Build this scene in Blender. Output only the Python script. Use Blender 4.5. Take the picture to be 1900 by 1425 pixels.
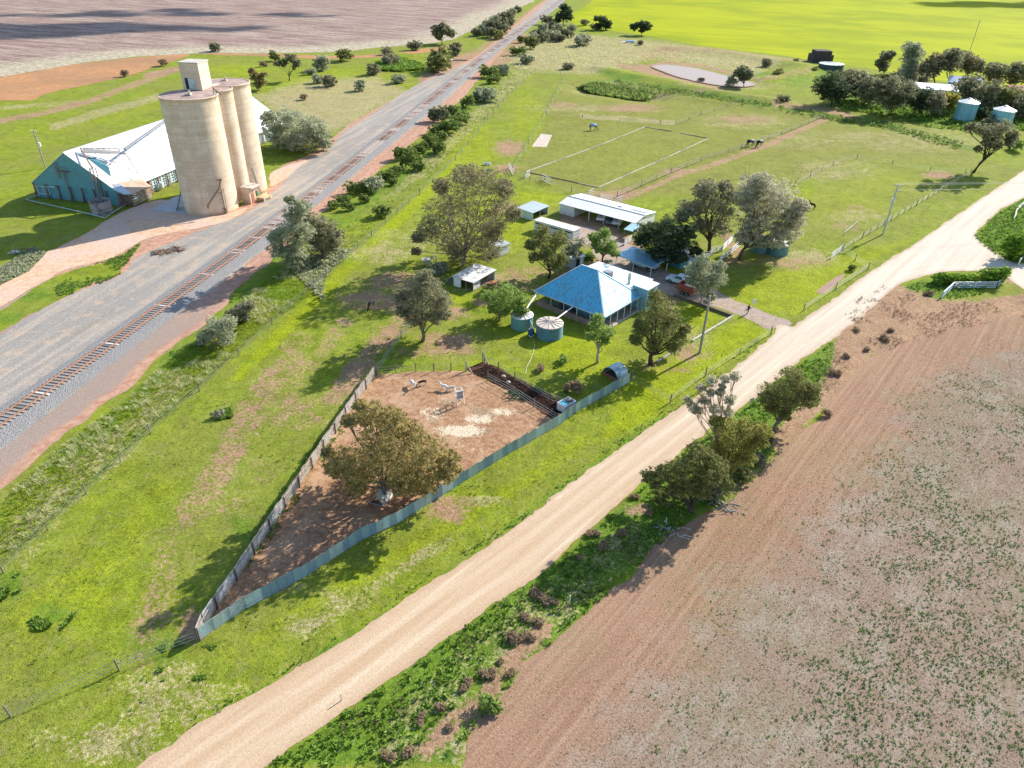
import bpy, math, random
import numpy as np
from mathutils import Vector, Matrix
random.seed(7); rng = np.random.default_rng(11)
for o in list(bpy.data.objects): bpy.data.objects.remove(o)
SC = bpy.context.scene; COL = SC.collection
R_ = math.radians
# ---------------------------------------------------------------- camera
CAMH = 52.0; PITCH = 32.5; ROLL = 1.2; FPX = 1317.0; CX = 950.0; CY = 712.5
_p, _r = R_(PITCH), R_(ROLL)
FW = np.array([0, math.cos(_p), -math.sin(_p)]); _rt = np.array([1.0, 0, 0]); _up = np.cross(_rt, FW)
RT = math.cos(_r)*_rt + math.sin(_r)*_up; UP = -math.sin(_r)*_rt + math.cos(_r)*_up
camd = bpy.data.cameras.new('camera'); cam = bpy.data.objects.new('camera', camd); COL.objects.link(cam)
camd.sensor_width = 36; camd.lens = 36*FPX/1900; camd.clip_start = .5; camd.clip_end = 20000
cam.matrix_world = Matrix(((RT[0], UP[0], -FW[0], 0), (RT[1], UP[1], -FW[1], 0), (RT[2], UP[2], -FW[2], CAMH), (0, 0, 0, 1)))
SC.camera = cam
# ---------------------------------------------------------------- light
SUN_AZ, SUN_EL = 48.0, 31.0
w = bpy.data.worlds.new('World'); SC.world = w; w.use_nodes = True
nt = w.node_tree; nt.nodes.clear()
sky = nt.nodes.new('ShaderNodeTexSky'); sky.sky_type = 'NISHITA'; sky.sun_disc = False
sky.sun_elevation = R_(SUN_EL); sky.sun_rotation = R_(SUN_AZ); sky.air_density = 1.0; sky.dust_density = .6; sky.ozone_density = 1.6
bg = nt.nodes.new('ShaderNodeBackground'); bg.inputs['Strength'].default_value = .125
ow = nt.nodes.new('ShaderNodeOutputWorld'); nt.links.new(sky.outputs[0], bg.inputs[0]); nt.links.new(bg.outputs[0], ow.inputs[0])
sd = bpy.data.lights.new('sun', 'SUN'); sd.energy = 4.5; sd.angle = R_(.53); sd.color = (1, .93, .82)
sun = bpy.data.objects.new('sun', sd); COL.objects.link(sun)
SUNV = Vector((math.sin(R_(SUN_AZ))*math.cos(R_(SUN_EL)), math.cos(R_(SUN_AZ))*math.cos(R_(SUN_EL)), math.sin(R_(SUN_EL))))
sun.rotation_euler = SUNV.to_track_quat('Z', 'Y').to_euler(); sun.location = (0, 0, 120)
vs = SC.view_settings; vs.view_transform = 'Standard'; vs.look = 'None'; vs.gamma = 1; vs.exposure = 0.93; vs.use_curve_mapping = False
SC.render.resolution_x = 1024; SC.render.resolution_y = 768
try:
    SC.cycles.max_bounces = 6; SC.cycles.transparent_max_bounces = 4
except Exception: pass
# ---------------------------------------------------------------- photo geometry: a pixel of the photo -> a point of the place
def G(x, y, z=0.0):
    d = FPX*FW + RT*(x-CX) + UP*(CY-y); t = (z-CAMH)/d[2]
    return np.array([d[0]*t, d[1]*t, z])
def GY(x, y, Y):                      # point on that line of sight standing at ground distance Y
    d = FPX*FW + RT*(x-CX) + UP*(CY-y); t = Y/d[1]
    return np.array([d[0]*t, d[1]*t, CAMH+d[2]*t])
def PX(X, Y, Z=0.0):
    q = np.stack([np.asarray(X, float), np.asarray(Y, float), np.zeros_like(X, float)+Z-CAMH], -1)
    k = FPX/np.maximum(q@FW, 1.0)
    return CX+k*(q@RT), CY-k*(q@UP)
def HG(b, t):                         # height of a vertical thing from its base and top pixels
    g = G(*b); zs = np.linspace(0, 60, 1201); a, c = PX(np.full(1201, g[0]), np.full(1201, g[1]), zs)
    return float(zs[np.argmin(np.hypot(a-t[0], c-t[1]))])
def W(pts, z=0.0): return [G(x, y, z) for x, y in pts]
def mpp(x, y): g = G(x, y); return float(np.linalg.norm(g-np.array([0, 0, CAMH])))/FPX   # metres per photo pixel there
# ---------------------------------------------------------------- noise and distances
def _h(i, j, s):
    n = (i.astype(np.int64)*374761393 + j.astype(np.int64)*668265263 + s*974634777) & 0xffffffff
    n = ((n ^ (n >> 13))*1274126177) & 0xffffffff
    return ((n ^ (n >> 16)) & 0xffff)/65535.0
def vnoise(x, y, s=0):
    i, j = np.floor(x), np.floor(y); u, v = x-i, y-j; u = u*u*(3-2*u); v = v*v*(3-2*v)
    a, b, c, d = _h(i, j, s), _h(i+1, j, s), _h(i, j+1, s), _h(i+1, j+1, s)
    return (a*(1-u)+b*u)*(1-v)+(c*(1-u)+d*u)*v
def fbm(x, y, sc, octv=4, s=0):
    t = 0; a = .5; n = 0
    for k in range(octv):
        t = t+a*(vnoise(x/sc, y/sc, s+k*7)-.5)*2; n += a; a *= .55; sc = sc/2.03
    return t/n
def seg_dist(x, y, P):
    d = np.full(x.shape, 1e9)
    for (ax, ay), (bx, by) in zip(P[:-1], P[1:]):
        vx, vy = bx-ax, by-ay; L = vx*vx+vy*vy+1e-9
        t = np.clip(((x-ax)*vx+(y-ay)*vy)/L, 0, 1)
        d = np.minimum(d, np.hypot(x-ax-t*vx, y-ay-t*vy))
    return d
def poly_sdf(x, y, P):                # positive inside
    P = [tuple(p[:2]) for p in P]; d = seg_dist(x, y, P+[P[0]]); c = np.zeros(x.shape, bool)
    for (ax, ay), (bx, by) in zip(P, P[1:]+P[:1]):
        c ^= ((ay > y) != (by > y)) & (x < (bx-ax)*(y-ay)/((by-ay) if abs(by-ay) > 1e-9 else 1e-9)+ax)
    return np.where(c, d, -d)
def smooth(P, closed=False, n=4):
    P = [np.array(p, float) for p in P]; out = []; m = len(P)
    for i in range(m if closed else m-1):
        p0 = P[(i-1) % m] if closed or i > 0 else P[i]; p1 = P[i]; p2 = P[(i+1) % m]; p3 = P[(i+2) % m] if closed or i+2 < m else p2
        for k in range(n):
            t = k/n; out.append(.5*((2*p1)+(-p0+p2)*t+(2*p0-5*p1+4*p2-p3)*t*t+(-p0+3*p1-3*p2+p3)*t**3))
    if not closed: out.append(P[-1])
    return out
# ---------------------------------------------------------------- objects
def tag(o, label=None, cat=None, group=None, kind=None):
    if label: o['label'] = label
    if cat: o['category'] = cat
    if group: o['group'] = group
    if kind: o['kind'] = kind
    return o
def thing(name, label, cat, loc=(0, 0, 0), rz=0.0, group=None):
    o = bpy.data.objects.new(name, None); COL.objects.link(o); o.location = tuple(float(c) for c in loc); o.rotation_euler = (0, 0, rz)
    o.empty_display_size = .3
    return tag(o, label, cat, group)
def link_mesh(name, me, mat, parent=None):
    if mat is not None and len(me.materials) == 0: me.materials.append(mat)
    o = bpy.data.objects.new(name, me); COL.objects.link(o)
    if parent is not None: o.parent = parent
    return o
def mesh_np(name, V, F, attrs=None, smooth_=False):
    V = np.asarray(V, np.float32); F = np.asarray(F, np.int32); k = F.shape[1]
    me = bpy.data.meshes.new(name); me.vertices.add(len(V)); me.vertices.foreach_set('co', V.ravel())
    me.loops.add(F.size); me.loops.foreach_set('vertex_index', F.ravel())
    me.polygons.add(len(F)); me.polygons.foreach_set('loop_start', np.arange(0, F.size, k, dtype=np.int32))
    try: me.polygons.foreach_set('loop_total', np.full(len(F), k, np.int32))
    except Exception: pass
    for nme, (dom, arr) in (attrs or {}).items():
        a = me.attributes.new(nme, 'FLOAT', dom); a.data.foreach_set('value', np.asarray(arr, np.float32).ravel())
    me.update(calc_edges=True)
    if smooth_: me.polygons.foreach_set('use_smooth', np.ones(len(F), bool))
    return me
class MB:
    def __init__(s): s.v = []; s.f = []
    def add(s, vs, fs):
        n = len(s.v); s.v += [tuple(float(c) for c in q) for q in vs]; s.f += [tuple(i+n for i in f) for f in fs]; return s
    def box(s, c, d, rz=0.0, tilt=None):
        hx, hy, hz = d[0]/2, d[1]/2, d[2]/2; cr, sr = math.cos(rz), math.sin(rz); P = []
        for z in (-hz, hz):
            for x, y in ((-hx, -hy), (hx, -hy), (hx, hy), (-hx, hy)):
                P.append((c[0]+x*cr-y*sr, c[1]+x*sr+y*cr, c[2]+z))
        return s.add(P, [(0, 3, 2, 1), (4, 5, 6, 7), (0, 1, 5, 4), (1, 2, 6, 5), (2, 3, 7, 6), (3, 0, 4, 7)])
    def bar(s, a, b, w, h=None, roll=0.0):          # square bar between two points
        h = h or w; a = Vector(tuple(a)); b = Vector(tuple(b)); d = (b-a)
        if d.length < 1e-6: return s
        q = d.to_track_quat('Z', 'Y'); X = q @ Vector((1, 0, 0)); Y = q @ Vector((0, 1, 0))
        if abs(d.normalized().z) < .9:
            X = d.cross(Vector((0, 0, 1))).normalized(); Y = X.cross(d).normalized()
        P = [e+X*sx*w/2+Y*sy*h/2 for e in (a, b) for sx, sy in ((-1, -1), (1, -1), (1, 1), (-1, 1))]
        return s.add(P, [(0, 3, 2, 1), (4, 5, 6, 7), (0, 1, 5, 4), (1, 2, 6, 5), (2, 3, 7, 6), (3, 0, 4, 7)])
    def tube(s, path, rad, n=7, cap=True):
        path = [Vector(tuple(p)) for p in path]; base = len(s.v); m = len(path)
        if not hasattr(rad, '__len__'): rad = [rad]*m
        for i, p in enumerate(path):
            d = (path[min(i+1, m-1)]-path[max(i-1, 0)]).normalized(); u = d.cross(Vector((.31, .17, .93) if abs(d.z) < .9 else (1, .1, 0))).normalized(); v = d.cross(u)
            for k in range(n):
                a = 2*math.pi*k/n; q = p+(u*math.cos(a)+v*math.sin(a))*rad[i]; s.v.append(tuple(q))
        for i in range(m-1):
            for k in range(n):
                a = base+i*n+k; b = base+i*n+(k+1) % n; s.f.append((a, b, b+n, a+n))
        if cap: s.f.append(tuple(base+k for k in reversed(range(n)))); s.f.append(tuple(base+(m-1)*n+k for k in range(n)))
        return s
    def lathe(s, c, prof, n=32, cap_top=True, cap_bot=False):   # prof: (radius, z)
        base = len(s.v); m = len(prof)
        for r, z in prof:
            for k in range(n):
                a = 2*math.pi*k/n; s.v.append((c[0]+r*math.cos(a), c[1]+r*math.sin(a), c[2]+z))
        for i in range(m-1):
            for k in range(n):
                a = base+i*n+k; b = base+i*n+(k+1) % n; s.f.append((a, b, b+n, a+n))
        if cap_top: s.f.append(tuple(base+(m-1)*n+k for k in range(n)))
        if cap_bot: s.f.append(tuple(base+k for k in reversed(range(n))))
        return s
    def slab(s, P, th):                             # thin plate from a planar outline, thickened downwards
        n = len(P); Q = [tuple(p) for p in P]; L = [(p[0], p[1], p[2]-th) for p in Q]
        return s.add(Q+L, [tuple(range(n)), tuple(range(2*n-1, n-1, -1))]+[(i, i+n, (i+1) % n+n, (i+1) % n) for i in range(n)])
    def blob(s, c, r, n=10, m=6, sq=(1, 1, 1)):
        base = len(s.v)
        prof = [(math.sin(math.pi*(i+.5)/m), -math.cos(math.pi*(i+.5)/m)) for i in range(m)]
        for a, z in prof:
            for k in range(n): t = 2*math.pi*k/n; s.v.append((c[0]+r*a*math.cos(t)*sq[0], c[1]+r*a*math.sin(t)*sq[1], c[2]+r*z*sq[2]))
        for i in range(m-1):
            for k in range(n): a = base+i*n+k; b = base+i*n+(k+1) % n; s.f.append((a, b, b+n, a+n))
        s.f.append(tuple(base+k for k in reversed(range(n)))); s.f.append(tuple(base+(m-1)*n+k for k in range(n)))
        return s
    def build(s, name, mat, parent=None, sm=False, local=False, bevel=0):
        off = Vector((0, 0, 0)) if (parent is None or local) else Vector(world_loc(parent))
        me = bpy.data.meshes.new(name); me.from_pydata([(a-off.x, b-off.y, c-off.z) for a, b, c in s.v], [], s.f); me.update()
        if sm: me.polygons.foreach_set('use_smooth', [True]*len(me.polygons))
        o = link_mesh(name, me, mat, parent)
        if bevel:
            b = o.modifiers.new('bevel', 'BEVEL'); b.width = bevel; b.segments = 2; b.limit_method = 'ANGLE'
        return o
def world_loc(o):
    l = Vector(o.location)
    while o.parent is not None: o = o.parent; l = l+Vector(o.location)
    return l
def copy_tree(o, parent=None):
    c = o.copy(); COL.objects.link(c); c.parent = parent
    for ch in list(o.children): copy_tree(ch, c)
    return c
# ---------------------------------------------------------------- materials
class NT:
    def __init__(s, name, rough=.9, spec=.2, metal=0.0):
        s.m = bpy.data.materials.new(name); s.m.use_nodes = True; s.t = s.m.node_tree; s.t.nodes.clear()
        s.out = s.n('ShaderNodeOutputMaterial'); s.b = s.n('ShaderNodeBsdfPrincipled'); s.l(s.b.outputs[0], s.out.inputs[0])
        s.b.inputs['Roughness'].default_value = rough; s.b.inputs['Metallic'].default_value = metal
        s.b.inputs['Specular IOR Level'].default_value = spec
        s._pos = None
    def n(s, k, **kw):
        q = s.t.nodes.new(k)
        for a, b in kw.items(): setattr(q, a, b)
        return q
    def l(s, a, b): s.t.links.new(a, b)
    def put(s, v, sock):
        if isinstance(v, (int, float)): sock.default_value = v
        elif isinstance(v, (tuple, list)): sock.default_value = (*v, 1) if len(v) == 3 and sock.type == 'RGBA' else v
        else: s.l(v, sock)
    def pos(s):
        if s._pos is None: s._pos = s.n('ShaderNodeNewGeometry').outputs['Position']
        return s._pos
    def obj(s): return s.n('ShaderNodeTexCoord').outputs['Object']
    def vmap(s, v, sc=(1, 1, 1), rot=(0, 0, 0), loc=(0, 0, 0)):
        q = s.n('ShaderNodeMapping'); s.l(v, q.inputs[0]); q.inputs['Scale'].default_value = sc; q.inputs['Rotation'].default_value = rot; q.inputs['Location'].default_value = loc
        return q.outputs[0]
    def noise(s, sc, det=4, v=None, rough=.6, dist=0):
        q = s.n('ShaderNodeTexNoise'); s.l(v if v is not None else s.pos(), q.inputs['Vector']); q.inputs['Scale'].default_value = sc
        q.inputs['Detail'].default_value = det; q.inputs['Roughness'].default_value = rough; q.inputs['Distortion'].default_value = dist
        return q.outputs[0]
    def vor(s, sc, v=None, feat='F1', rnd=1):
        q = s.n('ShaderNodeTexVoronoi', feature=feat); s.l(v if v is not None else s.pos(), q.inputs['Vector']); q.inputs['Scale'].default_value = sc; q.inputs['Randomness'].default_value = rnd
        return q.outputs['Distance']
    def wave(s, sc, v, dist=0, ds=1, det=2):
        q = s.n('ShaderNodeTexWave'); s.l(v, q.inputs['Vector']); q.inputs['Scale'].default_value = sc; q.inputs['Distortion'].default_value = dist; q.inputs['Detail Scale'].default_value = ds; q.inputs['Detail'].default_value = det
        return q.outputs['Fac']
    def math(s, op, a, b=0.0, c=None, cl=False):
        q = s.n('ShaderNodeMath', operation=op, use_clamp=cl); s.put(a, q.inputs[0]); s.put(b, q.inputs[1])
        if c is not None: s.put(c, q.inputs[2])
        return q.outputs[0]
    def attr(s, nme): return s.n('ShaderNodeAttribute', attribute_name=nme).outputs['Fac']
    def rng(s, v, a, b, c=0.0, d=1.0, smooth=True):
        q = s.n('ShaderNodeMapRange', interpolation_type='SMOOTHSTEP' if smooth else 'LINEAR'); s.put(v, q.inputs[0])
        for i, x in enumerate((a, b, c, d)): s.put(x, q.inputs[i+1])
        return q.outputs[0]
    def mix(s, f, a, b, mode='MIX'):
        q = s.n('ShaderNodeMix', data_type='RGBA', blend_type=mode); s.put(f, q.inputs[0]); s.put(a, q.inputs[6]); s.put(b, q.inputs[7])
        return q.outputs[2]
    def gain(s, col, f):                      # colour times a number
        q = s.n('ShaderNodeVectorMath', operation='SCALE'); s.put(col, q.inputs[0]) if not isinstance(col, tuple) else setattr(q.inputs[0], 'default_value', col)
        s.put(f, q.inputs['Scale']); return q.outputs[0]
    def rnd(s): return s.n('ShaderNodeObjectInfo').outputs['Random']
    def color(s, c): s.put(c, s.b.inputs['Base Color']); return s
    def bump(s, h, st=.5, dist=.1):
        q = s.n('ShaderNodeBump'); s.l(h, q.inputs['Height']); q.inputs['Strength'].default_value = st; q.inputs['Distance'].default_value = dist
        s.l(q.outputs[0], s.b.inputs['Normal']); return s
def flat(name, col, rough=.7, metal=0, spec=.3, var=.25, sc=1.5):
    s = NT(name, rough, spec, metal); n = s.noise(sc, 5, s.obj())
    s.color(s.gain(col, s.rng(n, .25, .75, 1-var, 1+var))); return s.m
# ================================================================ GROUND
# painted zones: strokes and areas traced on the land (in photo pixels), stored as vertex values of the ground meshes
def E(x, y, rx, ry, k=1.0, rot=0): return ('e', x, y, rx, ry, k, rot)
def S(pts, wd, k=1.0): return ('s', pts, wd, k)
def A(pts, soft=12, k=1.0): return ('a', pts, soft, k)
PAINT = {
 'bare': [S([(560,640),(470,760),(420,860),(330,980),(300,1060),(290,1130)], 30, .52), S([(330,1000),(280,1150),(270,1220)], 34, .45),
   S([(760,590),(700,640),(660,690),(620,740)], 22, .66), E(830,640,60,22,.8), E(700,560,80,20,.75), E(740,520,80,16,.7), S([(640,600),(560,700),(520,780)], 16, .55),
   E(845,580,30,14,.7), E(940,530,60,18,.55), E(905,560,30,8,.8), E(1050,520,40,16,.6), S([(1080,440),(1150,450),(1180,470)], 22, .85), S([(1060,410),(1130,430)], 22, .9), S([(1130,465),(1110,490),(1060,510)], 18, .7),
   E(980,505,60,14,.55), E(940,385,40,14,.5), E(1120,380,50,10,.8), E(1135,362,45,9,.8), S([(1145,372),(1215,345),(1260,325),(1340,300),(1420,270),(1530,222)], 6, .75), E(1250,318,26,7,.8), E(1150,355,50,10,.5),
   E(1170,200,60,8,.75), E(1050,195,40,6,.6), E(1380,222,50,9,.6), E(1330,170,60,6,.4), E(945,275,30,14,.8), E(940,312,26,9,.7), E(975,305,16,12,.4),
   E(1200,205,40,6,.5), E(1370,490,30,16,.5), S([(1340,430),(1370,470),(1330,500)], 10, .7), E(1480,490,60,12,.5), E(1745,325,35,7,.8), E(1590,385,20,7,.5), E(1570,420,40,9,.45),
   E(1870,210,40,14,.6), S([(1440,195),(1540,205),(1600,225)], 8, .7), S([(1780,180),(1900,200)], 12, .5),
   E(830,945,42,24,.85), E(1275,655,34,22,.6), E(1240,680,50,18,.5), E(1230,560,40,20,.6), E(1180,510,60,18,.75), E(1330,560,40,16,.5),
   S([(0,225),(80,210),(160,190),(240,160),(330,128)], 7, .7), S([(270,140),(330,128)], 6, .9), S([(870,115),(900,85),(960,40),(1010,5)], 8, .6),
   A([(1560,560),(1640,520),(1760,560),(1900,545),(2000,560),(2000,640),(1760,625),(1640,670),(1560,745),(1520,760),(1490,800),(1440,840),(1420,820),(1540,690)], 14, .95),
   S([(1330,930),(1420,870),(1470,820)], 10, .5), S([(1010,1165),(960,1220),(900,1290),(830,1350),(790,1400)], 20, .85), E(1180,945,30,12,.7), E(1130,1075,22,8,.6),
   A([(1190,95),(1260,92),(1300,100),(1240,115),(1190,112)], 8, .5), S([(1240,88),(1330,95),(1420,108),(1500,118)], 5, .8), S([(1150,120),(1210,135),(1280,150)], 6, .95), E(1240,95,30,8,.7), S([(1195,124),(1240,116),(1300,122),(1350,134),(1405,150)], 4, .9), S([(1180,118),(1240,142),(1300,156),(1340,166)], 3, .95),
   S([(1420,150),(1500,135)], 7, .5), S([(790,150),(850,115),(880,105)], 14, .9), S([(910,130),(940,105),(970,70)], 12, .8),
   E(1000,395,30,6,.5), E(760,650,50,20,.5), E(560,770,60,30,.45), E(480,880,40,40,.35), E(420,930,50,30,.5), E(1890,520,30,10,.6), E(355,1165,25,40,.8), E(120,600,80,26,.4), E(60,520,30,10,.4), E(1540,800,20,10,.6)],
 'dry': [S([(0,1010),(60,960),(120,900),(200,830),(280,760),(340,700)], 20, .62), S([(40,1050),(130,940),(260,820)], 10, .4), E(1480,480,70,18,.6), E(1590,400,60,14,.4), E(1130,165,80,14,.45),
   A([(1050,60),(1210,75),(1400,100),(1470,110),(1400,140),(1210,110),(1100,140),(960,130),(930,110),(980,60)], 14, .72),
   A([(560,150),(700,140),(760,170),(640,240),(560,250),(500,200),(470,180)], 20, .8), S([(100,235),(200,205),(290,180)], 9, .6), S([(0,200),(150,190)], 6, .5), E(640,195,70,16,.9), E(560,180,40,14,.7),
   E(1560,315,90,22,.4), E(1700,260,140,24,.4), E(1500,260,90,20,.35), E(1380,225,80,14,.5), E(1220,175,90,9,.45), E(1060,200,90,7,.5), E(1360,160,90,8,.5), S([(1080,215),(1180,222),(1250,228)], 6, .6),
   E(930,520,80,24,.55), E(740,450,60,24,.45), E(700,470,60,20,.5), E(560,660,40,40,.3), E(330,1290,120,60,.5), E(200,1380,140,40,.5), E(560,1160,50,18,.5), E(640,1110,50,24,.45), E(900,930,40,10,.5), S([(560,1180),(700,1090),(830,1000)], 14, .4),
   A([(790,330),(870,250),(960,160),(1000,130),(960,120),(900,180),(820,260),(700,380)], 12, .45), E(470,1090,120,14,.3), E(1290,640,40,40,.35), E(360,1290,30,14,.5), S([(1430,690),(1560,620),(1700,560)], 6, .3),
   A([(1000,1200),(1140,1090),(1220,1010),(1180,960),(1000,1080),(880,1180),(760,1290),(640,1425),(860,1425)], 20, .4),
   S([(1560,255),(1700,250),(1830,265)], 14, .4), S([(0,150),(200,115)], 4, .5)],
 'lush': [A([(480,1425),(560,1378),(700,1278),(830,1185),(930,1110),(1060,1020),(1190,900),(1320,800),(1440,705),(1550,628),(1612,577),(1660,537),(1700,522),(1800,505),(1830,540),(1740,560),(1640,600),(1560,680),(1520,750),(1440,830),(1330,925),(1230,1010),(1150,1085),(1040,1180),(960,1260),(860,1380),(850,1425)], 10, .85),
   A([(1810,440),(1850,395),(1900,366),(2000,300),(2000,500),(1900,480),(1860,475)], 8, .95),
   S([(100,860),(190,800),(250,745),(330,660),(420,590),(500,500),(640,400),(740,330),(830,240),(900,170)], 20, .55), E(230,545,60,16,.8), E(55,545,50,14,.7), E(20,590,30,10,.6), E(530,545,40,14,.7), E(630,480,60,14,.5),
   A([(1075,155),(1110,148),(1150,158),(1210,170),(1215,178),(1180,182),(1100,172)], 6, 1), S([(1160,155),(1300,175),(1400,195),(1500,210),(1640,230),(1780,270),(1800,275)], 7, .8), S([(1100,130),(1200,160),(1330,185)], 5, .7),
   A([(1520,120),(1700,150),(1950,190),(1950,215),(1860,240),(1720,230),(1560,190),(1510,160)], 16, .8), E(1480,150,40,10,.5), S([(1260,108),(1330,118),(1390,130),(1430,142)], 6, .65), E(1160,148,30,6,.9), E(1400,140,30,8,.7),
   S([(330,1190),(400,1110),(480,1000),(540,880)], 16, .4), E(290,1200,60,40,.6), S([(440,880),(420,930),(470,1000)], 24, .4), E(95,1140,40,22,.5), E(20,1085,26,26,.8), S([(640,780),(560,900),(500,980),(420,1090),(360,1180)], 14, .5), E(480,680,50,20,.3), S([(700,380),(780,330)], 18, .3), E(1040,445,30,10,.2), E(550,1160,40,30,.4), S([(600,1210),(760,1110),(900,1010),(1050,900),(1230,775)], 7, .6), S([(300,1390),(450,1300),(620,1200)], 9, .5), E(730,115,40,6,.6), E(520,215,60,8,.4)],
 'lime': [A([(1290,640),(1380,590),(1430,620),(1250,745),(1180,790),(1100,830),(1170,700)], 20, .9), E(1420,560,90,30,.7), A([(1340,540),(1480,590),(1600,500),(1700,440),(1560,470),(1450,500)], 20, .7), E(1290,590,40,26,.8), E(1060,640,90,30,.8), E(900,690,60,26,.5), E(920,420,60,50,.8), E(1000,370,50,16,.8), E(1560,380,120,40,.6), E(1160,295,110,40,.45),
   S([(440,700),(600,540),(780,370),(860,290)], 12, .8), E(870,270,60,50,.6), E(980,220,40,60,.5), E(1100,680,70,26,.7), E(1640,340,90,24,.6), S([(480,1180),(700,1050),(900,940),(1080,820)], 18, .55), A([(0,1130),(200,1000),(300,860),(330,900),(230,1100),(0,1300)], 40, .4), E(620,155,140,26,.6), E(440,130,60,14,.6), E(960,620,60,20,.6), E(850,560,30,16,.6), E(1440,420,50,24,.5), S([(0,260),(150,230),(300,190)], 14, .4)],
 'hay': [E(855,800,46,11,.9), E(890,778,30,9,.8), E(800,768,30,16,.55), E(840,745,40,9,.35), E(930,765,26,8,.7), E(880,830,50,14,.35)],
 'olive': [A([(960,330),(1050,140),(1400,180),(1520,220),(1810,275),(1820,310),(1590,295),(1480,340),(1150,370)], 20, .95), A([(1540,310),(1720,318),(1800,320),(1640,420),(1560,460),(1460,430)], 14, .5), E(1100,250,120,24,.4), E(430,560,40,16,.3), S([(330,640),(220,770),(90,900)], 12, .6)],
}
def paint(ch, px, py):
    out = np.zeros(px.shape)
    for q in PAINT[ch]:
        if q[0] == 'e':
            _, x, y, rx, ry, k, rot = q; d = np.hypot((px-x)/rx, (py-y)/ry); v = k*np.clip(1.55-d, 0, 1)
        elif q[0] == 's':
            _, pts, wd, k = q; d = seg_dist(px, py*1.35, [(a, b*1.35) for a, b in pts])/wd; v = k*np.clip(1.6-d, 0, 1)
        else:
            _, pts, so, k = q; d = poly_sdf(px, py, pts); v = k*np.clip(.5+d/so, 0, 1)
        out = np.maximum(out, v)
    return out
def relief(X, Y, px, py):              # banks round the dam, the weedy pit, the drain
    h = np.zeros(X.shape)
    def ridge(pts, wm, k):
        P = [G(*p)[:2] for p in pts]; d = seg_dist(X, Y, [tuple(p) for p in P]); return k*np.exp(-(d/wm)**2)
    h += ridge([(1110,128),(1160,140),(1230,152),(1300,168),(1380,182),(1440,190)], 6, 1.3)
    h += ridge([(1250,92),(1330,98),(1420,112),(1480,122)], 8, 1.6)
    h += ridge([(1420,150),(1470,138),(1500,130)], 7, 1.5)
    h += ridge([(1150,156),(1210,172),(1300,186),(1500,214)], 4, .7)
    h -= ridge([(1100,163),(1140,168),(1190,176)], 9, 2.2)
    h += ridge([(730,100),(800,106),(830,108)], 2.2, .5)
    h -= ridge([(730,105),(800,112)], 2.0, .5)
    return h
ax = lambda a, b, s0, g, hi: np.unique(np.concatenate([np.arange(a, b+.01, s0), b+np.cumsum(s0*g**np.arange(1, hi)), a-np.cumsum(s0*g**np.arange(1, hi))]))
def ground_mesh():
    xs = ax(-150, 150, .85, 1.045, 112); ys0 = np.arange(14, 230, .85); ys = np.concatenate([14-np.cumsum(.85*1.2**np.arange(1, 22))[::-1], ys0, 230+np.cumsum(.85*1.03**np.arange(1, 170))])
    X, Y = np.meshgrid(xs, ys); x, y = X.ravel(), Y.ravel(); px, py = PX(x, y)
    vis = (y > 5); Z = np.where(vis, relief(x, y, px, py), 0)
    at = {c: ('POINT', np.where(vis, paint(c, px, py), 0)) for c in PAINT}
    nx, ny = len(xs), len(ys); i = np.arange(nx-1); j = np.arange(ny-1); I, J = np.meshgrid(i, j); a = (J*nx+I).ravel()
    F = np.stack([a, a+1, a+nx+1, a+nx], 1)
    return mesh_np('ground', np.stack([x, y, Z], 1), F, at, True)
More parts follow.
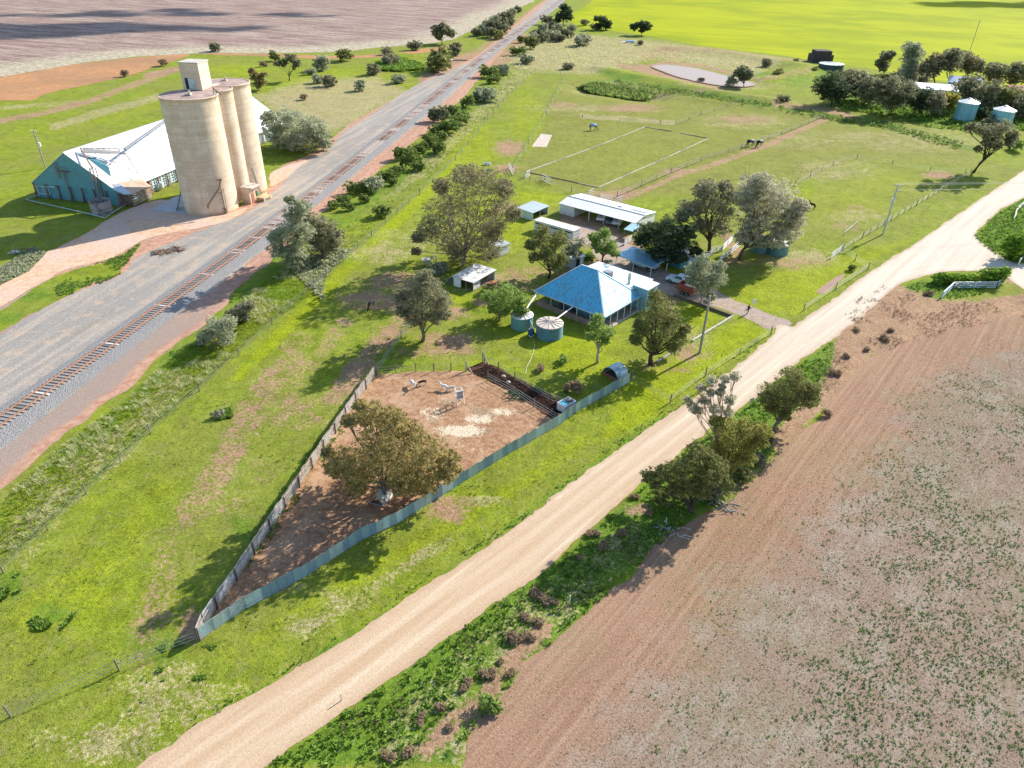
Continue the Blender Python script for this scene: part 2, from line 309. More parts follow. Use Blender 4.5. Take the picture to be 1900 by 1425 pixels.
def sheet(name, poly, z, mat, res=.6, amp=.5, asc=2.5, chans=(), bbox=None, kind='structure', sm=3, rel=False):
    """a surface of the ground with an uneven edge, cut out of a fine grid"""
    P = [tuple(G(*p)[:2]) for p in poly]
    if sm: P = [tuple(q) for q in smooth(P, True, sm)]
    P = [(float(a), float(b)) for a, b in P]
    xa, ya = min(p[0] for p in P)-2, min(p[1] for p in P)-2; xb, yb = max(p[0] for p in P)+2, max(p[1] for p in P)+2
    if bbox: xa, ya, xb, yb = max(xa, bbox[0]), max(ya, bbox[1]), min(xb, bbox[2]), min(yb, bbox[3])
    nx = int((xb-xa)/res)+2; ny = int((yb-ya)/res)+2
    X, Y = np.meshgrid(xa+np.arange(nx)*res, ya+np.arange(ny)*res); x, y = X.ravel(), Y.ravel()
    d0 = poly_sdf(x, y, P); d = d0+amp*fbm(x, y, asc, 4, 3)+amp*.5*fbm(x, y, asc*4, 2, 9)
    I, J = np.meshgrid(np.arange(nx-1), np.arange(ny-1)); a = (J*nx+I).ravel()
    T = np.concatenate([np.stack([a, a+1, a+nx+1], 1), np.stack([a, a+nx+1, a+nx], 1)])
    s = d[T] > 0; k = s.sum(1); full = T[k == 3]
    V = [np.stack([x, y], 1)]; D = [d0]; F = [full]; n = len(x)
    for cnt in (1, 2):
        t = T[k == cnt]; ss = s[k == cnt]
        if len(t) == 0: continue
        odd = np.argmax(ss if cnt == 1 else ~ss, 1); r = np.arange(len(t))
        A0, B0, C0 = t[r, odd], t[r, (odd+1) % 3], t[r, (odd+2) % 3]
        def cut(u, v):
            f = (d[u]/(d[u]-d[v]+1e-12)).clip(0, 1)[:, None]
            return V[0][u]*(1-f)+V[0][v]*f, d0[u]*(1-f[:, 0])+d0[v]*f[:, 0]
        p, dp = cut(A0, B0); q, dq = cut(A0, C0); ip = n+np.arange(len(t)); iq = ip+len(t); n += 2*len(t)
        V += [p, q]; D += [dp, dq]
        if cnt == 1: F.append(np.stack([A0, ip, iq], 1))
        else: F += [np.stack([ip, B0, C0], 1), np.stack([ip, C0, iq], 1)]
    V = np.concatenate(V); D = np.concatenate(D); F = np.concatenate(F); used, inv = np.unique(F, return_inverse=True); F = inv.reshape(F.shape); V = V[used]; D = D[used]
    px, py = PX(V[:, 0], V[:, 1]); at = {'d': ('POINT', D)}
    for c in chans: at[c] = ('POINT', paint(c, px, py))
    zz = np.full(len(V), z) if not rel else z+relief(V[:, 0], V[:, 1], px, py)
    me = mesh_np(name, np.column_stack([V, zz]), F, at, True)
    return tag(link_mesh(name, me, mat), kind=kind)
def m_grass():
    s = NT('grass_and_soil', .95, .08); P = s.pos()
    n1 = s.noise(.05, 3); n2 = s.noise(.45, 4); n3 = s.noise(2.6, 5, rough=.7); n4 = s.noise(9, 3, rough=.7)
    fine = s.math('ADD', s.math('MULTIPLY', n3, .55), s.math('MULTIPLY', n4, .45))
    g = s.mix(s.rng(n2, .3, .7), (.15, .20, .014), (.225, .275, .018)); g = s.mix(s.rng(n1, .35, .65), g, (.19, .215, .035))
    g = s.mix(s.rng(fine, .5, .66, 0, .6), g, (.33, .37, .06)); g = s.mix(s.rng(fine, .5, .36, 0, .75), g, (.055, .10, .012)); spk = s.math('MULTIPLY', s.rng(s.noise(.3, 6, rough=.8), .48, .60), s.rng(s.noise(1.1, 4, rough=.75), .44, .58)); g = s.mix(s.math('MULTIPLY', spk, .3), g, (.30, .24, .13))
    n0 = s.noise(.16, 4, rough=.65)
    jit = s.math('ADD', s.math('ADD', s.math('MULTIPLY', s.math('SUBTRACT', n0, .5), 1.1), s.math('MULTIPLY', s.math('SUBTRACT', n2, .5), 1.3)), s.math('MULTIPLY', s.math('SUBTRACT', n3, .5), 2.3))
    def ch(nme, lo=.36, hi=.62, k=1.0):
        v = s.math('ADD', s.attr(nme), s.math('MULTIPLY', jit, s.math('MULTIPLY', s.rng(s.attr(nme), 0, .3), k))); return s.rng(v, lo, hi)
    lime = s.mix(s.rng(fine, .4, .62), (.17, .225, .006), (.35, .395, .008)); g = s.mix(s.math('MULTIPLY', ch('lime', .15, .9, .45), .75), g, lime)
    ol = s.mix(s.rng(fine, .38, .62), (.13, .145, .03), (.26, .25, .06)); g = s.mix(s.math('MULTIPLY', ch('olive', .2, .8, .5), .75), g, ol)
    lu = s.mix(s.rng(fine, .4, .62), (.05, .11, .012), (.17, .28, .03)); g = s.mix(s.math('MULTIPLY', ch('lush'), .85), g, lu)
    dr = s.mix(s.rng(fine, .4, .62), (.20, .16, .075), (.50, .42, .25)); g = s.mix(s.math('MULTIPLY', ch('dry', .25, .75), .8), g, dr)
    ba = s.mix(s.rng(fine, .35, .65), (.22, .125, .07), (.42, .28, .18)); g = s.mix(ch('bare', .40, .72), g, ba)
    mo = s.noise(.7, 6, s.vmap(P, (1, .7, 1)), rough=.8); g = s.gain(g, s.rng(mo, .32, .68, .86, 1.2)); mo2 = s.noise(.14, 7, rough=.85); g = s.mix(s.rng(mo2, .56, .70, 0, .45), g, (.27, .24, .11)); g = s.gain(g, s.rng(mo2, .3, .6, .82, 1.12))
    weeds = s.math('MULTIPLY', s.rng(s.vor(3.2), .25, .1), s.rng(s.noise(.22, 3), .5, .62)); g = s.mix(s.math('MULTIPLY', weeds, .6), g, (.045, .12, .02))
    s.color(g); s.bump(fine, .9, .22); return s.m
def m_soil(name, c0, c1, c2=None, sc=1.0, bump=.5, ra=.95, bd=.1):
    s = NT(name, ra, .1); n1 = s.noise(.12*sc, 4); n2 = s.noise(1.1*sc, 5, rough=.65); n3 = s.noise(7*sc, 4, rough=.7)
    c = s.mix(s.rng(n2, .35, .65), c0, c1)
    if c2: c = s.mix(s.rng(n1, .4, .62), c, c2)
    c = s.mix(.9, c, s.gain(c, s.rng(n3, .3, .7, .7, 1.3))); s.color(c); s.bump(n3, bump, bd); return s
def m_road():
    s = NT('pale_road_gravel', .92, .12); d = s.attr('d'); P = s.pos(); ang = -R_(90-38.5)
    along = s.vmap(P, (1, 1, 1), (0, 0, R_(41.5)))          # x across the road
    st = s.noise(1, 4, s.vmap(along, (.9, .03, 1)), .6); fine = s.noise(6, 4, rough=.7); mid = s.noise(.6, 4)
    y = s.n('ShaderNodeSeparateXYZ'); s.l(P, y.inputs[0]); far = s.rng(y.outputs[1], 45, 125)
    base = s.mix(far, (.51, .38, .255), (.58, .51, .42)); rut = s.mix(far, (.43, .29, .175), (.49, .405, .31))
    c = s.mix(s.rng(st, .44, .66, 0, .6), base, rut); c = s.mix(s.rng(st, .45, .3, 0, .5), c, (.68, .60, .47))
    w1 = s.math('ABSOLUTE', s.math('SUBTRACT', d, 1.9)); w2 = s.math('ABSOLUTE', s.math('SUBTRACT', d, 3.6))
    tr = s.math('MAXIMUM', s.rng(w1, .5, .15), s.rng(w2, .5, .15)); c = s.mix(s.math('MULTIPLY', tr, .18), c, (.72, .63, .49))
    ed = s.rng(s.math('ADD', d, s.math('MULTIPLY', s.math('SUBTRACT', mid, .5), 1.6)), .9, .0); c = s.mix(s.math('MULTIPLY', ed, .6), c, (.42, .29, .19))
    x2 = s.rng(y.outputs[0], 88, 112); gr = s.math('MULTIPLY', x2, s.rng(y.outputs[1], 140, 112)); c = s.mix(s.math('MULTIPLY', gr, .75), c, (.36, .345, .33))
    c = s.gain(c, s.rng(fine, .3, .7, .86, 1.12)); s.color(c); s.bump(s.math('ADD', fine, st), .35, .06); return s.m
def m_gravel():
    s = NT('grey_yard_gravel', .95, .1); st = s.noise(1, 5, s.vmap(s.vmap(s.pos(), (1, 1, 1), (0, 0, R_(12))), (.5, .03, 1)), .6); fine = s.noise(5, 5, rough=.75); mid = s.noise(.35, 4)
    c = s.mix(s.rng(st, .42, .62), (.275, .258, .235), (.37, .325, .275)); c = s.mix(s.rng(mid, .52, .66, 0, .6), c, (.47, .35, .25)); c = s.mix(s.rng(st, .36, .28, 0, .7), c, (.27, .19, .10))
    c = s.gain(c, s.rng(fine, .25, .75, .6, 1.4)); s.color(c); s.bump(fine, .5, .08); return s.m
def m_ballast():
    s = NT('bluestone_ballast', .95, .1); v = s.vor(7); f = s.noise(9, 4, rough=.7)
    c = s.mix(s.rng(f, .3, .7), (.14, .14, .14), (.34, .33, .32)); c = s.gain(c, s.rng(v, .0, .6, .7, 1.25)); s.color(c); s.bump(s.math('ADD', v, f), .9, .12); return s.m
def m_stubble():
    s = NT('stubble_soil', .97, .06); P = s.pos(); d = s.attr('d')
    r1 = s.vmap(P, (1, 1, 1), (0, 0, R_(38.5))); fine = s.noise(5, 5, rough=.8); mid = s.noise(.3, 5, rough=.65); big = s.noise(.06, 4)
    wv = s.noise(1, 3, s.vmap(r1, (2.1, .045, 1)), .5); st1 = s.noise(1, 5, s.vmap(r1, (1.6, .22, 1)), .75)
    near = s.rng(s.math('ADD', d, s.math('MULTIPLY', s.math('SUBTRACT', mid, .5), 14)), 13, 4)
    soil = s.mix(s.rng(fine, .35, .65), (.20, .135, .095), (.32, .235, .175)); straw = s.mix(s.rng(fine, .35, .62), (.235, .185, .145), (.385, .325, .26))
    k = s.math('ADD', s.math('MULTIPLY', st1, .5), s.math('MULTIPLY', mid, .5)); c = s.mix(s.rng(k, .46, .58, .1, .85), soil, straw); c = s.mix(s.rng(big, .5, .62, 0, .5), c, soil)
    red = s.mix(s.rng(s.math('ADD', s.math('MULTIPLY', wv, .42), s.math('MULTIPLY', fine, .58)), .38, .66), (.27, .145, .085), (.44, .275, .18)); c = s.mix(s.math('MULTIPLY', near, .8), c, red)
    sp = s.rng(s.noise(11, 3, rough=.8), .58, .66, 0, .5); c = s.mix(sp, c, (.48, .42, .34))
    gr = s.math('MULTIPLY', s.rng(s.noise(3, 4, rough=.8), .5, .6), s.rng(s.noise(.07, 4), .46, .58)); c = s.mix(s.math('MULTIPLY', gr, .5), c, (.17, .22, .08))
    s.color(c); s.bump(fine, .8, .14); return s.m
def m_plough():
    s = NT('harvested_field', .97, .06); P = s.pos(); r = s.vmap(P, (1, 1, 1), (0, 0, R_(20)))
    w1 = s.wave(.062, r, 3, .25, 4); st = s.noise(1, 5, s.vmap(r, (.012, .1, 1)), .65); n = s.noise(.05, 5); f = s.noise(.8, 5, s.vmap(r, (.4, 1, 1)), rough=.75); d = s.attr('d')
    c = s.mix(s.rng(s.math('ADD', s.math('MULTIPLY', w1, .0), s.math('MULTIPLY', s.noise(1, 5, s.vmap(r, (.035, .25, 1)), .7), 1.0)), .36, .60), (.20, .135, .115), (.38, .30, .25)); c = s.mix(s.rng(st, .45, .6, 0, .5), c, (.24, .15, .13))
    ed = s.rng(s.math('ADD', d, s.math('MULTIPLY', s.math('SUBTRACT', n, .5), 30)), 34, 12); c = s.mix(s.math('MULTIPLY', ed, .85), c, s.mix(s.rng(f, .35, .65), (.31, .28, .19), (.52, .46, .34)))
    c = s.gain(c, s.rng(f, .3, .7, .72, 1.25)); s.color(c); s.bump(f, .5, .5); return s.m
def m_crop():
    s = NT('green_crop', .95, .05); P = s.pos(); r = s.vmap(P, (1, 1, 1), (0, 0, R_(-70))); st = s.noise(1, 5, s.vmap(r, (.25, .01, 1)), .6); n = s.noise(.012, 4); f = s.noise(1.2, 4, rough=.7)
    c = s.mix(s.rng(st, .35, .65), (.29, .325, .004), (.37, .40, .006)); c = s.mix(s.rng(n, .42, .62, 0, .8), c, (.22, .27, .008)); c = s.mix(s.rng(st, .42, .36, 0, .25), c, (.2, .3, .01))
    tram = s.rng(s.wave(.011, s.vmap(P, (1, 1, 1), (0, 0, R_(-12))), .6, .2, 1), .985, .998, 0, .4); c = s.mix(tram, c, (.22, .3, .02))
    c = s.gain(c, s.rng(f, .3, .7, .88, 1.1)); s.color(c); s.bump(f, .3, .3); return s.m
def m_yard():
    s = NT('goat_yard_dirt', .95, .1); n1 = s.noise(.25, 5, rough=.65); n2 = s.noise(1.4, 5, rough=.7); n3 = s.noise(7, 4, rough=.75)
    c = s.mix(s.rng(n2, .35, .65), (.28, .155, .085), (.45, .275, .165)); c = s.mix(s.rng(n1, .48, .62, 0, .6), c, (.50, .335, .215)); v = s.math('ADD', s.attr('hay'), s.math('MULTIPLY', s.math('ADD', s.math('SUBTRACT', n2, .5), s.math('SUBTRACT', n3, .5)), s.math('MULTIPLY', s.rng(s.attr('hay'), 0, .3), 1.6)))
    c = s.mix(s.rng(v, .4, .8, 0, .9), c, (.66, .58, .43)); c = s.gain(c, s.rng(n3, .3, .7, .72, 1.25)); s.color(c); s.bump(n3, .9, .1); return s.m
def m_water(name, col, ro=.12):
    s = NT(name, ro, .08); n = s.noise(.5, 3); s.color(s.mix(s.rng(s.attr('d'), 2.5, .2), col, (.34, .22, .14))); s.bump(n, .06, .1); return s.m
MG = m_grass()
tag(link_mesh('ground', ground_mesh(), MG), kind='structure')
FAR = lambda *p: p
sheet('harvested_field', [(-700,210),(-60,152),(0,143),(79,129),(158,116),(263,105),(342,100),(395,98),(480,99),(560,98),(640,95),(700,88),(760,84),(820,78),(860,64),(905,40),(950,22),(985,5),(1000,-6),(1060,-60),(900,-85),(-700,-60)], .02, m_plough(), 2.6, 2.5, 14, bbox=(-1100, 150, 400, 2600))
MOR = m_soil('orange_fallow', (.38, .19, .085), (.46, .255, .13), (.33, .19, .10), .35, .4).m
sheet('fallow_strip', [(-300,188),(-60,152),(0,144),(79,130),(158,117),(263,106),(340,101),(345,106),(300,120),(240,141),(160,158),(110,168),(80,176),(53,187),(0,187),(-300,215)], .04, MOR, 1.2, .8, 5)
sheet('fallow_edge', [(380,99),(480,100),(560,102),(640,104),(720,99),(790,90),(830,84),(840,88),(800,96),(720,105),(640,109),(560,108),(480,104),(400,102)], .04, MOR, 1.0, .7, 5)
sheet('crop_field', [(1048,30),(1062,42),(1080,52),(1131,57),(1208,68),(1295,84),(1400,97),(1466,105),(1510,113),(1571,121),(1626,129),(1700,143),(1800,160),(1900,178),(2500,290),(2900,100),(2500,-70),(1180,-88),(1120,-30),(1099,0),(1072,20)], .02, m_crop(), 2.6, .8, 8, bbox=(0, 150, 2600, 3000))
def m_rail_earth():
    s = NT('red_rail_earth', .95, .1); n2 = s.noise(.9, 5, rough=.7); n3 = s.noise(6, 4, rough=.75); y = s.n('ShaderNodeSeparateXYZ'); s.l(s.pos(), y.inputs[0]); c = s.mix(s.rng(n2, .35, .65), (.37, .19, .12), (.53, .33, .235))
    st = s.noise(1, 4, s.vmap(s.vmap(s.pos(), (1, 1, 1), (0, 0, R_(12))), (.8, .04, 1)), .6); c = s.mix(s.rng(st, .48, .58, 0, .5), c, (.33, .22, .17))
    g = s.math('MULTIPLY', s.rng(s.math('ADD', s.attr('d'), s.math('MULTIPLY', s.math('SUBTRACT', n2, .5), 3)), 1.0, 2.6), s.rng(y.outputs[1], 118, 92)); c = s.mix(s.math('MULTIPLY', g, .9), c, s.mix(s.rng(n3, .3, .7), (.21, .165, .135), (.38, .31, .265)))
    s.color(c); s.bump(n3, .6, .1); return s.m
MR = m_rail_earth()
RB = [(-90,985),(0,914),(42,875),(127,800),(164,780),(197,748),(237,725),(276,679),(329,639),(395,595),(447,529),(500,489),(560,430),(600,392),(640,362),(700,318),(760,270),(800,240),(835,205),(880,158),(912,118),(960,68),(1020,15),(1052,-15),(1110,-60)]
RL = [(1090,-60),(1035,-15),(1000,8),(940,58),(885,103),(845,120),(797,144),(737,180),(690,206),(650,230),(618,255),(588,280),(540,302),(505,322),(495,350),(440,385),(350,405),(339,395),(300,392),(237,389),(200,412),(113,458),(87,468),(53,503),(0,529),(-120,590),(-90,985)]
sheet('rail_corridor_earth', RB+RL[:-1], .02, MR, .7, .8, 4)
MT = m_soil('orange_track_sand', (.52, .335, .215), (.64, .45, .315), (.56, .42, .34), .7, .4).m
sheet('silo_track', [(-120,590),(0,529),(53,503),(87,468),(113,458),(237,389),(300,370),(345,385),(380,402),(440,392),(495,360),(505,322),(530,310),(600,290),(500,350),(440,402),(380,420),(330,430),(263,447),(210,478),(118,502),(66,531),(0,570),(-120,640)], .045, MT, .6, .6, 4)
sheet('track_verge', [(-120,655),(0,575),(66,535),(118,506),(210,482),(232,470),(262,452),(250,468),(228,490),(222,508),(158,533),(92,565),(34,598),(0,619),(-120,690)], .035, MG, .6, .7, 3, chans=PAINT.keys())
sheet('gravel_yard', [(-120,700),(0,623),(34,601),(92,568),(158,536),(224,511),(250,480),(300,458),(380,425),(450,400),(505,358),(560,306),(612,275),(634,248),(674,223),(705,202),(753,170),(800,145),(850,124),(890,106),(945,60),(1012,5),(1080,-60),(1095,-60),(1040,0),(960,62),(905,112),(870,147),(807,204),(751,249),(701,289),(650,332),(600,365),(489,466),(395,538),(342,570),(240,651),(152,718),(76,779),(0,835),(-90,905)], .05, m_gravel(), .7, .5, 3)
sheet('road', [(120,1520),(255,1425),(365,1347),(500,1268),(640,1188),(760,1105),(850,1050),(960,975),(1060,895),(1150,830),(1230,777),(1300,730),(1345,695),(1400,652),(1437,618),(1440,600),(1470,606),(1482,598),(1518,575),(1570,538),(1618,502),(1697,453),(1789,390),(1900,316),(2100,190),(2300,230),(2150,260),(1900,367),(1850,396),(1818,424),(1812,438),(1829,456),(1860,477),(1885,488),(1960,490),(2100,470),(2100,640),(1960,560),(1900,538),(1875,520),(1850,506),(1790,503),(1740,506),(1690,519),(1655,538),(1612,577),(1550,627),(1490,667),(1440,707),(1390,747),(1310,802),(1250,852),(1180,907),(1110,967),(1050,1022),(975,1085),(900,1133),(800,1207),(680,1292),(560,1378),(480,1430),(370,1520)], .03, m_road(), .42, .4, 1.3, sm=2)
MDR = m_soil('driveway_gravel', (.31, .235, .18), (.43, .34, .27), (.36, .29, .25), 1.0, .4).m
sheet('driveway', [(1450,607),(1420,612),(1400,600),(1365,582),(1320,566),(1270,552),(1215,540),(1190,520),(1150,500),(1110,480),(1090,455),(1060,440),(1030,425),(1090,420),(1150,445),(1180,462),(1200,485),(1250,510),(1320,535),(1350,550),(1400,572),(1450,590),(1475,602)], .02, MDR, .5, .9, 3)
sheet('stubble_field', [(835,1500),(850,1425),(885,1335),(960,1262),(985,1222),(1040,1180),(1090,1140),(1160,1080),(1220,1012),(1290,965),(1340,935),(1430,853),(1480,812),(1530,770),(1570,705),(1640,655),(1700,628),(1780,604),(1900,585),(2300,560),(4200,900),(4200,1800),(2000,2400),(900,1900)], .02, m_stubble(), .8, .9, 3, bbox=(-20, 5, 260, 140))
sheet('goat_yard', [(372,1186),(410,1118),(472,1027),(501,983),(580,866),(626,797),(664,741),(699,696),(770,690),(838,688),(868,690),(955,730),(1023,776),(1037,788),(939,845),(838,907),(736,972),(671,1002),(565,1070),(452,1131)], .03, m_yard(), .45, .25, 2, sm=0, chans=('hay',))
sheet('manure_strip', [(866,686),(876,680),(905,673),(939,692),(997,722),(1060,752),(1040,778),(1023,778),(954,732),(905,706)], .05, m_soil('dark_manure', (.075, .04, .028), (.14, .075, .05), (.10, .05, .03), 1.5, .8, bd=.3).m, .35, .5, 1.5)
sheet('sand_pad', [(986,272),(1004,248),(1025,251),(1014,273)], .03, m_soil('pad_sand', (.46, .38, .31), (.60, .52, .44)).m, .4, .25, 2, sm=0)
sheet('pond_water', [(1208,124),(1239,121),(1295,128),(1347,141),(1371,146),(1404,158),(1371,163),(1321,158),(1268,147),(1229,134)], .30, m_water('muddy_pond', (.36, .29, .255), .4), .8, .6, 5)
sheet('puddle', [(1514,543),(1520,536),(1545,519),(1562,509),(1567,511),(1548,530),(1530,544)], .03, m_water('puddle_water', (.22, .22, .25)), .3, .2, 1)
sheet('concrete_apron', [(281,390),(325,365),(342,362),(352,398),(331,396)], .075, flat('worn_concrete', (.42, .45, .46), .8, var=.2), .3, .08, 1, sm=0)
# ================================================================ MATERIALS of built things
def m_metal(name, base, metal=.75, ro=.42, dirt=(.25, .17, .12), amt=.35, sc=.8, corr=None, streak=None):
    s = NT(name, ro, .5, metal); v = s.obj(); n = s.noise(sc, 5, v, .65); n2 = s.noise(sc*6, 4, v)
    c = s.gain(base, s.rng(n2, .3, .7, .88, 1.08))
    if streak: st = s.noise(1, 5, s.vmap(v, streak), .7); n = s.math('ADD', s.math('MULTIPLY', st, .6), s.math('MULTIPLY', n, .4))
    k = s.math('MULTIPLY', s.rng(n, .5, .62), amt); c = s.mix(k, c, dirt); s.color(c)
    s.put(s.math('SUBTRACT', metal, s.math('MULTIPLY', k, metal*.8)), s.b.inputs['Metallic']); s.put(s.math('ADD', ro, s.math('MULTIPLY', k, .35)), s.b.inputs['Roughness'])
    if corr:
        vv, sc2 = corr; wv = s.wave(sc2, s.vmap(v, (1, 1, 1), (0, 0, vv))); s.bump(wv, .35, .03)
    return s.m
MZ = m_metal('galvanised_roof', (.86, .90, .94), .55, .40, (.45, .42, .38), .25)
MZW = m_metal('galvanised_wall', (.62, .74, .80), .45, .45, (.35, .25, .18), .4, .6)
def m_hroof(name, rot, am=.5):
    s = NT(name, .38, .5, .55); v = s.vmap(s.obj(), (1, 1, 1), (0, 0, rot)); n = s.noise(1, 4, s.vmap(v, (4.5, 1.3, 1.3)), .7); n3 = s.noise(.35, 3, v); n2 = s.noise(5, 4, v)
    k = s.math('MULTIPLY', s.rng(s.math('ADD', s.math('MULTIPLY', n, .75), s.math('MULTIPLY', n3, .25)), .505, .56), am)
    c = s.gain((.16, .62, .82), s.rng(n2, .3, .7, .85, 1.1)); c = s.mix(k, c, (.17, .13, .12)); s.color(c); s.put(s.math('SUBTRACT', .55, s.math('MULTIPLY', k, .5)), s.b.inputs['Metallic']); s.put(s.math('ADD', .38, s.math('MULTIPLY', k, .4)), s.b.inputs['Roughness'])  # blue of the reflected sky is put into this base colour
    wv = s.wave(2.6, s.vmap(v, (1, 0, 0))); s.bump(wv, .25, .02); return s.m
MHR = m_hroof('weathered_house_roof', -math.atan2(.647, -.763)); MHR2 = m_hroof('weathered_house_roof_end', -math.atan2(.763, .647), .85)
MTEAL = m_metal('shade_teal_sheet_wall', (.10, .30, .36), .15, .5, (.12, .14, .14), .4, .4)  # galvanised iron, with the teal of its shade put into the base colour
MRUSTM = m_metal('rusty_iron', (.26, .17, .13), .3, .7, (.14, .07, .04), .6, 1.2)
MWHITE = flat('white_paint', (.74, .75, .74), .5, var=.08)
MGREYM = flat('grey_steel', (.33, .34, .35), .5, .5, var=.15)
MDARK = flat('black_and_shade', (.03, .03, .032), .9)  # paints the shade of openings, and parts that are black themselves
MWOOD = flat('grey_weathered_timber', (.34, .30, .26), .9, var=.35, sc=4)
MWOODD = flat('dark_timber', (.15, .11, .085), .9, var=.35, sc=4)
MWOODR = flat('red_brown_timber', (.36, .15, .09), .85, var=.3, sc=3)
MCONC = flat('pale_concrete', (.5, .46, .40), .9, var=.2)
MPOLE = flat('pole_timber', (.34, .32, .31), .9, var=.25, sc=5)
MWIRE = flat('fence_wire', (.5, .5, .48), .4, .8)
MGLASS = NT('window_glass', .08, .6).color((.02, .03, .04)).m
MTYRE = flat('tyre_rubber', (.02, .02, .02), .85)
MTANK = m_metal('shade_teal_tank_wall', (.10, .24, .26), .35, .45, (.10, .12, .12), .4, 1.0)  # teal of the shaded tank side is put into the whole wall colour
def m_silo():
    s = NT('silo_concrete', .92, .12); v = s.obj(); z = s.n('ShaderNodeSeparateXYZ'); s.l(v, z.inputs[0]); n = s.noise(.35, 5, v); n2 = s.noise(3, 4, v); st = s.noise(1, 4, s.vmap(v, (1.4, 1.4, .05)), .6)
    band = s.noise(1, 4, s.vmap(v, (.03, .03, 1.6)), .7)
    c = s.mix(s.rng(n, .35, .65), (.58, .455, .335), (.70, .58, .455)); c = s.mix(s.rng(band, .45, .62, 0, .4), c, (.50, .37, .25)); c = s.mix(s.rng(st, .56, .68, 0, .35), c, (.42, .32, .23))
    low = s.rng(s.math('ADD', z.outputs[2], s.math('MULTIPLY', n, 1.6)), 2.4, .6); c = s.mix(s.math('MULTIPLY', low, .6), c, (.50, .27, .14))
    c = s.gain(c, s.rng(n2, .3, .7, .92, 1.06)); s.color(c); s.bump(s.math('ADD', band, n2), .25, .05); return s.m
MSILO = m_silo(); MSTOP = flat('silo_roof_concrete', (.36, .26, .23), .9, var=.3, sc=.8)
class FR:                                   # local frame: origin and a direction on the ground
    def __init__(s, o, deg): a = R_(deg); s.o = np.array([o[0], o[1]]); s.e1 = np.array([math.cos(a), math.sin(a)]); s.e2 = np.array([-s.e1[1], s.e1[0]]); s.a = a
    def __call__(s, u, v, z=0.0): q = s.o+s.e1*u+s.e2*v; return (q[0], q[1], z)
    def box(s, mb, u0, u1, v0, v1, z0, z1): c = s((u0+u1)/2, (v0+v1)/2, (z0+z1)/2); return mb.box(c, (abs(u1-u0), abs(v1-v0), abs(z1-z0)), s.a)
# ================================================================ GRAIN SILOS
SC1 = np.array([-66.3, 150.9]); SDIR = np.array([.27, .963]); SN = np.array([.963, -.27])
silo = thing('grain_silo', 'tall cream concrete grain silos with a square headhouse on top beside the railway yard', 'silo', (SC1[0], SC1[1], 0))
def cell(c, r, h, n=72):
    prof = [(r+.05, 0), (r+.05, .25), (r, .3)]
    k = 19
    for i in range(1, k): z = h*i/k; prof += [(r, z-.12), (r, z-.035), (r-.012, z), (r, z+.035), (r, z+.12)]
    prof += [(r, h-.25), (r+.13, h-.22), (r+.13, h), (r-.12, h), (r-.12, h-.12)]
    return MB().lathe((c[0], c[1], 0), prof, n, cap_top=False).build('silo_cell', MSILO, silo, sm=True)
def capc(c, r, h): return MB().lathe((c[0], c[1], 0), [(r-.1, h-.3), (r-.11, h-.1), (.05, h+.1)], 48).build('silo_roof', MSTOP, silo)
CM = SC1+SDIR*7.6+SN*1.1; CB = np.array([-63.6, 164.4])
for c, r, h in ((SC1, 5.55, 23.3), (CM, 3.1, 23.25), (CB, 5.0, 23.4)):
    o = cell(c, r, h); capc(c, r, h)
for f in silo.children:
    if f.name.startswith('silo_cell'): 
        for p in f.data.polygons: p.use_smooth = True
# link slab between cells and headhouse
HF = FR((-69.0, 155.4), -6)
hh = HF.box(MB(), 0, 4.1, 0, 4.3, 23.3, 28.4).build('headhouse', MSILO, silo, bevel=.04)
HF.box(MB(), -.15, 4.25, -.15, 4.45, 28.4, 28.6).build('headhouse_roof', MCONC, silo)
m = MB(); HF.box(m, .7, 1.35, -.05, .0, 23.5, 25.6); m.build('door_shade_panel', MDARK, hh)  # thin dark panel on the solid headhouse, painted as the doorway's shade
m = MB(); HF.box(m, 1.4, 2.8, -.12, -.02, 23.45, 25.55); m.build('headhouse_door', m_metal('door_sheet', (.40, .55, .58), .2), hh)
m = MB(); HF.box(m, 3.2, 4.2, 4.4, 7.5, 23.2, 23.5); m.build('roof_walkway', MCONC, silo)
for c in (SC1+np.array([.6, -1.4]), CB+np.array([-.5, 1.0])):
    m = MB(); m.box((c[0], c[1], 23.62), (1.2, .8, .35)); m.tube([(c[0]+.3, c[1], 23.5), (c[0]+.3, c[1], 24.25)], .22, 8); m.build('roof_hatch', MCONC, silo)
m = MB(); a = (SC1+SN*5.0+SDIR*1.5); m.bar((a[0], a[1], 24.5), (a[0]+1.4, a[1]+.2, 23.3), .25); m.bar((a[0], a[1], 24.5), (a[0]+.1, a[1]-.6, 23.4), .1); m.build('roof_bracket', MRUSTM, silo)
def onsilo(c, r, deg, z, off=.1): a = R_(deg); return (c[0]+(r+off)*math.cos(a), c[1]+(r+off)*math.sin(a), z)
m = MB(); S1 = lambda d, z, off=.15: onsilo(SC1, 5.55, d, z, off)
m.tube([S1(-38, 7.4, .3), S1(-44, 6.2, .45), S1(-47, 5.6, .6), S1(-72, 2.9, 1.7)], .17, 8); m.tube([S1(-72, 2.9, 1.7), S1(-72.5, 2.2, 1.75)], .26, 8); m.box(S1(-42, 7.4, .4), (.9, .7, .25), .6); m.build('loading_spout', MRUSTM, silo)
m = MB(); m.tube([S1(-41, 6.2, .12), S1(-41, .2, .12)], .07, 6); m.tube([S1(-36, 5.2, .12), S1(-36, .2, .12)], .05, 6)
for z in (1.2, 3.2, 4.6): m.bar(S1(-41, z, .12), S1(-48, z, .12), .05)
m.build('downpipe', MRUSTM, silo)
m = MB(); m.box(S1(-41, .7, .3), (.4, .3, 1.1), -.7); m.build('switch_box', MRUSTM, silo)
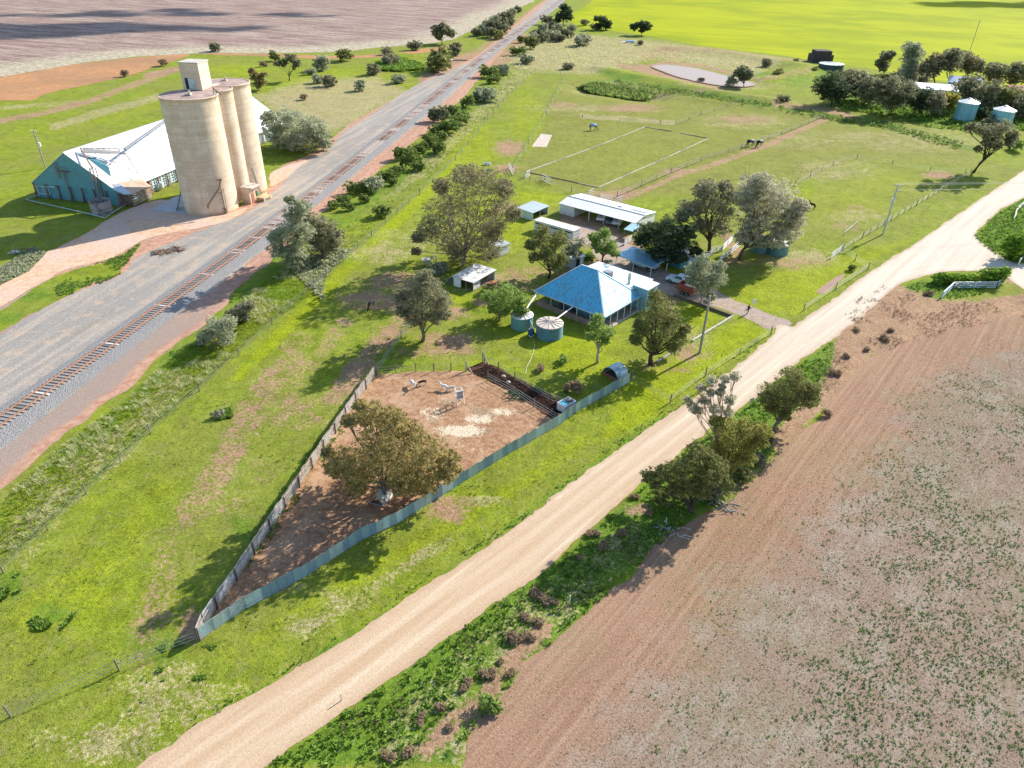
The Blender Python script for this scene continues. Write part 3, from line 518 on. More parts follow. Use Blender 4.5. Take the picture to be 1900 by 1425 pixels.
m = MB(); m.slab([S1(198, 4.0, .15), S1(186, 4.0, .15), S1(186, .05, 1.5), S1(204, .05, 1.9)][::-1], .08); m.build('leaning_sheet', MZW, silo)
# doorway, platform and chute between the cells
b = SC1+SN*5.6+SDIR*4.4; DF = FR((b[0], b[1]), 74)
m = MB(); DF.box(m, 0, 2.2, -1.2, .8, 0, 3.6); m.build('intake_room', MSILO, silo); m = MB(); DF.box(m, .5, 1.5, -1.26, -1.2, .1, 2.4); m.build('intake_door', MWOODR, silo)
m = MB(); DF.box(m, -.2, 3.2, -2.2, .9, 3.6, 3.8); m.build('intake_canopy', MCONC, silo)
m = MB(); DF.box(m, 2.4, 5.2, -3.0, -1.1, .75, .95)
for u, v in ((2.5, -2.9), (5.0, -2.9), (2.5, -1.3), (5.0, -1.3)): DF.box(m, u, u+.5, v, v+.2, 0, .75)
m.build('timber_platform', flat('pale_timber', (.55, .42, .24), .85), silo)
m = MB(); m.bar(DF(2.5, -1.1, 7.4), DF(3.0, -1.3, 4.2), .35); m.bar(DF(3.0, -1.3, 4.2), DF(3.9, -1.5, 1.2), .25); m.bar(DF(1.6, -1.4, 7.8), DF(3.1, -1.9, 8.3), .08); m.build('grain_chute', MGREYM, silo)
m = MB(); DF.box(m, 2.4, 3.0, -1.3, -.9, 1.2, 2.2); m.build('green_motor', flat('green_motor_paint', (.06, .16, .13), .6), silo)
# ================================================================ GRAIN SHED
GS = FR((-107.0, 155.5), math.degrees(math.atan2(-.238, .971))); GL, GW, EH, RH = 70.0, 21.8, 3.5, 10.7
shed = thing('grain_shed', 'long galvanised grain storage shed with a gable tinted teal by shade behind the silos', 'shed', GS(GW/2, 0, 0))
m = MB(); ov = .5
m.slab([GS(-ov, -.3, EH-.33), GS(GW/2, -.3, RH), GS(GW/2, GL+.3, RH), GS(-ov, GL+.3, EH-.33)], .08); m.build('roof_slope', MZ, shed)
MZG = m_metal('shed_roof_glare_dulled', (.70, .74, .76), .4, .52, (.42, .40, .37), .8, .16)  # sunlit slope's own copy, base and sheen dulled against sun glare
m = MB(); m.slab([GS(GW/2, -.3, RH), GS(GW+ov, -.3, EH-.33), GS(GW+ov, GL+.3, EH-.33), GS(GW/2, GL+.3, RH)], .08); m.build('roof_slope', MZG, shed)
m = MB()
for k in range(1, 12): u = GL*k/12; m.bar(GS(GW/2+.1, u, RH+.03), GS(GW+ov, u, EH-.27), .05); m.bar(GS(GW/2-.1, u, RH+.03), GS(-ov, u, EH-.27), .05)
m.build('roof_sheet_lap', MGREYM, shed)
m = MB(); m.bar(GS(GW/2, -.35, RH+.05), GS(GW/2, GL+.35, RH+.05), .35, .12); m.build('ridge_cap', MZ, shed)
for v0 in (0, GL):                       # gables, wall bays below
    m = MB(); y0, y1 = (v0-.12, v0) if v0 == 0 else (v0, v0+.12)
    P = [(0, 3.2), (GW, 3.2), (GW, 3.45), (GW/2, RH-.1), (0, 3.45)]
    m.add([GS(u, y0, z) for u, z in P]+[GS(u, y1, z) for u, z in P], [(0, 1, 2, 3, 4), (9, 8, 7, 6, 5), (0, 5, 6, 1)]); m.build('gable_wall', MTEAL, shed)
nb = 7
for k in range(nb):
    u0, u1 = GW*k/nb+.1, GW*(k+1)/nb-.1; m = MB()
    for j in range(6): z = .35+j*.47; GS.box(m, u0, u1, .12, .2, z, z+.43)
    m.build('wall_panel', MTEAL, shed); m = MB()
    for j in range(6): z = .35+j*.47; GS.box(m, u0, u1, GL-.2, GL-.12, z, z+.43)
    m.build('wall_panel', MTEAL, shed)
for v_ in (.2, GL-.4): m = MB(); GS.box(m, .1, GW-.1, v_, v_+.2, 0, 3.4); m.build('inner_wall', MTEAL, shed)
for k in range(nb+1):
    u = GW*k/nb; m = MB(); m.bar(GS(u, -.1, 3.3), GS(u, -.1, 0), .22); m.bar(GS(u, -.1, 1.5), GS(u, -.8, 0), .14); m.bar(GS(u, -.85, .1), GS(u, 0, .1), .2, .12); m.build('frame_post', MRUSTM, shed)
m = MB(); GS.box(m, 2.1, 2.2, -.2, -.1, .9, 2.6); GS.box(m, .7, .8, -.2, -.1, .9, 2.6); GS.box(m, 3.6, 3.7, -.2, -.1, .9, 2.6)
for z in (.9, 2.6): GS.box(m, .7, 3.7, -.22, -.1, z, z+.1)
m.build('sliding_door_frame', MZW, shed)
m = MB(); GS.box(m, 4.0, 5.6, -.2, -.12, 2.7, 2.9); m.build('lintel', MZW, shed)
# long right side: bays with studs and rails
nb2 = 22; bl = GL/nb2
for sidev, su in ((GW, 1), (0, -1)):
    for k in range(nb2):
        v0 = k*bl; m = MB()
        GS.box(m, sidev-.15*su, sidev-.3*su, v0, v0+bl, 0, 3.3)
        for j in range(5): z = .3+j*.6; GS.box(m, sidev-.15*su, sidev+.02*su, v0+.1, v0+bl-.1, z, z+.14)
        for q in (.33, .66): GS.box(m, sidev-.15*su, sidev+.06*su, v0+bl*q, v0+bl*q+.12, 0, 3.2)
        m.build('wall_bay', MZW, shed)
        m = MB(); m.bar(GS(sidev+.15*su, v0, 3.2), GS(sidev+.15*su, v0, 0), .26); m.bar(GS(sidev+.2*su, v0, 1.6), GS(sidev+1.0*su, v0, 0), .14); m.build('frame_post', MRUSTM, shed)
m = MB(); GS.box(m, GW+.02, GW+.12, 7.6, 8.5, .2, 3.0); m.build('shed_door', flat('door_timber', (.5, .27, .1), .8), shed)
m = MB(); GS.box(m, GW+.05, GW+.3, 7.1, 7.4, 0, 3.3); GS.box(m, GW+.05, GW+.3, 9.6, 9.9, 0, 3.3); GS.box(m, GW+.03, GW+.08, 8.5, 9.6, .1, 3.1); m.build('door_frame', MWOODR, shed)
m = MB(); m.lathe(GS(GW+.9, 12.4, .6), [(.42, 0), (.45, .1), (.45, 1.1), (.3, 1.25)], 16, cap_bot=True); m.build('white_drum', MWHITE, shed)
m = MB(); m.slab([GS(GW-1.6, .6, 4.6), GS(GW+3.0, .4, 2.9), GS(GW+3.1, 6.6, 2.9), GS(GW+.3, 7.4, 4.0)][::1], .1); m.build('skillion_roof', m_metal('brown_stained_roof', (.55, .42, .30), .2, .6, (.3, .2, .14), .5, .5), shed)
m = MB(); m.slab([GS(GW-2.0, -.2, 4.4), GS(GW+1.6, -.4, 3.0), GS(GW+3.0, .4, 2.95), GS(GW-.4, 1.6, 4.5)], .08); m.build('skillion_roof', MZW, shed)
m = MB()
for k in range(7):
    for j in range(6): GS.box(m, GW+2.7, GW+2.85, .6+k*.85, 1.38+k*.85, .3+j*.45, .6+j*.45)
m.build('slatted_wall', MWOOD, shed)
m = MB()
for v in (.5, 2.6, 4.6, 6.6): GS.box(m, GW+2.55, GW+2.7, v, v+.15, 0, 2.95)
for j in range(6): GS.box(m, GW+.2, GW+2.6, .45, .55, .3+j*.45, .6+j*.45)
m.build('skillion_frame', MRUSTM, shed)
# dormer slit and elevator truss on the roof
rz = lambda u: RH-(u-GW/2)*(RH-EH)/(GW/2)
m = MB(); m.slab([GS(13.6, 3.0, rz(13.6)+.12), GS(18.8, 2.6, rz(18.8)+.12), GS(17.6, 3.9, rz(17.6)+.9), GS(14.4, 4.2, rz(14.4)+.5)], .06); m.build('roof_dormer', MTEAL, shed)
m = MB(); m.slab([GS(12.6, 3.4, rz(12.6)+1.3), GS(13.2, 2.6, rz(13.2)+1.0), GS(18.0, 7.6, rz(15.4)+1.5), GS(17.4, 8.6, rz(15.4)+1.7)], .12); m.build('conveyor_cover', m_metal('conveyor_cover_iron', (.36, .36, .35), .3, .6), shed)
m = MB(); A0, B0 = GS(12.2, 3.2, rz(12.2)+1.1), GS(17.8, 9.6, rz(17)+3.0); A1, B1 = (A0[0], A0[1], A0[2]-.9), (B0[0], B0[1], B0[2]-1.0)
for a, b_ in ((A0, B0), (A1, B1)): m.bar(a, b_, .12)
for k in range(9):
    f = k/8; g_ = min(1, f+.125); L = lambda P, Q, t: tuple(P[i]+(Q[i]-P[i])*t for i in range(3)); m.bar(L(A0, B0, f), L(A1, B1, f), .07); m.bar(L(A0, B0, f), L(A1, B1, g_), .06)
m.bar(B1, GS(20.6, 9.0, 3.9), .12); m.bar(B1, GS(16.4, 4.6, rz(16.4)), .1); m.bar(B0, GS(19.6, 12.6, rz(19.6)), .1)
for k in range(4): m.bar(GS(17.4+k*.8, 9.4-k*1.2, 7.6-k*.9), GS(18.6+k*.6, 9.8-k*1.1, 4.8-k*.3), .06)
m.build('conveyor_truss', MRUSTM, shed)
m = MB(); m.bar(B0, GS(11.2, 40, RH+1.3), .45, .3); 
for f in (.25, .5, .75): m.bar((B0[0]+(GS(11.2, 40)[0]-B0[0])*f, B0[1]+(GS(11.2, 40)[1]-B0[1])*f, B0[2]+(RH+1.3-B0[2])*f), (B0[0]+(GS(11.2, 40)[0]-B0[0])*f+.2, B0[1]+(GS(11.2, 40)[1]-B0[1])*f, rz(GW/2+6*(1-f))+.1), .09)
m.build('roof_conveyor', MGREYM, shed)
m = MB()                                     # elevator leg tower at the gable
for du, dv in ((0, 0), (.8, 0), (0, .8), (.8, .8)): m.bar(GS(17.2+du, -1.0+dv, 8.2), GS(17.2+du, -1.0+dv, 0), .12)
for k in range(14): z = .4+k*.58; m.bar(GS(17.2, -1.0, z), GS(18.0, -1.0, z), .06); m.bar(GS(17.2, -1.0, z), GS(18.0, -.2, z+.5), .05)
m.bar(GS(17.6, -.6, 8.2), A0, .25); m.bar(GS(17.6, -.6, 8.1), GS(15.6, 2.0, rz(15.6)), .1); m.build('elevator_tower', MRUSTM, shed)
m = MB()                                     # balcony and ladder on the gable
GS.box(m, 8.2, 11.0, -1.0, -.14, 6.6, 6.7)
for u in (8.2, 9.1, 10.1, 11.0): m.bar(GS(u, -1.0, 6.6), GS(u, -1.0, 7.7), .06)
for z in (7.2, 7.7): m.bar(GS(8.2, -1.0, z), GS(11.0, -1.0, z), .05)
for u in (9.3, 9.75): m.bar(GS(u, -.45, 6.6), GS(u, -.45, 0), .06)
for k in range(16): m.bar(GS(9.3, -.45, .3+k*.4), GS(9.75, -.45, .3+k*.4), .04)
m.build('gable_ladder', MRUSTM, shed)
m = MB(); GS.box(m, 7.4, 8.3, -.17, -.13, 4.9, 8.2); m.build('gable_hatch', m_metal('hatch_iron', (.10, .17, .19), .2), shed)
m = MB(); m.tube([GS(9.9, 8.5, rz(GW/2)+.0), GS(9.9, 8.5, RH+2.2)], .05, 5); m.build('vent_pipe', MRUSTM, shed)
# rusty tank and pipe rail by the gable
t = thing('feed_tank', 'rusty open steel tank in the shade of the shade-tinted gable', 'tank', (-87.6, 145.6, 0))
m = MB(); m.lathe((-87.6, 145.6, 0), [(2.05, 0), (2.05, 2.9), (1.97, 2.9), (1.97, .4)], 28, cap_top=True); m.build('tank_wall', m_metal('stained_tank_iron', (.34, .33, .34), .35, .6, (.12, .09, .08), .8, .7), t, sm=False)
for z in (.05, 1.4, 2.85): MB().lathe((-87.6, 145.6, z), [(2.06, -.04), (2.11, -.02), (2.11, .04), (2.06, .06)], 28, cap_top=False).build('hoop', MRUSTM, t)
t = thing('pipe_rail', 'low pale pipe rail round the gable end of the grain shed', 'rail', G(48, 373))
RP = [(82,363),(52,371),(50,374),(165,400),(196,408),(210,398),(262,366),(300,350),(340,333)]; P = W(RP); m = MB()
m.tube([(p[0], p[1], .45) for p in P], .09, 6); m.build('rail_pipe', m_metal('pale_pipe', (.45, .62, .64), .3), t)
m = MB()
for a, b_ in zip(P[:-1], P[1:]):
    n_ = max(1, int(np.linalg.norm(a-b_)/3))
    for k in range(n_): q = a+(b_-a)*k/n_; m.bar((q[0], q[1], 0), (q[0], q[1], .5), .1)
m.build('post', MRUSTM, t)
# ================================================================ RAILWAY
RC = [(-64.5,58),(-62.6,71),(-60.2,82.2),(-57.6,93.8),(-54.9,106.8),(-50.9,129.5),(-49.5,138),(-45.0,163),(-43.6,172),(-41.2,188),(-38.8,204),(-36.0,222),(-33.2,240),(-30.6,256),(-22.5,300),(-15.2,340),(-6.5,384),(9,461),(34,573),(70,738),(130,1000)]
RC = [np.array(p, float) for p in RC]
_p = [G(*q)[:2] for q in ((10,778),(135,691),(240,617),(342,549),(456,455),(489,431),(613,338),(638,316),(678,286),(704,264),(726,246),(752,223),(777,205),(864,134),(903,103),(951,68),(998,33),(1042,0))]
_y = np.array([q[1] for q in _p]); _x = np.array([q[0] for q in _p]); _c = np.polyfit(_y, _x, 4, w=1/np.sqrt(_y))
railx = lambda y: np.polyval(_c, y)
def railpt(y): return np.array([railx(y), y])
ys = [52.0]
while ys[-1] < 900: ys.append(ys[-1]+.68*.975 if ys[-1] < 560 else ys[-1]+8)
ysn = np.array(ys); CP = np.stack([railx(ysn), ysn], 1); TG = np.gradient(CP, axis=0); TG /= np.linalg.norm(TG, axis=1)[:, None]; NR = np.stack([TG[:, 1], -TG[:, 0]], 1)
def ribbon(prof, mat, name, parent=None, kind=None, step=1):
    idx = list(range(0, len(CP), step)); k = len(prof); V = []; F = []
    for i in idx:
        for o_, z in prof: q = CP[i]+NR[i]*o_; V.append((q[0], q[1], z))
    for a in range(len(idx)-1):
        for b_ in range(k-1): F.append((a*k+b_, a*k+b_+1, (a+1)*k+b_+1, (a+1)*k+b_))
    V = np.array(V)
    if parent is not None: V = V-np.array(world_loc(parent))
    me = mesh_np(name, V, np.array(F)); o = link_mesh(name, me, mat, parent)
    return tag(o, kind=kind)
ribbon([(-2.9, .05), (-1.75, .26), (1.75, .26), (3.6, .05)][::-1], m_ballast(), 'ballast', kind='structure', step=3)
rw = thing('railway_track', 'rusty broad gauge railway track running diagonally past the silos', 'railway', (CP[0][0], CP[0][1], 0))
MRAIL = flat('rusty_rail', (.30, .155, .10), .75, .3, var=.2)
for sgn in (-.83, .83): ribbon([(sgn-.075, .38), (sgn-.075, .53), (sgn+.075, .53), (sgn+.075, .38)][::-1], MRAIL, 'rail', rw, step=2)
def sleeper_mesh(dd): return MB().box((0, 0, 0), (2.6, .26, .13)).add([], [])
SMT = [flat('grey_sleeper', (.30, .28, .265), .9, var=.3), flat('brown_sleeper', (.31, .25, .21), .9, var=.3), flat('white_sleeper', (.66, .63, .58), .8, var=.1), flat('dark_sleeper', (.16, .15, .14), .9)]
sms = []
for mt in SMT:
    me = bpy.data.meshes.new('sleeper'); b_ = MB().box((0, 0, 0), (2.65, .27, .14)); me.from_pydata(b_.v, [], b_.f); me.materials.append(mt); sms.append(me)
rwl = np.array(world_loc(rw)); rs = random.Random(5); cnt = 0; far_sl = MB(); far_w = MB()
runs = [(136, 152), (158, 176)]
for i in range(len(CP)):
    y = ysn[i]
    if y < 57: continue
    if y > 560: break
    y_ = y; pw = .05 if y < 84 else .02 if y < 120 else .38 if y < 150 else .30 if y < 300 else .3
    if 76 < y < 77.5 or 88.5 < y < 90: pw = .8
    v = vnoise(np.array([y*.12]), np.array([3.3]), 4)[0]
    if y > 120: pw = .75 if v > .55 else .12
    k = 2 if rs.random() < pw else (3 if rs.random() < .05 else (1 if y > 125 and rs.random() < .75 else rs.choice([0, 0, 1])))
    ang = math.atan2(TG[i][1], TG[i][0])-math.pi/2
    if cnt < 300:
        o = bpy.data.objects.new('sleeper', sms[k]); COL.objects.link(o); o.parent = rw; o.location = (CP[i][0]-rwl[0], CP[i][1]-rwl[1], .29+rs.uniform(-.01, .012)); o.rotation_euler = (0, 0, ang+rs.uniform(-.025, .025)); cnt += 1
    else: (far_w if k == 2 else far_sl).box((CP[i][0], CP[i][1], .29), (2.65, .27, .14), ang)
tag(far_sl.build('sleeper', SMT[1], rw), kind='stuff'); tag(far_w.build('sleeper', SMT[2], rw), kind='stuff')
# ================================================================ HOUSE
HS = FR((13.9, 97.4), math.degrees(math.atan2(.647, -.763))-180+180)      # u runs from front corner to left corner
HS.e1 = np.array([-.763, .647]); HS.e2 = np.array([.647, .763]); HS.a = math.atan2(.647, -.763)
hb = lambda mb, u0, u1, v0, v1, z0, z1: mb.box(HS((u0+u1)/2, (v0+v1)/2, (z0+z1)/2), (abs(u1-u0), abs(v1-v0), abs(z1-z0)), HS.a)
house = thing('house', 'farmhouse with a big blue and white weathered hipped iron roof and verandahs', 'house', HS(6.9, 5.3))
LU, LV, EZ, RZ = 13.8, 10.6, 2.42, 6.9
m = MB(); m.slab([HS(0, 0, EZ), HS(5.3, 5.3, RZ), HS(8.5, 5.3, RZ), HS(LU, 0, EZ)], .07); m.build('roof_slope', MHR, house)
m = MB(); m.slab([HS(0, 0, EZ), HS(0, LV, EZ), HS(5.3, 5.3, RZ)], .07); m.build('roof_slope', MHR2, house)
m = MB(); m.slab([HS(LU, 0, EZ), HS(8.5, 5.3, RZ), HS(LU, LV, EZ)], .07); m.slab([HS(0, LV, EZ), HS(LU, LV, EZ), HS(8.5, 5.3, RZ), HS(5.3, 5.3, RZ)], .07); m.build('roof_slope', MHR, house)
m = MB()
for a, b_ in ((HS(0, 0, EZ+.05), HS(5.3, 5.3, RZ+.05)), (HS(LU, 0, EZ+.05), HS(8.5, 5.3, RZ+.05)), (HS(0, LV, EZ+.05), HS(5.3, 5.3, RZ+.05)), (HS(5.3, 5.3, RZ+.06), HS(8.5, 5.3, RZ+.06)), (HS(LU, LV, EZ+.05), HS(8.5, 5.3, RZ+.05))): m.bar(a, b_, .22, .06)
m.build('ridge_cap', m_metal('ridge_iron', (.75, .82, .86), .5, .4), house)
m = MB()
for a, b_ in ((HS(-.06, -.06, EZ-.08), HS(LU+.06, -.06, EZ-.08)), (HS(-.06, -.06, EZ-.08), HS(-.06, LV, EZ-.08)), (HS(LU+.06, -.06, EZ-.08), HS(LU+.06, LV, EZ-.08))): m.bar(a, b_, .12, .12)
m.build('gutter', flat('cream_gutter', (.6, .62, .6), .5), house)
MHW = m_metal('teal_house_wall', (.13, .36, .43), .05, .6, (.25, .3, .3), .25)
m = MB(); hb(m, 2.1, LU-2.3, 2.3, LV-.3, 0, 2.6); hb(m, 1.9, 2.1, 2.3, LV-.3, 0, 3.2); m.build('wall', MHW, house)
for (u, v, wd, ax_) in ((5.2, 2.24, 1.0, 0), (8.0, 2.24, 1.4, 0), (1.84, 4.2, 1.2, 1), (1.84, 7.2, 1.2, 1)):
    f = MB(); g_ = MB()
    if ax_ == 0: hb(f, u, u+wd, v, v+.08, .9, 2.05); hb(g_, u+.08, u+wd-.08, v-.03, v+.02, .98, 1.97)
    else: hb(f, v and u, u+.08, v, v+wd, .9, 2.05); hb(g_, u-.03, u+.02, v+.08, v+wd-.08, .98, 1.97)
    w_ = f.build('window', MWHITE, house); g_.build('pane', MGLASS, w_)
m = MB(); hb(m, 6.9, 7.8, 2.2, 2.3, .05, 2.0); m.build('door', flat('dark_green_door', (.04, .08, .06), .6), house)
m = MB(); hb(m, .0, LU, .0, 2.3, 0, .12); hb(m, 0, 1.9, 2.3, LV, 0, .12); m.build('verandah_floor', flat('verandah_concrete', (.36, .27, .22), .85), house)
m = MB(); hb(m, -.35, 0, -.3, LV, 0, .1); m.build('kerb', MCONC, house)
for k in range(6): m = MB(); m.bar(HS(.08, .08+k*1.95, .1), HS(.08, .08+k*1.95, EZ-.1), .1); m.bar(HS(.08, .08+k*1.95, EZ-.5), HS(.08, .55+k*1.95, EZ-.15), .06); m.build('verandah_post', MWHITE, house)
for k in range(1, 6): m = MB(); m.bar(HS(k*2.6, .08, .1), HS(k*2.6, .08, EZ-.1), .1); m.build('verandah_post', MWHITE, house)
m = MB(); hb(m, .3, LU-.2, .02, .06, .12, .95); m.build('verandah_screen', flat('faded_red_mesh', (.30, .2, .17), .9), house)
m = MB(); m.tube([HS(9.6, 1.3, .45), HS(9.6, 1.3, 1.9)], .75, 20); m.build('verandah_tank', flat('dark_tank', (.09, .1, .09), .6), house)
m = MB(); m.lathe(HS(9.6, 1.3, 1.85), [(.8, 0), (.8, .12), (.1, .2)], 20); m.build('verandah_tank_lid', MWHITE, house)
# rear skillion and side block
m = MB(); m.slab([HS(1.2, 9.8, 3.45), HS(1.2, 16.2, 3.1), HS(12.4, 16.2, 3.1), HS(12.4, 9.8, 3.45)][::-1], .12); m.build('flat_roof', MZ, house)
m = MB(); hb(m, 1.5, 12.1, 10.2, 15.9, 0, 3.0); m.build('rear_wall', MHW, house)
m = MB(); m.slab([HS(-1.4, 10.1, 3.95), HS(-1.4, 13.7, 3.95), HS(1.8, 13.7, 4.05), HS(1.8, 10.1, 4.05)][::-1], .12); m.build('flat_roof', MZ, house)
MHB = m_metal('light_blue_wall', (.24, .46, .54), .1, .5, (.3, .33, .33), .3)
m = MB(); hb(m, -1.2, 1.6, 10.3, 13.5, 0, 3.83); m.build('side_wall', MHB, house)
m = MB(); m.slab([HS(-1.25, 10.9, 2.5), HS(-2.3, 10.9, 1.9), HS(-2.3, 13.1, 1.9), HS(-1.25, 13.1, 2.5)], .06); m.build('awning', MWHITE, house)
f = MB(); hb(f, -1.27, -1.2, 11.2, 12.8, 1.0, 2.1); w_ = f.build('window', MWHITE, house); g_ = MB(); hb(g_, -1.3, -1.26, 11.28, 12.72, 1.08, 2.02); g_.build('pane', MGLASS, w_)
m = MB(); c = HS(7.0, 10.9, 3.4); m.box((c[0], c[1], 3.95), (1.35, 1.35, .95), HS.a); cl = m.build('evaporative_cooler', flat('cooler_grey', (.12, .13, .14), .6), house, bevel=.08)
m = MB(); m.box((c[0], c[1], 4.47), (1.2, 1.2, .1), HS.a); m.build('cooler_lid', flat('cooler_lid', (.3, .33, .35), .5), cl)
m = MB(); c = HS(2.9, 11.2); m.tube([(c[0], c[1], 3.2), (c[0], c[1], 5.0)], .26, 10); m.tube([(c[0], c[1], 5.0), (c[0], c[1], 5.15)], .34, 10); m.tube([(c[0], c[1], 5.2), (c[0], c[1], 5.35)], .12, 8); m.build('flue', m_metal('stained_flue', (.6, .56, .5), .3, .5, (.3, .24, .2), .7, 2), house)
# downpipes to tanks
T1 = np.array([5.55, 95.7]); T2 = np.array([1.35, 98.4])
def rtank(c, r, h, label, nrib=9, roof=(.74, .71, .66), wall=None, group=None, ribs=True, cat='water tank', name='water_tank', cone=.28):
    t = thing(name, label, cat, (c[0], c[1], 0), 0, group); prof = [(r, 0)]
    if ribs:
        n_ = int(h/.16)
        for k in range(n_): z = h*k/n_; prof += [(r+.03, z+h/n_*.25), (r-.02, z+h/n_*.75)]
    prof.append((r, h)); MB().lathe((c[0], c[1], 0), prof, 40, cap_top=False).build('tank_wall', wall or MTANK, t, sm=False)
    MB().lathe((c[0], c[1], 0), [(r+.07, h-.05), (r+.07, h+.04), (r*.5, h+cone*.55), (.12, h+cone)], 40).build('tank_roof', flat('tank_lid_iron', roof, .5, .25, var=.15, sc=2), t)
    m = MB()
    for k in range(13): a = 2*math.pi*k/13+.2; m.bar((c[0]+math.cos(a)*.15, c[1]+math.sin(a)*.15, h+cone+.02), (c[0]+math.cos(a)*(r), c[1]+math.sin(a)*(r), h+.07), .09, .05)
    m.build('roof_rib', flat('rib_iron', (.28, .26, .25), .6), t); return t
t1 = rtank(T1, 2.02, 2.15, 'large corrugated shade-tinted teal rainwater tank nearer the camera beside the house', roof=(.66, .57, .48), group='rainwater tanks at the house corner')
t2 = rtank(T2, 1.72, 2.1, 'smaller smooth shade-tinted teal rainwater tank behind the corrugated one at the house corner', roof=(.76, .75, .73), ribs=False, wall=m_metal('smooth_shade_teal_tank', (.12, .30, .31), .1, .5), group='rainwater tanks at the house corner')  # smooth tank wall has the same shade teal in its colour
for a, b_, par in ((HS(LU-.6, -.1, EZ-.2), (T2[0]+.5, T2[1]+.9, 2.45), house), (HS(5.9, -.1, EZ-.2), (T1[0]+1.0, T1[1]+.8, 2.45), house)):
    m = MB(); m.tube([a, b_, (b_[0], b_[1], 2.15)], .11, 8); m.build('downpipe', MWHITE, par)
pt = thing('pressure_pump', 'small blue pump drum with white pipes between the two rainwater tanks', 'pump', (2.75, 95.6, 0))
m = MB(); m.tube([(2.75, 95.6, 0), (2.75, 95.6, 1.0)], .5, 16); m.build('drum', flat('blue_drum', (.03, .10, .17), .5), pt)
m = MB(); m.tube([(2.6, 96.5, 2.1), (3.0, 95.8, 1.35), (3.6, 96.1, 1.3)], .07, 6); m.tube([(2.4, 95.4, 1.1), (2.9, 95.8, 1.3)], .09, 6); m.tube([(2.4, 95.0, .3), (2.8, 94.6, .2), (3.1, 95.0, .4)], .05, 6); m.build('white_pipe', MWHITE, pt)
h_ = MB(); h_.tube([(*G(x, y)[:2], .04) for x, y in ((990, 628),(992, 640),(990,652),(984,668),(977,682),(975,694))], .035, 5); tag(h_.build('garden_hose', flat('pale_hose', (.6, .62, .4), .6)), 'pale garden hose trailing over the lawn from the blue pump drum', 'hose')
# ================================================================ SHEDS
MS = FR((9.6, 151.9), math.degrees(math.atan2(-.61, .79))); ML, MD = 18.9, 8.3
ms = thing('machinery_shed', 'long white iron open-fronted machinery shed at the back of the farmyard', 'shed', MS(ML/2, MD/2))
m = MB(); m.slab([MS(-.1, -.3, 2.3), MS(ML+.2, -.3, 2.3), MS(ML+.2, MD*.42, 3.0), MS(-.1, MD*.42, 3.0)], .07); m.build('roof_slope', m_metal('cream_white_roof', (.84, .84, .80), .25, .45, (.62, .56, .44), .5, .25), ms)
m = MB(); m.slab([MS(-.1, MD*.42, 2.97), MS(ML+.2, MD*.42, 2.97), MS(ML+.2, MD+.2, 2.4), MS(-.1, MD+.2, 2.4)], .07); m.build('roof_slope', MZ, ms)
m = MB(); m.bar(MS(-.1, MD*.42, 3.04), MS(ML+.2, MD*.42, 3.04), .3, .05); m.build('ridge_cap', MGREYM, ms)
m = MB(); MS.box(m, 11.5, 12.6, MD*.6, MD*.64, 2.84, 2.95); MS.box(m, 15.0, 18.6, MD*.62, MD*.65, 2.84, 2.93); m.build('skylight_strip', MGREYM, ms)
for u_ in (0, ML-.1): m = MB(); MS.box(m, u_, u_+.1, 0, MD, 0, 2.35); m.build('end_wall', MWHITE, ms)
m = MB(); MS.box(m, 3.9, ML, MD-.1, MD, 0, .9); MS.box(m, 3.9, ML, MD-.1, MD, 1.5, 2.35); MS.box(m, 0, 3.9, MD-.1, MD, 0, 2.35); m.build('rear_wall', MZW, ms)
m = MB(); MS.box(m, .1, 3.9, 0, .1, 0, 2.22); MS.box(m, 3.8, 3.9, .1, MD-.1, 0, 2.25); m.build('front_panel', m_metal('white_sheet_wall', (.62, .66, .66), .2, .5), ms)
for u in (7.6, 11.3, 15.0, 18.6): m = MB(); m.bar(MS(u, .1, 0), MS(u, .1, 2.25), .16); m.build('post', MZW, ms)
m = MB(); m.slab([MS(ML-.6, -.35, 2.25), MS(ML+1.6, -.35, 2.2), MS(ML+1.6, -3.6, 1.8), MS(ML-.6, -3.6, 1.8)][::-1], .07)
m.build('side_awning', m_metal('blue_awning', (.42, .66, .76), .3, .4), ms)
for u, v in ((ML-.5, -3.4), (ML+1.5, -3.4)): m = MB(); m.bar(MS(u, v, 0), MS(u, v, 1.8), .1); m.build('post', MGREYM, ms)
def gable_shed(name, label, cat, o, deg, L, D, h0, h1, roofm, wallm, parts=(), open_front=False, group=None, ov=.2):
    F = FR(o, deg); t = thing(name, label, cat, F(L/2, D/2), 0, group)
    m = MB(); m.slab([F(-ov, -ov, h0), F(L+ov, -ov, h0), F(L+ov, D+ov, h1), F(-ov, D+ov, h1)], .07); m.build('roof', roofm, t)
    m = MB()
    hm = min(h0, h1)-.07
    if not open_front: F.box(m, 0, L, 0, .08, 0, h0-.09)
    F.box(m, 0, L, D-.08, D, 0, h1-.09)
    for u in (0, L-.08):
        P = [F(u, .08, 0), F(u, D-.08, 0), F(u, D-.08, h1-.1), F(u, .08, h0-.1)]; Q = [F(u+.08, .08, 0), F(u+.08, D-.08, 0), F(u+.08, D-.08, h1-.1), F(u+.08, .08, h0-.1)]
        m.add(P+Q, [(0, 1, 2, 3), (7, 6, 5, 4), (3, 2, 6, 7), (0, 3, 7, 4), (1, 5, 6, 2)])
    m.build('wall', wallm, t); return t, F
t, F = gable_shed('small_shed', 'small dark-roofed lean-to shed left of the long machinery shed', 'shed', (3.7, 146.8), 54, 5.8, 4.0, 1.75, 2.0, m_metal('grey_blue_roof', (.45, .52, .56), .4, .5), MZW, open_front=True)
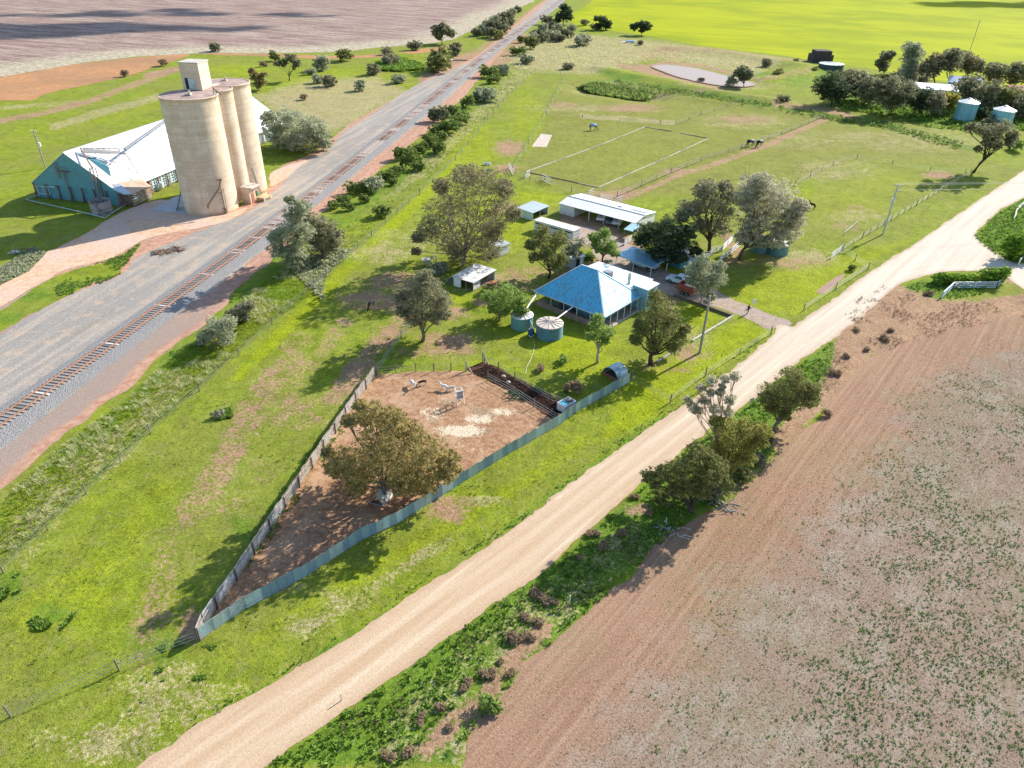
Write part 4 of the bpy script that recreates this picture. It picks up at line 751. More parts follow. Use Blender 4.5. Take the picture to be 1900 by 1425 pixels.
for u in (0.05, 2.8, 5.7): m = MB(); m.bar(F(u, .05, 0), F(u, .05, 1.7), .1); m.build('post', MZW, t)
# shipping container
a, b_ = np.array([3.2, 141.6]), np.array([11.3, 135.4]); CF = FR((3.9, 140.9), -37.5)
t = thing('shipping_container', 'long white shipping container with a barred end behind the yard tree', 'container', CF(5, 1.2))
m = MB(); CF.box(m, 0, 9.6, 0, 2.4, .12, 2.15); bd = m.build('container_body', m_metal('white_container', (.72, .74, .74), .1, .5, (.5, .42, .35), .3), t)
m = MB()
for k in range(30): CF.box(m, .25+k*.31, .4+k*.31, -.03, .0, .3, 1.95)
m.build('side_corrugation', MWHITE, t)
m = MB(); CF.box(m, .3, 9.3, -.035, -.031, 1.55, 1.8); m.build('side_shade_panel', MDARK, t)  # dark strip on the solid side paints the shade of the gap
m = MB(); CF.box(m, 9.62, 9.7, 0, .12, .1, 2.2); CF.box(m, 9.62, 9.7, 2.28, 2.4, .1, 2.2)
for z in (.1, .75, 1.4, 2.08): CF.box(m, 9.62, 9.7, .12, 2.28, z, z+.1)
for v in (.7, 1.25, 1.8): CF.box(m, 9.62, 9.69, v, v+.08, .1, 2.1)
m.build('end_gate', MWHITE, t)
m = MB(); CF.box(m, -.05, 9.65, -.05, 2.45, 2.15, 2.25); m.build('container_roof', m_metal('white_container_roof', (.82, .83, .82), .2, .45), t)
# garden sheds
t, F = gable_shed('garden_shed', 'small grey garden shed with open door behind the house tree', 'shed', (10.4, 121.3), 35, 2.9, 2.5, 1.95, 2.1, MZW, m_metal('grey_blue_wall', (.40, .48, .52), .2, .5))
m = MB(); F.box(m, 1.1, 1.9, -.06, 0, .05, 1.8); m.build('door_shade_panel', MDARK, t); m = MB(); F.box(m, 1.9, 2.6, -.14, -.08, .05, 1.8); m.build('door', MWHITE, t)  # dark panel on the closed wall paints the shade inside the doorway
t, F = gable_shed('yard_shed', 'small white shed half hidden behind the big gum tree', 'shed', (-3.0, 126.3), 48, 3.0, 2.6, 1.9, 2.1, m_metal('dull_roof', (.4, .42, .42), .3, .6), m_metal('white_side', (.66, .68, .68), .1, .5))
m = MB(); F.box(m, .2, 2.8, -.05, 0, .1, 1.7); m.build('door', MWHITE, t)
# chook shed
CS = FR((-10.5, 113.0), -31); 
t = thing('chicken_coop', 'low white-roofed poultry shed with wire front among red dirt', 'shed', CS(2, 3))
m = MB(); m.slab([CS(-.2, -.2, 1.75), CS(4.4, -.2, 1.7), CS(4.9, 6.2, 1.95), CS(.2, 6.4, 2.0)], .06); m.build('roof', m_metal('rust_patched_white_roof', (.82, .82, .80), .3, .5, (.30, .24, .19), .75, .7), t)
m = MB(); CS.box(m, .1, 1.5, 0, .06, 0, 1.55); m.build('front_panel', MWHITE, t)
m = MB(); CS.box(m, 0, .06, 0, 6.1, 0, 1.6); CS.box(m, .1, 4.6, 6.0, 6.06, 0, 1.8); m.build('wall', MZW, t)
m = MB(); CS.box(m, 4.1, 4.16, 0, 2.2, .1, 1.5); m.build('side_panel', m_metal('scratched_white_sheet', (.7, .7, .68), .1, .6, (.4, .3, .25), .6, 2), t)
m = MB()
for k in range(6): m.bar(CS(4.15, 2.2+k*.76, 0), CS(4.15, 2.2+k*.76, 1.75), .08)
for z in (.1, .7, 1.2, 1.7): m.bar(CS(4.15, 2.2, z), CS(4.15, 6.0, z), .06)
for u in (1.6, 2.6, 4.1): m.bar(CS(u, .03, 0), CS(u, .03, 1.65), .09)
m.build('pen_frame', MWOOD, t)
m = MB(); CS.box(m, 4.6, 5.6, 3.6, 5.0, .05, .25); m.build('ramp', MWOODR, t)
m = MB(); m.bar(CS(3.2, .2, .1), CS(1.2, -1.8, .06), .12); m.bar(CS(0, .1, .3), CS(-2.8, 1.2, .1), .12); m.build('loose_plank', MWOOD, t)
# carport
cp = [G(*p, 2.25) for p in ((1143, 471), (1169, 462), (1232, 484), (1209, 495))]
CPF = FR((cp[0][0], cp[0][1]), math.degrees(math.atan2(cp[3][1]-cp[0][1], cp[3][0]-cp[0][0]))); cL = float(np.linalg.norm(cp[3][:2]-cp[0][:2])); cD = 5.2
t = thing('carport', 'open blue-roofed carport on thin posts beside the dense dark tree', 'carport', CPF(cL/2, cD/2))
m = MB(); m.slab([CPF(0, 0, 2.15), CPF(cL, 0, 2.15), CPF(cL, cD, 2.4), CPF(0, cD, 2.4)], .08); m.build('roof', m_metal('blue_carport_roof', (.20, .46, .60), .35, .45, (.1, .2, .26), .3), t)
for u, v in ((.1, .1), (cL*.5, .1), (cL-.1, .1), (.1, cD-.1), (cL*.5, cD-.1), (cL-.1, cD-.1)): m = MB(); m.bar(CPF(u, v, 0), CPF(u, v, 2.15), .11); m.build('post', MWHITE, t)
m = MB(); m.bar(CPF(0, .05, 2.05), CPF(cL, .05, 2.05), .1, .14); m.bar(CPF(cL-.05, 0, 2.05), CPF(cL-.05, cD, 2.3), .1, .14); m.build('beam', MWHITE, t)
gt = thing('garden_gate_panel', 'white tubular yard gate beside the carport', 'gate', CPF(.4, -1.2)); m = MB()
for z in (.15, .5, .85, 1.15): m.bar(CPF(-.3, -1.6, z), CPF(2.6, -1.9, z), .05)
for k in range(7): m.bar(CPF(-.3+k*.48, -1.6-k*.05, .15), CPF(-.3+k*.48, -1.6-k*.05, 1.15), .05)
m.build('gate_bar', MWHITE, gt)
# site hut / caravan under tree
t, F = gable_shed('site_hut', 'teal hut with a dark window under the dense tree behind the carport', 'hut', (30.6, 122.4), 44, 5.6, 2.8, 2.3, 2.35, m_metal('pale_hut_roof', (.72, .76, .76), .2, .5), m_metal('teal_hut_wall', (.10, .30, .38), .1, .5))
f = MB(); F.box(f, 3.2, 4.8, -.05, 0, 1.1, 1.75); w_ = f.build('window', MWHITE, t); g_ = MB(); F.box(g_, 3.27, 3.97, -.07, -.05, 1.16, 1.7); F.box(g_, 4.03, 4.73, -.07, -.05, 1.16, 1.7); g_.build('pane', MGLASS, w_)
m = MB(); m.slab([F(.4, -.1, 2.1), F(2.4, -.1, 2.1), F(2.4, -1.8, 1.7), F(.4, -1.8, 1.7)][::-1], .05); m.build('awning', MWHITE, t)
m = MB(); m.bar(F(.5, -1.7, 1.7), F(.3, -2.0, 0), .05); m.bar(F(2.3, -1.7, 1.7), F(2.5, -2.0, 0), .05); m.build('awning_pole', MWHITE, t)
# paddock tanks and far bins
rtank((48.0, 132.3), 1.85, 2.1, 'left pale-roofed round water tank under the large gum by the paddock', group='paddock water tanks', roof=(.75, .76, .75), ribs=False)
rtank((51.2, 131.2), 2.0, 2.1, 'right shade-tinted teal round water tank beside the large gum by the paddock', group='paddock water tanks', roof=(.75, .76, .75), ribs=False)
MBIN = m_metal('light_blue_bin', (.20, .45, .55), .25, .4, (.2, .3, .34), .3)
for c, h, lb in ((G(1796, 228), 6.0, 'left blue steel grain bin standing against the homestead trees'), (G(1862, 245), 6.2, 'right blue steel grain bin partly behind the leaning paddock tree')):
    c = c+np.array([0, 3.4, 0]); t = thing('grain_bin', lb, 'grain bin', c, 0, 'blue grain bins near the homestead'); MB().lathe(c, [(3.2, .4), (3.2, h)], 32, cap_top=False, cap_bot=True).build('bin_wall', MBIN, t)
    MB().lathe(c, [(3.35, h-.1), (3.35, h+.05), (.4, h+1.2), (.4, h+1.35)], 32).build('bin_roof', m_metal('bin_roof_iron', (.72, .74, .74), .4, .45), t); MB().lathe(c, [(3.3, 0), (3.3, .4)], 24).build('bin_base', MCONC, t)
    m = MB()
    for k in range(16): a = 2*math.pi*k/16; m.bar((c[0]+3.22*math.cos(a), c[1]+3.22*math.sin(a), .4), (c[0]+3.22*math.cos(a), c[1]+3.22*math.sin(a), h), .07)
    m.build('bin_stiffener', MBIN, t)
# homestead buildings behind the far trees
def simple_house(o, deg, L, D, h, r, label, roofm, wallm, name='farm_building'):
    F = FR(o, deg); t = thing(name, label, 'building', F(L/2, D/2))
    m = MB(); F.box(m, .2, L-.2, .2, D-.2, 0, h); m.add([F(.2, .2, h), F(.2, D-.2, h), F(.2, D/2, r-.12), F(L-.2, .2, h), F(L-.2, D-.2, h), F(L-.2, D/2, r-.12)], [(0, 2, 1), (3, 4, 5)]); m.build('wall', wallm, t)
    m = MB(); m.slab([F(-.2, -.2, h), F(L+.2, -.2, h), F(L+.2, D/2, r), F(-.2, D/2, r)], .1); m.build('roof_slope', roofm, t); m = MB(); m.slab([F(-.2, D/2, r), F(L+.2, D/2, r), F(L+.2, D+.2, h), F(-.2, D+.2, h)], .1); m.build('roof_slope', roofm, t)
    f = MB(); F.box(f, L*.3, L*.3+1.6, .12, .2, .9, 2.1); f.build('window', MGLASS, t); return t
g = G(1752, 172); simple_house((g[0], g[1]), -30, 12, 7, 4.2, 6.2, 'teal-walled shed with a pale roof among the homestead trees', MZ, MTEAL)
g = G(1690, 178); simple_house((g[0], g[1]), -20, 16, 8, 3, 4.6, 'white-roofed homestead house glimpsed between far trees', MZ, MWHITE, 'homestead')
g = G(1778, 200); simple_house((g[0], g[1]), -25, 14, 7, 3, 4.4, 'low pale-roofed building right behind the left blue grain bin', MZ, MZW)
g = G(1868, 182); simple_house((g[0], g[1]), -10, 10, 6, 3, 4.5, 'red brick coloured outbuilding glimpsed at the right of the homestead trees', flat('red_roof', (.42, .12, .08), .7), flat('red_wall', (.4, .15, .1), .8))
g = G(1545, 131); tk = rtank(g[:2]+np.array([0, 3]), 5.6, 2.6, 'wide low white-roofed tank by the green crop', roof=(.62, .68, .70), ribs=False, wall=flat('dark_green_tank', (.06, .09, .08), .7), cone=.5)
def hay():
    g = G(1526, 116); t = thing('hay_stack', 'dark stepped stack of old hay bales at the crop edge', 'hay stack', g); m_ = flat('old_hay', (.07, .06, .06), .95, var=.4)
    for (i, j, k) in [(i, j, k) for k in range(3) for i in range(4-(k > 1)) for j in range(3)]:
        m = MB(); m.box((g[0]-4.4+i*2.55+(k > 1)*1.4, g[1]+j*2.4, .95+k*1.75), (2.45, 2.3, 1.7), rs.uniform(-.03, .03)); m.build('bale', m_, t)
hay()
# ================================================================ TREES AND SHRUBS
def m_leaf(name, a, b, c=None):
    s = NT(name, .75, .25); t = s.attr('tint'); col = s.mix(s.rng(t, 0, 1, 0, 1, False), a, b)
    if c: col = s.mix(s.rng(t, .8, .95), col, c)
    s.color(col); tr = s.n('ShaderNodeBsdfTranslucent'); s.l(s.gain(col, 1.1), tr.inputs[0]); mx = s.n('ShaderNodeMixShader'); mx.inputs[0].default_value = .45
    s.l(s.b.outputs[0], mx.inputs[1]); s.l(tr.outputs[0], mx.inputs[2]); s.l(mx.outputs[0], s.out.inputs[0]); return s.m
LF = dict(yolive=m_leaf('yellow_olive_leaves', (0.138, 0.144, 0.034), (0.483, 0.471, 0.115), (0.529, 0.437, 0.161)), gum=m_leaf('gum_leaves', (0.150, 0.145, 0.070), (0.370, 0.335, 0.185), (0.512, 0.342, 0.213)), grey=m_leaf('grey_olive_leaves', (0.150, 0.160, 0.090), (0.427, 0.406, 0.245)),
  green=m_leaf('fresh_leaves', (0.128, 0.213, 0.046), (0.448, 0.577, 0.150)), dark=m_leaf('dark_leaves', (0.038, 0.062, 0.030), (0.130, 0.178, 0.074)), olive=m_leaf('olive_leaves', (0.117, 0.139, 0.046), (0.331, 0.331, 0.107)),
  gold=m_leaf('golden_olive_leaves', (.20, .17, .065), (.52, .43, .17), (.60, .43, .17)), yel=m_leaf('yellow_green_leaves', (0.150, 0.160, 0.026), (0.512, 0.470, 0.074), (0.640, 0.470, 0.128)),
  salt=m_leaf('saltbush_leaves', (0.213, 0.235, 0.150), (0.555, 0.577, 0.373)), shrub=m_leaf('dark_shrub_leaves', (0.075, 0.128, 0.033), (0.306, 0.388, 0.092)), pale=m_leaf('pale_leaves', (0.278, 0.278, 0.193), (0.683, 0.640, 0.448)),
  brown=m_leaf('dry_brush_twigs', (.22, .155, .09), (.52, .39, .25)), far=m_leaf('far_gum_leaves', (0.096, 0.117, 0.060), (0.361, 0.347, 0.195), (0.555, 0.473, 0.277)), hedge=m_leaf('hedge_leaves', (0.063, 0.150, 0.013), (0.321, 0.512, 0.043)))
BARK = dict(pinkish=flat('pinkish_bark', (.40, .27, .21), .9, var=.2, sc=3), pale=flat('pale_bark', (.42, .36, .30), .9, var=.3, sc=3), brown=flat('brown_bark', (.17, .13, .10), .95, var=.3, sc=3), dark=flat('dark_bark', (.07, .055, .045), .95, var=.3, sc=3))
def leaves(C, Rr, n, size, rg, squash=.8, up=.7):
    """leaf quads scattered over clumps: C (m,3) centres, Rr (m,) radii, n per clump"""
    m = len(C); idx = np.repeat(np.arange(m), n); N = len(idx); d = rg.normal(size=(N, 3)); d /= np.linalg.norm(d, axis=1)[:, None]; d[:, 2] = np.where(d[:, 2] < -.3, -d[:, 2]*.5, d[:, 2])
    rad = Rr[idx]*(rg.random(N)**.35)[:]; p = C[idx]+d*rad[:, None]*np.array([1, 1, squash])
    nrm = d+rg.normal(size=(N, 3))*.6+np.array([0, 0, up]); nrm /= np.linalg.norm(nrm, axis=1)[:, None]
    t = np.cross(nrm, rg.normal(size=(N, 3))); t /= np.linalg.norm(t, axis=1)[:, None]; b = np.cross(nrm, t)
    sz = size*(.6+.8*rg.random(N))[:, None]; t *= sz; b *= sz*.62
    V = np.stack([p-t, p+b*.8, p+t, p-b], 1).reshape(-1, 3); F = np.arange(4*N).reshape(-1, 4)
    ct = rg.random(m); tint = np.clip(ct[idx]*.6+rg.random(N)*.5-.05, 0, 1)
    return V, F, np.repeat(tint, 1)
def crown_mesh(name, lobes, size, rg, dens=1.0, clump=.34, squash=.8):
    clump *= .82; dens *= .82
    C = []; Rr = []
    for (x, y, z, R) in lobes:
        c_r = max(R*clump, size*1.5); k = max(6, int(2.7*(R/c_r)**2))
        d = rg.normal(size=(k, 3)); d /= np.linalg.norm(d, axis=1)[:, None]; rr = R*(.25+.88*rg.random(k)**.65)-c_r*.5; rr = np.maximum(rr, 0)
        C.append(np.array([x, y, z])+d*rr[:, None]*np.array([1, 1, squash])); Rr.append(c_r*(.6+.7*rg.random(k)))
    C = np.concatenate(C); Rr = np.concatenate(Rr)
    n = int(max(14, dens*3.0*(np.mean(Rr)/size)**2)); V, F, t = leaves(C, Rr, n, size, rg)
    return mesh_np(name, V, F, {'tint': ('FACE', t)}), C
TREES = []
def tree(base, lobes, leaf, bark, label, name='gum_tree', cat='tree', dens=1.0, depth=.55, tr=None, size=None, fork=.3, clump=.34, lean=None, group=None, limbs=1, seed=None):
    g = G(*base); rg = np.random.default_rng(seed if seed is not None else int(base[0]*7+base[1])); q = float(np.linalg.norm(g-np.array([0, 0, CAMH])))/FPX
    xs = [l[0] for l in lobes]; wid = (max(xs)-min(xs)+30)*q*.5; L = []
    for (x, y, r) in lobes:
        R = r*q*1.1; offs = [0.0] if depth == 0 else [rg.uniform(-.25, .25)*wid*depth, wid*depth*rg.uniform(.5, .95), -wid*depth*rg.uniform(.4, .8)]
        for i, of in enumerate(offs):
            p = GY(x+(rg.uniform(-.25, .25)*r if i else 0), y+(rg.uniform(-.2, .2)*r if i else 0), g[1]+of); rr = R*(1 if i == 0 else .88)
            if p[2] < rr*.5: p[2] = rr*.5+.2
            L.append((p[0]-g[0], p[1]-g[1], p[2], rr))
    sz = size or max(.115, q*1.5); me, C = crown_mesh('crown', L, sz, rg, dens, clump)
    t = thing(name, label, cat, g, 0, group); link_mesh('crown', me, LF[leaf], t)
    top = max(l[2] for l in L); tw = tr or max(.12, top*.028); m = MB(); cx = np.mean([l[0] for l in L]); cy = np.mean([l[1] for l in L])
    fork *= .75; tw *= .82; fz = top*fork; fx, fy = (lean if lean else (cx*.25, cy*.2)); kx, ky = rg.uniform(-.12, .12, 2)*top*.3; m.tube([(0, 0, 0), (fx*.4+kx, fy*.4+ky, fz*.5), (fx, fy, fz)], [tw*1.3, tw, tw*.8], 8)
    Ls = L[::3] if len(L) > len(lobes) else L
    for (x, y, z, R) in Ls:
        st = rg.uniform(.55, 1.0); sx, sy, sz_ = fx*st+kx*(1-st), fy*st+ky*(1-st), fz*st; bx, by = rg.normal(size=2)*R*.22
        q1 = (sx+(x-sx)*.35+bx, sy+(y-sy)*.35+by, sz_+(z-sz_)*.42); q2 = (sx+(x-sx)*.75-bx*.6, sy+(y-sy)*.75-by*.6, sz_+(z-sz_)*.72)
        m.tube([(sx, sy, sz_), q1, q2, (x, y, max(z+.15*R, fz*.8))], [tw*.62, tw*.42, tw*.28, tw*.1], 6)
        for _ in range(2): dx, dy, dz = rg.normal(size=3)*R*.6; m.tube([q2, (q2[0]*.4+(x+dx)*.6, q2[1]*.4+(y+dy)*.6, q2[2]*.4+z*.6), (x+dx, y+dy, z+abs(dz))], [tw*.24, tw*.14, tw*.05], 5, cap=False)
    sel = rg.choice(len(C), min(len(C), int(26*limbs)), replace=False)
    for i in sel:
        c = C[i]; j = int(np.argmin([np.hypot(l[0]-c[0], l[1]-c[1])+abs(l[2]-c[2]) for l in L])); l = L[j]; m.tube([(l[0]*.85+fx*.15, l[1]*.85+fy*.15, l[2]*.8+fz*.15), (l[0]*.5+c[0]*.5, l[1]*.5+c[1]*.5, l[2]*.4+c[2]*.55), tuple(c)], [tw*.22, tw*.14, tw*.06], 4, cap=False)
    m.build('trunk', BARK[bark], t, local=True, sm=True); return t
tree((858,494), [(862,358,46),(905,338,34),(825,398,38),(880,415,44),(925,395,34),(798,430,26),(840,445,36),(898,455,32),(935,352,20),(868,325,26),(776,440,12),(772,466,9),(952,398,14),(820,345,16),(915,430,24),(850,470,18)], 'gum', 'pale', 'tall spreading gum with brownish sparse foliage behind the poultry shed, the largest by the yard', dens=.5, clump=.24, fork=.28, limbs=2.6, tr=.34, depth=.45)
tree((784,633), [(790,535,28),(817,556,24),(765,560,28),(745,548,17),(800,585,24),(770,590,22),(822,583,15),(786,516,18),(752,578,16)], 'grey', 'brown', 'grey-green rounded tree on red soil left of the poultry shed', dens=.9, fork=.25, tr=.3)
tree((925,597), [(925,556,22),(952,562,20),(905,551,13),(943,540,17),(970,556,13),(915,572,12),(935,575,14)], 'green', 'brown', 'light green leafy tree left of the rainwater tanks', name='leafy_tree', dens=.8, clump=.3)
tree((961,604), [(966,584,11),(960,572,8),(974,575,7)], 'green', 'brown', 'small green sapling touching the smaller rainwater tank', name='sapling', dens=.8, fork=.2)
tree((1018,516), [(1000,452,20),(1026,460,24),(1010,432,17),(1040,442,16),(990,478,11),(1046,480,13),(1030,490,13),(985,455,12),(1012,475,16)], 'olive', 'dark', 'dark olive tree behind the left end of the blue house roof', dens=.85, limbs=1.6)
tree((1047,500), [(1062,455,14),(1075,450,12),(1052,470,12),(1070,470,12)], 'pale', 'pale', 'thin bare-looking pale tree beside the grey garden shed', name='bare_tree', dens=.16, limbs=2, depth=.4)
tree((1118,487), [(1121,440,16),(1106,455,12),(1135,456,13),(1142,470,9),(1099,441,9),(1122,430,9),(1128,462,12),(1112,465,9)], 'green', 'dark', 'small tree with glossy green leaves behind the house chimney', name='leafy_tree', dens=.75, clump=.36)
tree((1236,494), [(1205,430,22),(1240,425,32),(1265,450,25),(1225,456,28),(1190,447,14),(1275,430,19),(1242,470,22),(1290,466,11),(1215,475,15),(1262,478,14)], 'dark', 'dark', 'dense very dark green tree over the teal hut and carport', name='dense_tree', dens=1.3, clump=.3, fork=.15)
tree((1316,468), [(1292,392,24),(1322,372,26),(1345,392,22),(1332,420,22),(1303,352,17),(1275,388,18),(1355,362,14),(1263,402,13),(1312,347,17),(1300,418,16),(1345,345,12)], 'grey', 'dark', 'tall upright grey-green gum left of the rounded paddock gum', dens=.75, clump=.28, limbs=1.8, fork=.35)
tree((1372,480), [(1400,350,32),(1440,364,32),(1470,390,25),(1382,372,22),(1425,400,36),(1465,420,26),(1397,410,28),(1382,440,18),(1450,440,24),(1482,382,15),(1412,338,19),(1475,402,16),(1410,445,16)], 'pale', 'brown', 'large dome-crowned gum with pinkish grey leaf clumps over the paddock tanks', dens=1.0, clump=.3, fork=.3, tr=.4, limbs=1.4)
tree((1300,566), [(1312,505,25),(1290,502,18),(1330,520,18),(1310,530,20),(1302,482,13),(1334,496,13),(1318,550,9),(1284,520,12)], 'salt', 'pale', 'silvery grey round tree beside the driveway and red trailer', dens=.85, clump=.3)
tree((1207,676), [(1220,566,22),(1205,590,23),(1245,590,22),(1232,618,26),(1195,614,17),(1260,625,17),(1250,646,14),(1180,630,12),(1215,640,17),(1216,548,12),(1270,610,12),(1185,600,11)], 'olive', 'dark', 'dark sparse tree with a thick trunk in front of the house verandah', dens=.62, clump=.28, limbs=2.4, fork=.3, tr=.36)
tree((1108,674), [(1118,610,18),(1105,601,13),(1130,620,12),(1098,625,11),(1120,632,12),(1110,591,10)], 'green', 'pale', 'small forked garden tree on the lawn in front of the house corner', name='leafy_tree', dens=.7, clump=.34, fork=.4)
tree((712,925), [(682,770,27),(730,776,24),(700,810,36),(760,802,26),(648,780,13),(640,858,32),(690,860,42),(750,850,44),(798,838,32),(830,852,21),(660,900,26),(622,868,20),(780,888,34),(822,878,22),(748,895,26),(850,870,8),(668,752,12),(610,840,12)], 'gold', 'brown', 'broad golden-olive tree overhanging the corrugated fence of the animal yard', dens=1.2, clump=.24, fork=.2, tr=.3, depth=.5)
tree((1327,903), [(1360,820,27),(1395,820,20),(1345,792,21),(1352,850,24),(1412,818,14),(1328,782,12),(1382,792,20),(1335,830,14),(1385,850,18),(1415,800,16)], 'yolive', 'brown', 'middle roadside tree with yellow-green crown and dead twigs above it', dens=1.05, clump=.3, depth=.5, limbs=1.3)
tree((1322,903), [(1308,742,11),(1345,703,8),(1364,697,9),(1322,706,10),(1285,752,11),(1300,720,8),(1336,728,8),(1356,742,11),(1295,762,9),(1340,718,6),(1325,760,12),(1350,765,12),(1275,740,6),(1318,728,7)], 'pale', 'pinkish', 'bare pinkish branches with few leaves rising over the middle roadside tree', name='dying_tree', dens=.06, fork=.62, depth=.2, tr=.16, limbs=3.5, clump=.5)
tree((1285,950), [(1230,880,20),(1203,884,13),(1262,870,24),(1290,862,25),(1312,882,23),(1270,900,22),(1300,908,18),(1250,908,14),(1215,898,10),(1295,838,18),(1332,868,20),(1345,892,17),(1318,850,16)], 'olive', 'dark', 'low spreading dark roadside tree at the left of the roadside clump', dens=1.1, clump=.3, fork=.12, depth=.5)
tree((1438,802), [(1440,725,26),(1470,702,22),(1500,738,20),(1466,745,22),(1424,740,15),(1490,722,20),(1508,722,14),(1432,757,13),(1455,770,11)], 'olive', 'brown', 'right-hand roadside tree leaning over the stubble edge', dens=1.05, clump=.3, depth=.5, fork=.3)
tree((1806,320), [(1840,256,14),(1856,240,16),(1826,241,12),(1872,262,10),(1836,268,9),(1816,277,6),(1880,252,9),(1800,237,9),(1850,270,8)], 'far', 'dark', 'leaning dark tree alone at the far corner of the small paddock', dens=.9, fork=.55, lean=(3.0, .4), tr=.4, depth=.35)
# silo side and beyond
tree((537,150), [(525,117,7),(540,109,9),(552,118,7),(514,119,5),(545,125,4)], 'far', 'dark', 'bare-legged small tree with an umbrella crown behind the silos', dens=.8, fork=.35, depth=.3, limbs=1)
tree((480,168), [(475,142,9),(467,133,7),(486,152,8),(490,138,6),(478,158,7)], 'gold', 'dark', 'brownish tree directly behind the back silo', dens=.7, depth=.3)
tree((545,278), [(510,236,22),(540,224,26),(575,240,26),(600,256,18),(525,256,24),(562,262,24),(497,216,12),(588,240,18),(540,260,20),(603,268,10)], 'salt', 'dark', 'huge grey-green bush beside the back silo and grain shed', name='large_bush', cat='bush', dens=1.0, fork=.1, depth=.6)
tree((548,505), [(545,402,20),(530,430,24),(552,462,25),(520,465,20),(545,486,18),(560,385,16),(512,440,14),(560,430,20),(540,372,10)], 'salt', 'brown', 'left tall grey wattle bush between the railway track and the wire fence', name='large_bush', cat='bush', dens=1.0, fork=.1, depth=.5)
tree((600,478), [(578,410,22),(602,425,22),(622,440,18),(590,456,22),(615,455,14),(585,435,20),(560,400,12)], 'grey', 'brown', 'right darker half of the tall wattle clump beside the railway track', name='large_bush', cat='bush', dens=1.0, fork=.1, depth=.5)
tree((408,640), [(403,605,19),(385,620,14),(420,625,16),(425,600,14),(375,632,9)], 'salt', 'brown', 'grey bush on the grass bank nearest the camera beside the railway', name='large_bush', cat='bush', dens=1.0, fork=.1)
tree((448,600), [(440,580,15),(452,572,13),(462,566,10),(432,590,12),(455,588,9)], 'grey', 'brown', 'smaller greyish bush right behind the nearest railway bank bush', name='large_bush', cat='bush', dens=1.0, fork=.1)
tree((820,82), [(812,60,9),(825,56,10),(836,62,8),(806,52,6),(820,48,7),(815,70,6)], 'far', 'dark', 'spreading tree at the corner of the harvested field', dens=.9, depth=.4)
tree((1045,46), [(1040,30,8),(1052,20,9),(1055,32,8),(1046,14,6),(1035,38,6)], 'dark', 'dark', 'dark gum beside the railway at the top corner of the crop', dens=.9, depth=.3)
tree((1120,56), [(1107,34,5),(1118,38,8),(1126,46,8),(1112,48,6)], 'dark', 'dark', 'dark tree with a lopsided crown at the crop corner', dens=.9, depth=.3)
tree((1190,66), [(1177,50,7),(1190,46,8),(1200,50,8),(1192,56,5)], 'dark', 'dark', 'small round tree standing alone on the crop edge', dens=.9, depth=.3)
tree((1380,162), [(1378,132,10),(1388,138,9),(1370,138,8),(1380,146,8)], 'far', 'dark', 'dark tree standing on the near bank of the brown dam', dens=1, depth=.4)
tree((1360,160), [(1356,146,6),(1362,152,6),(1352,154,5)], 'salt', 'dark', 'grey shrub beside the dark tree on the dam bank', name='shrub', cat='shrub', dens=1, fork=.1)
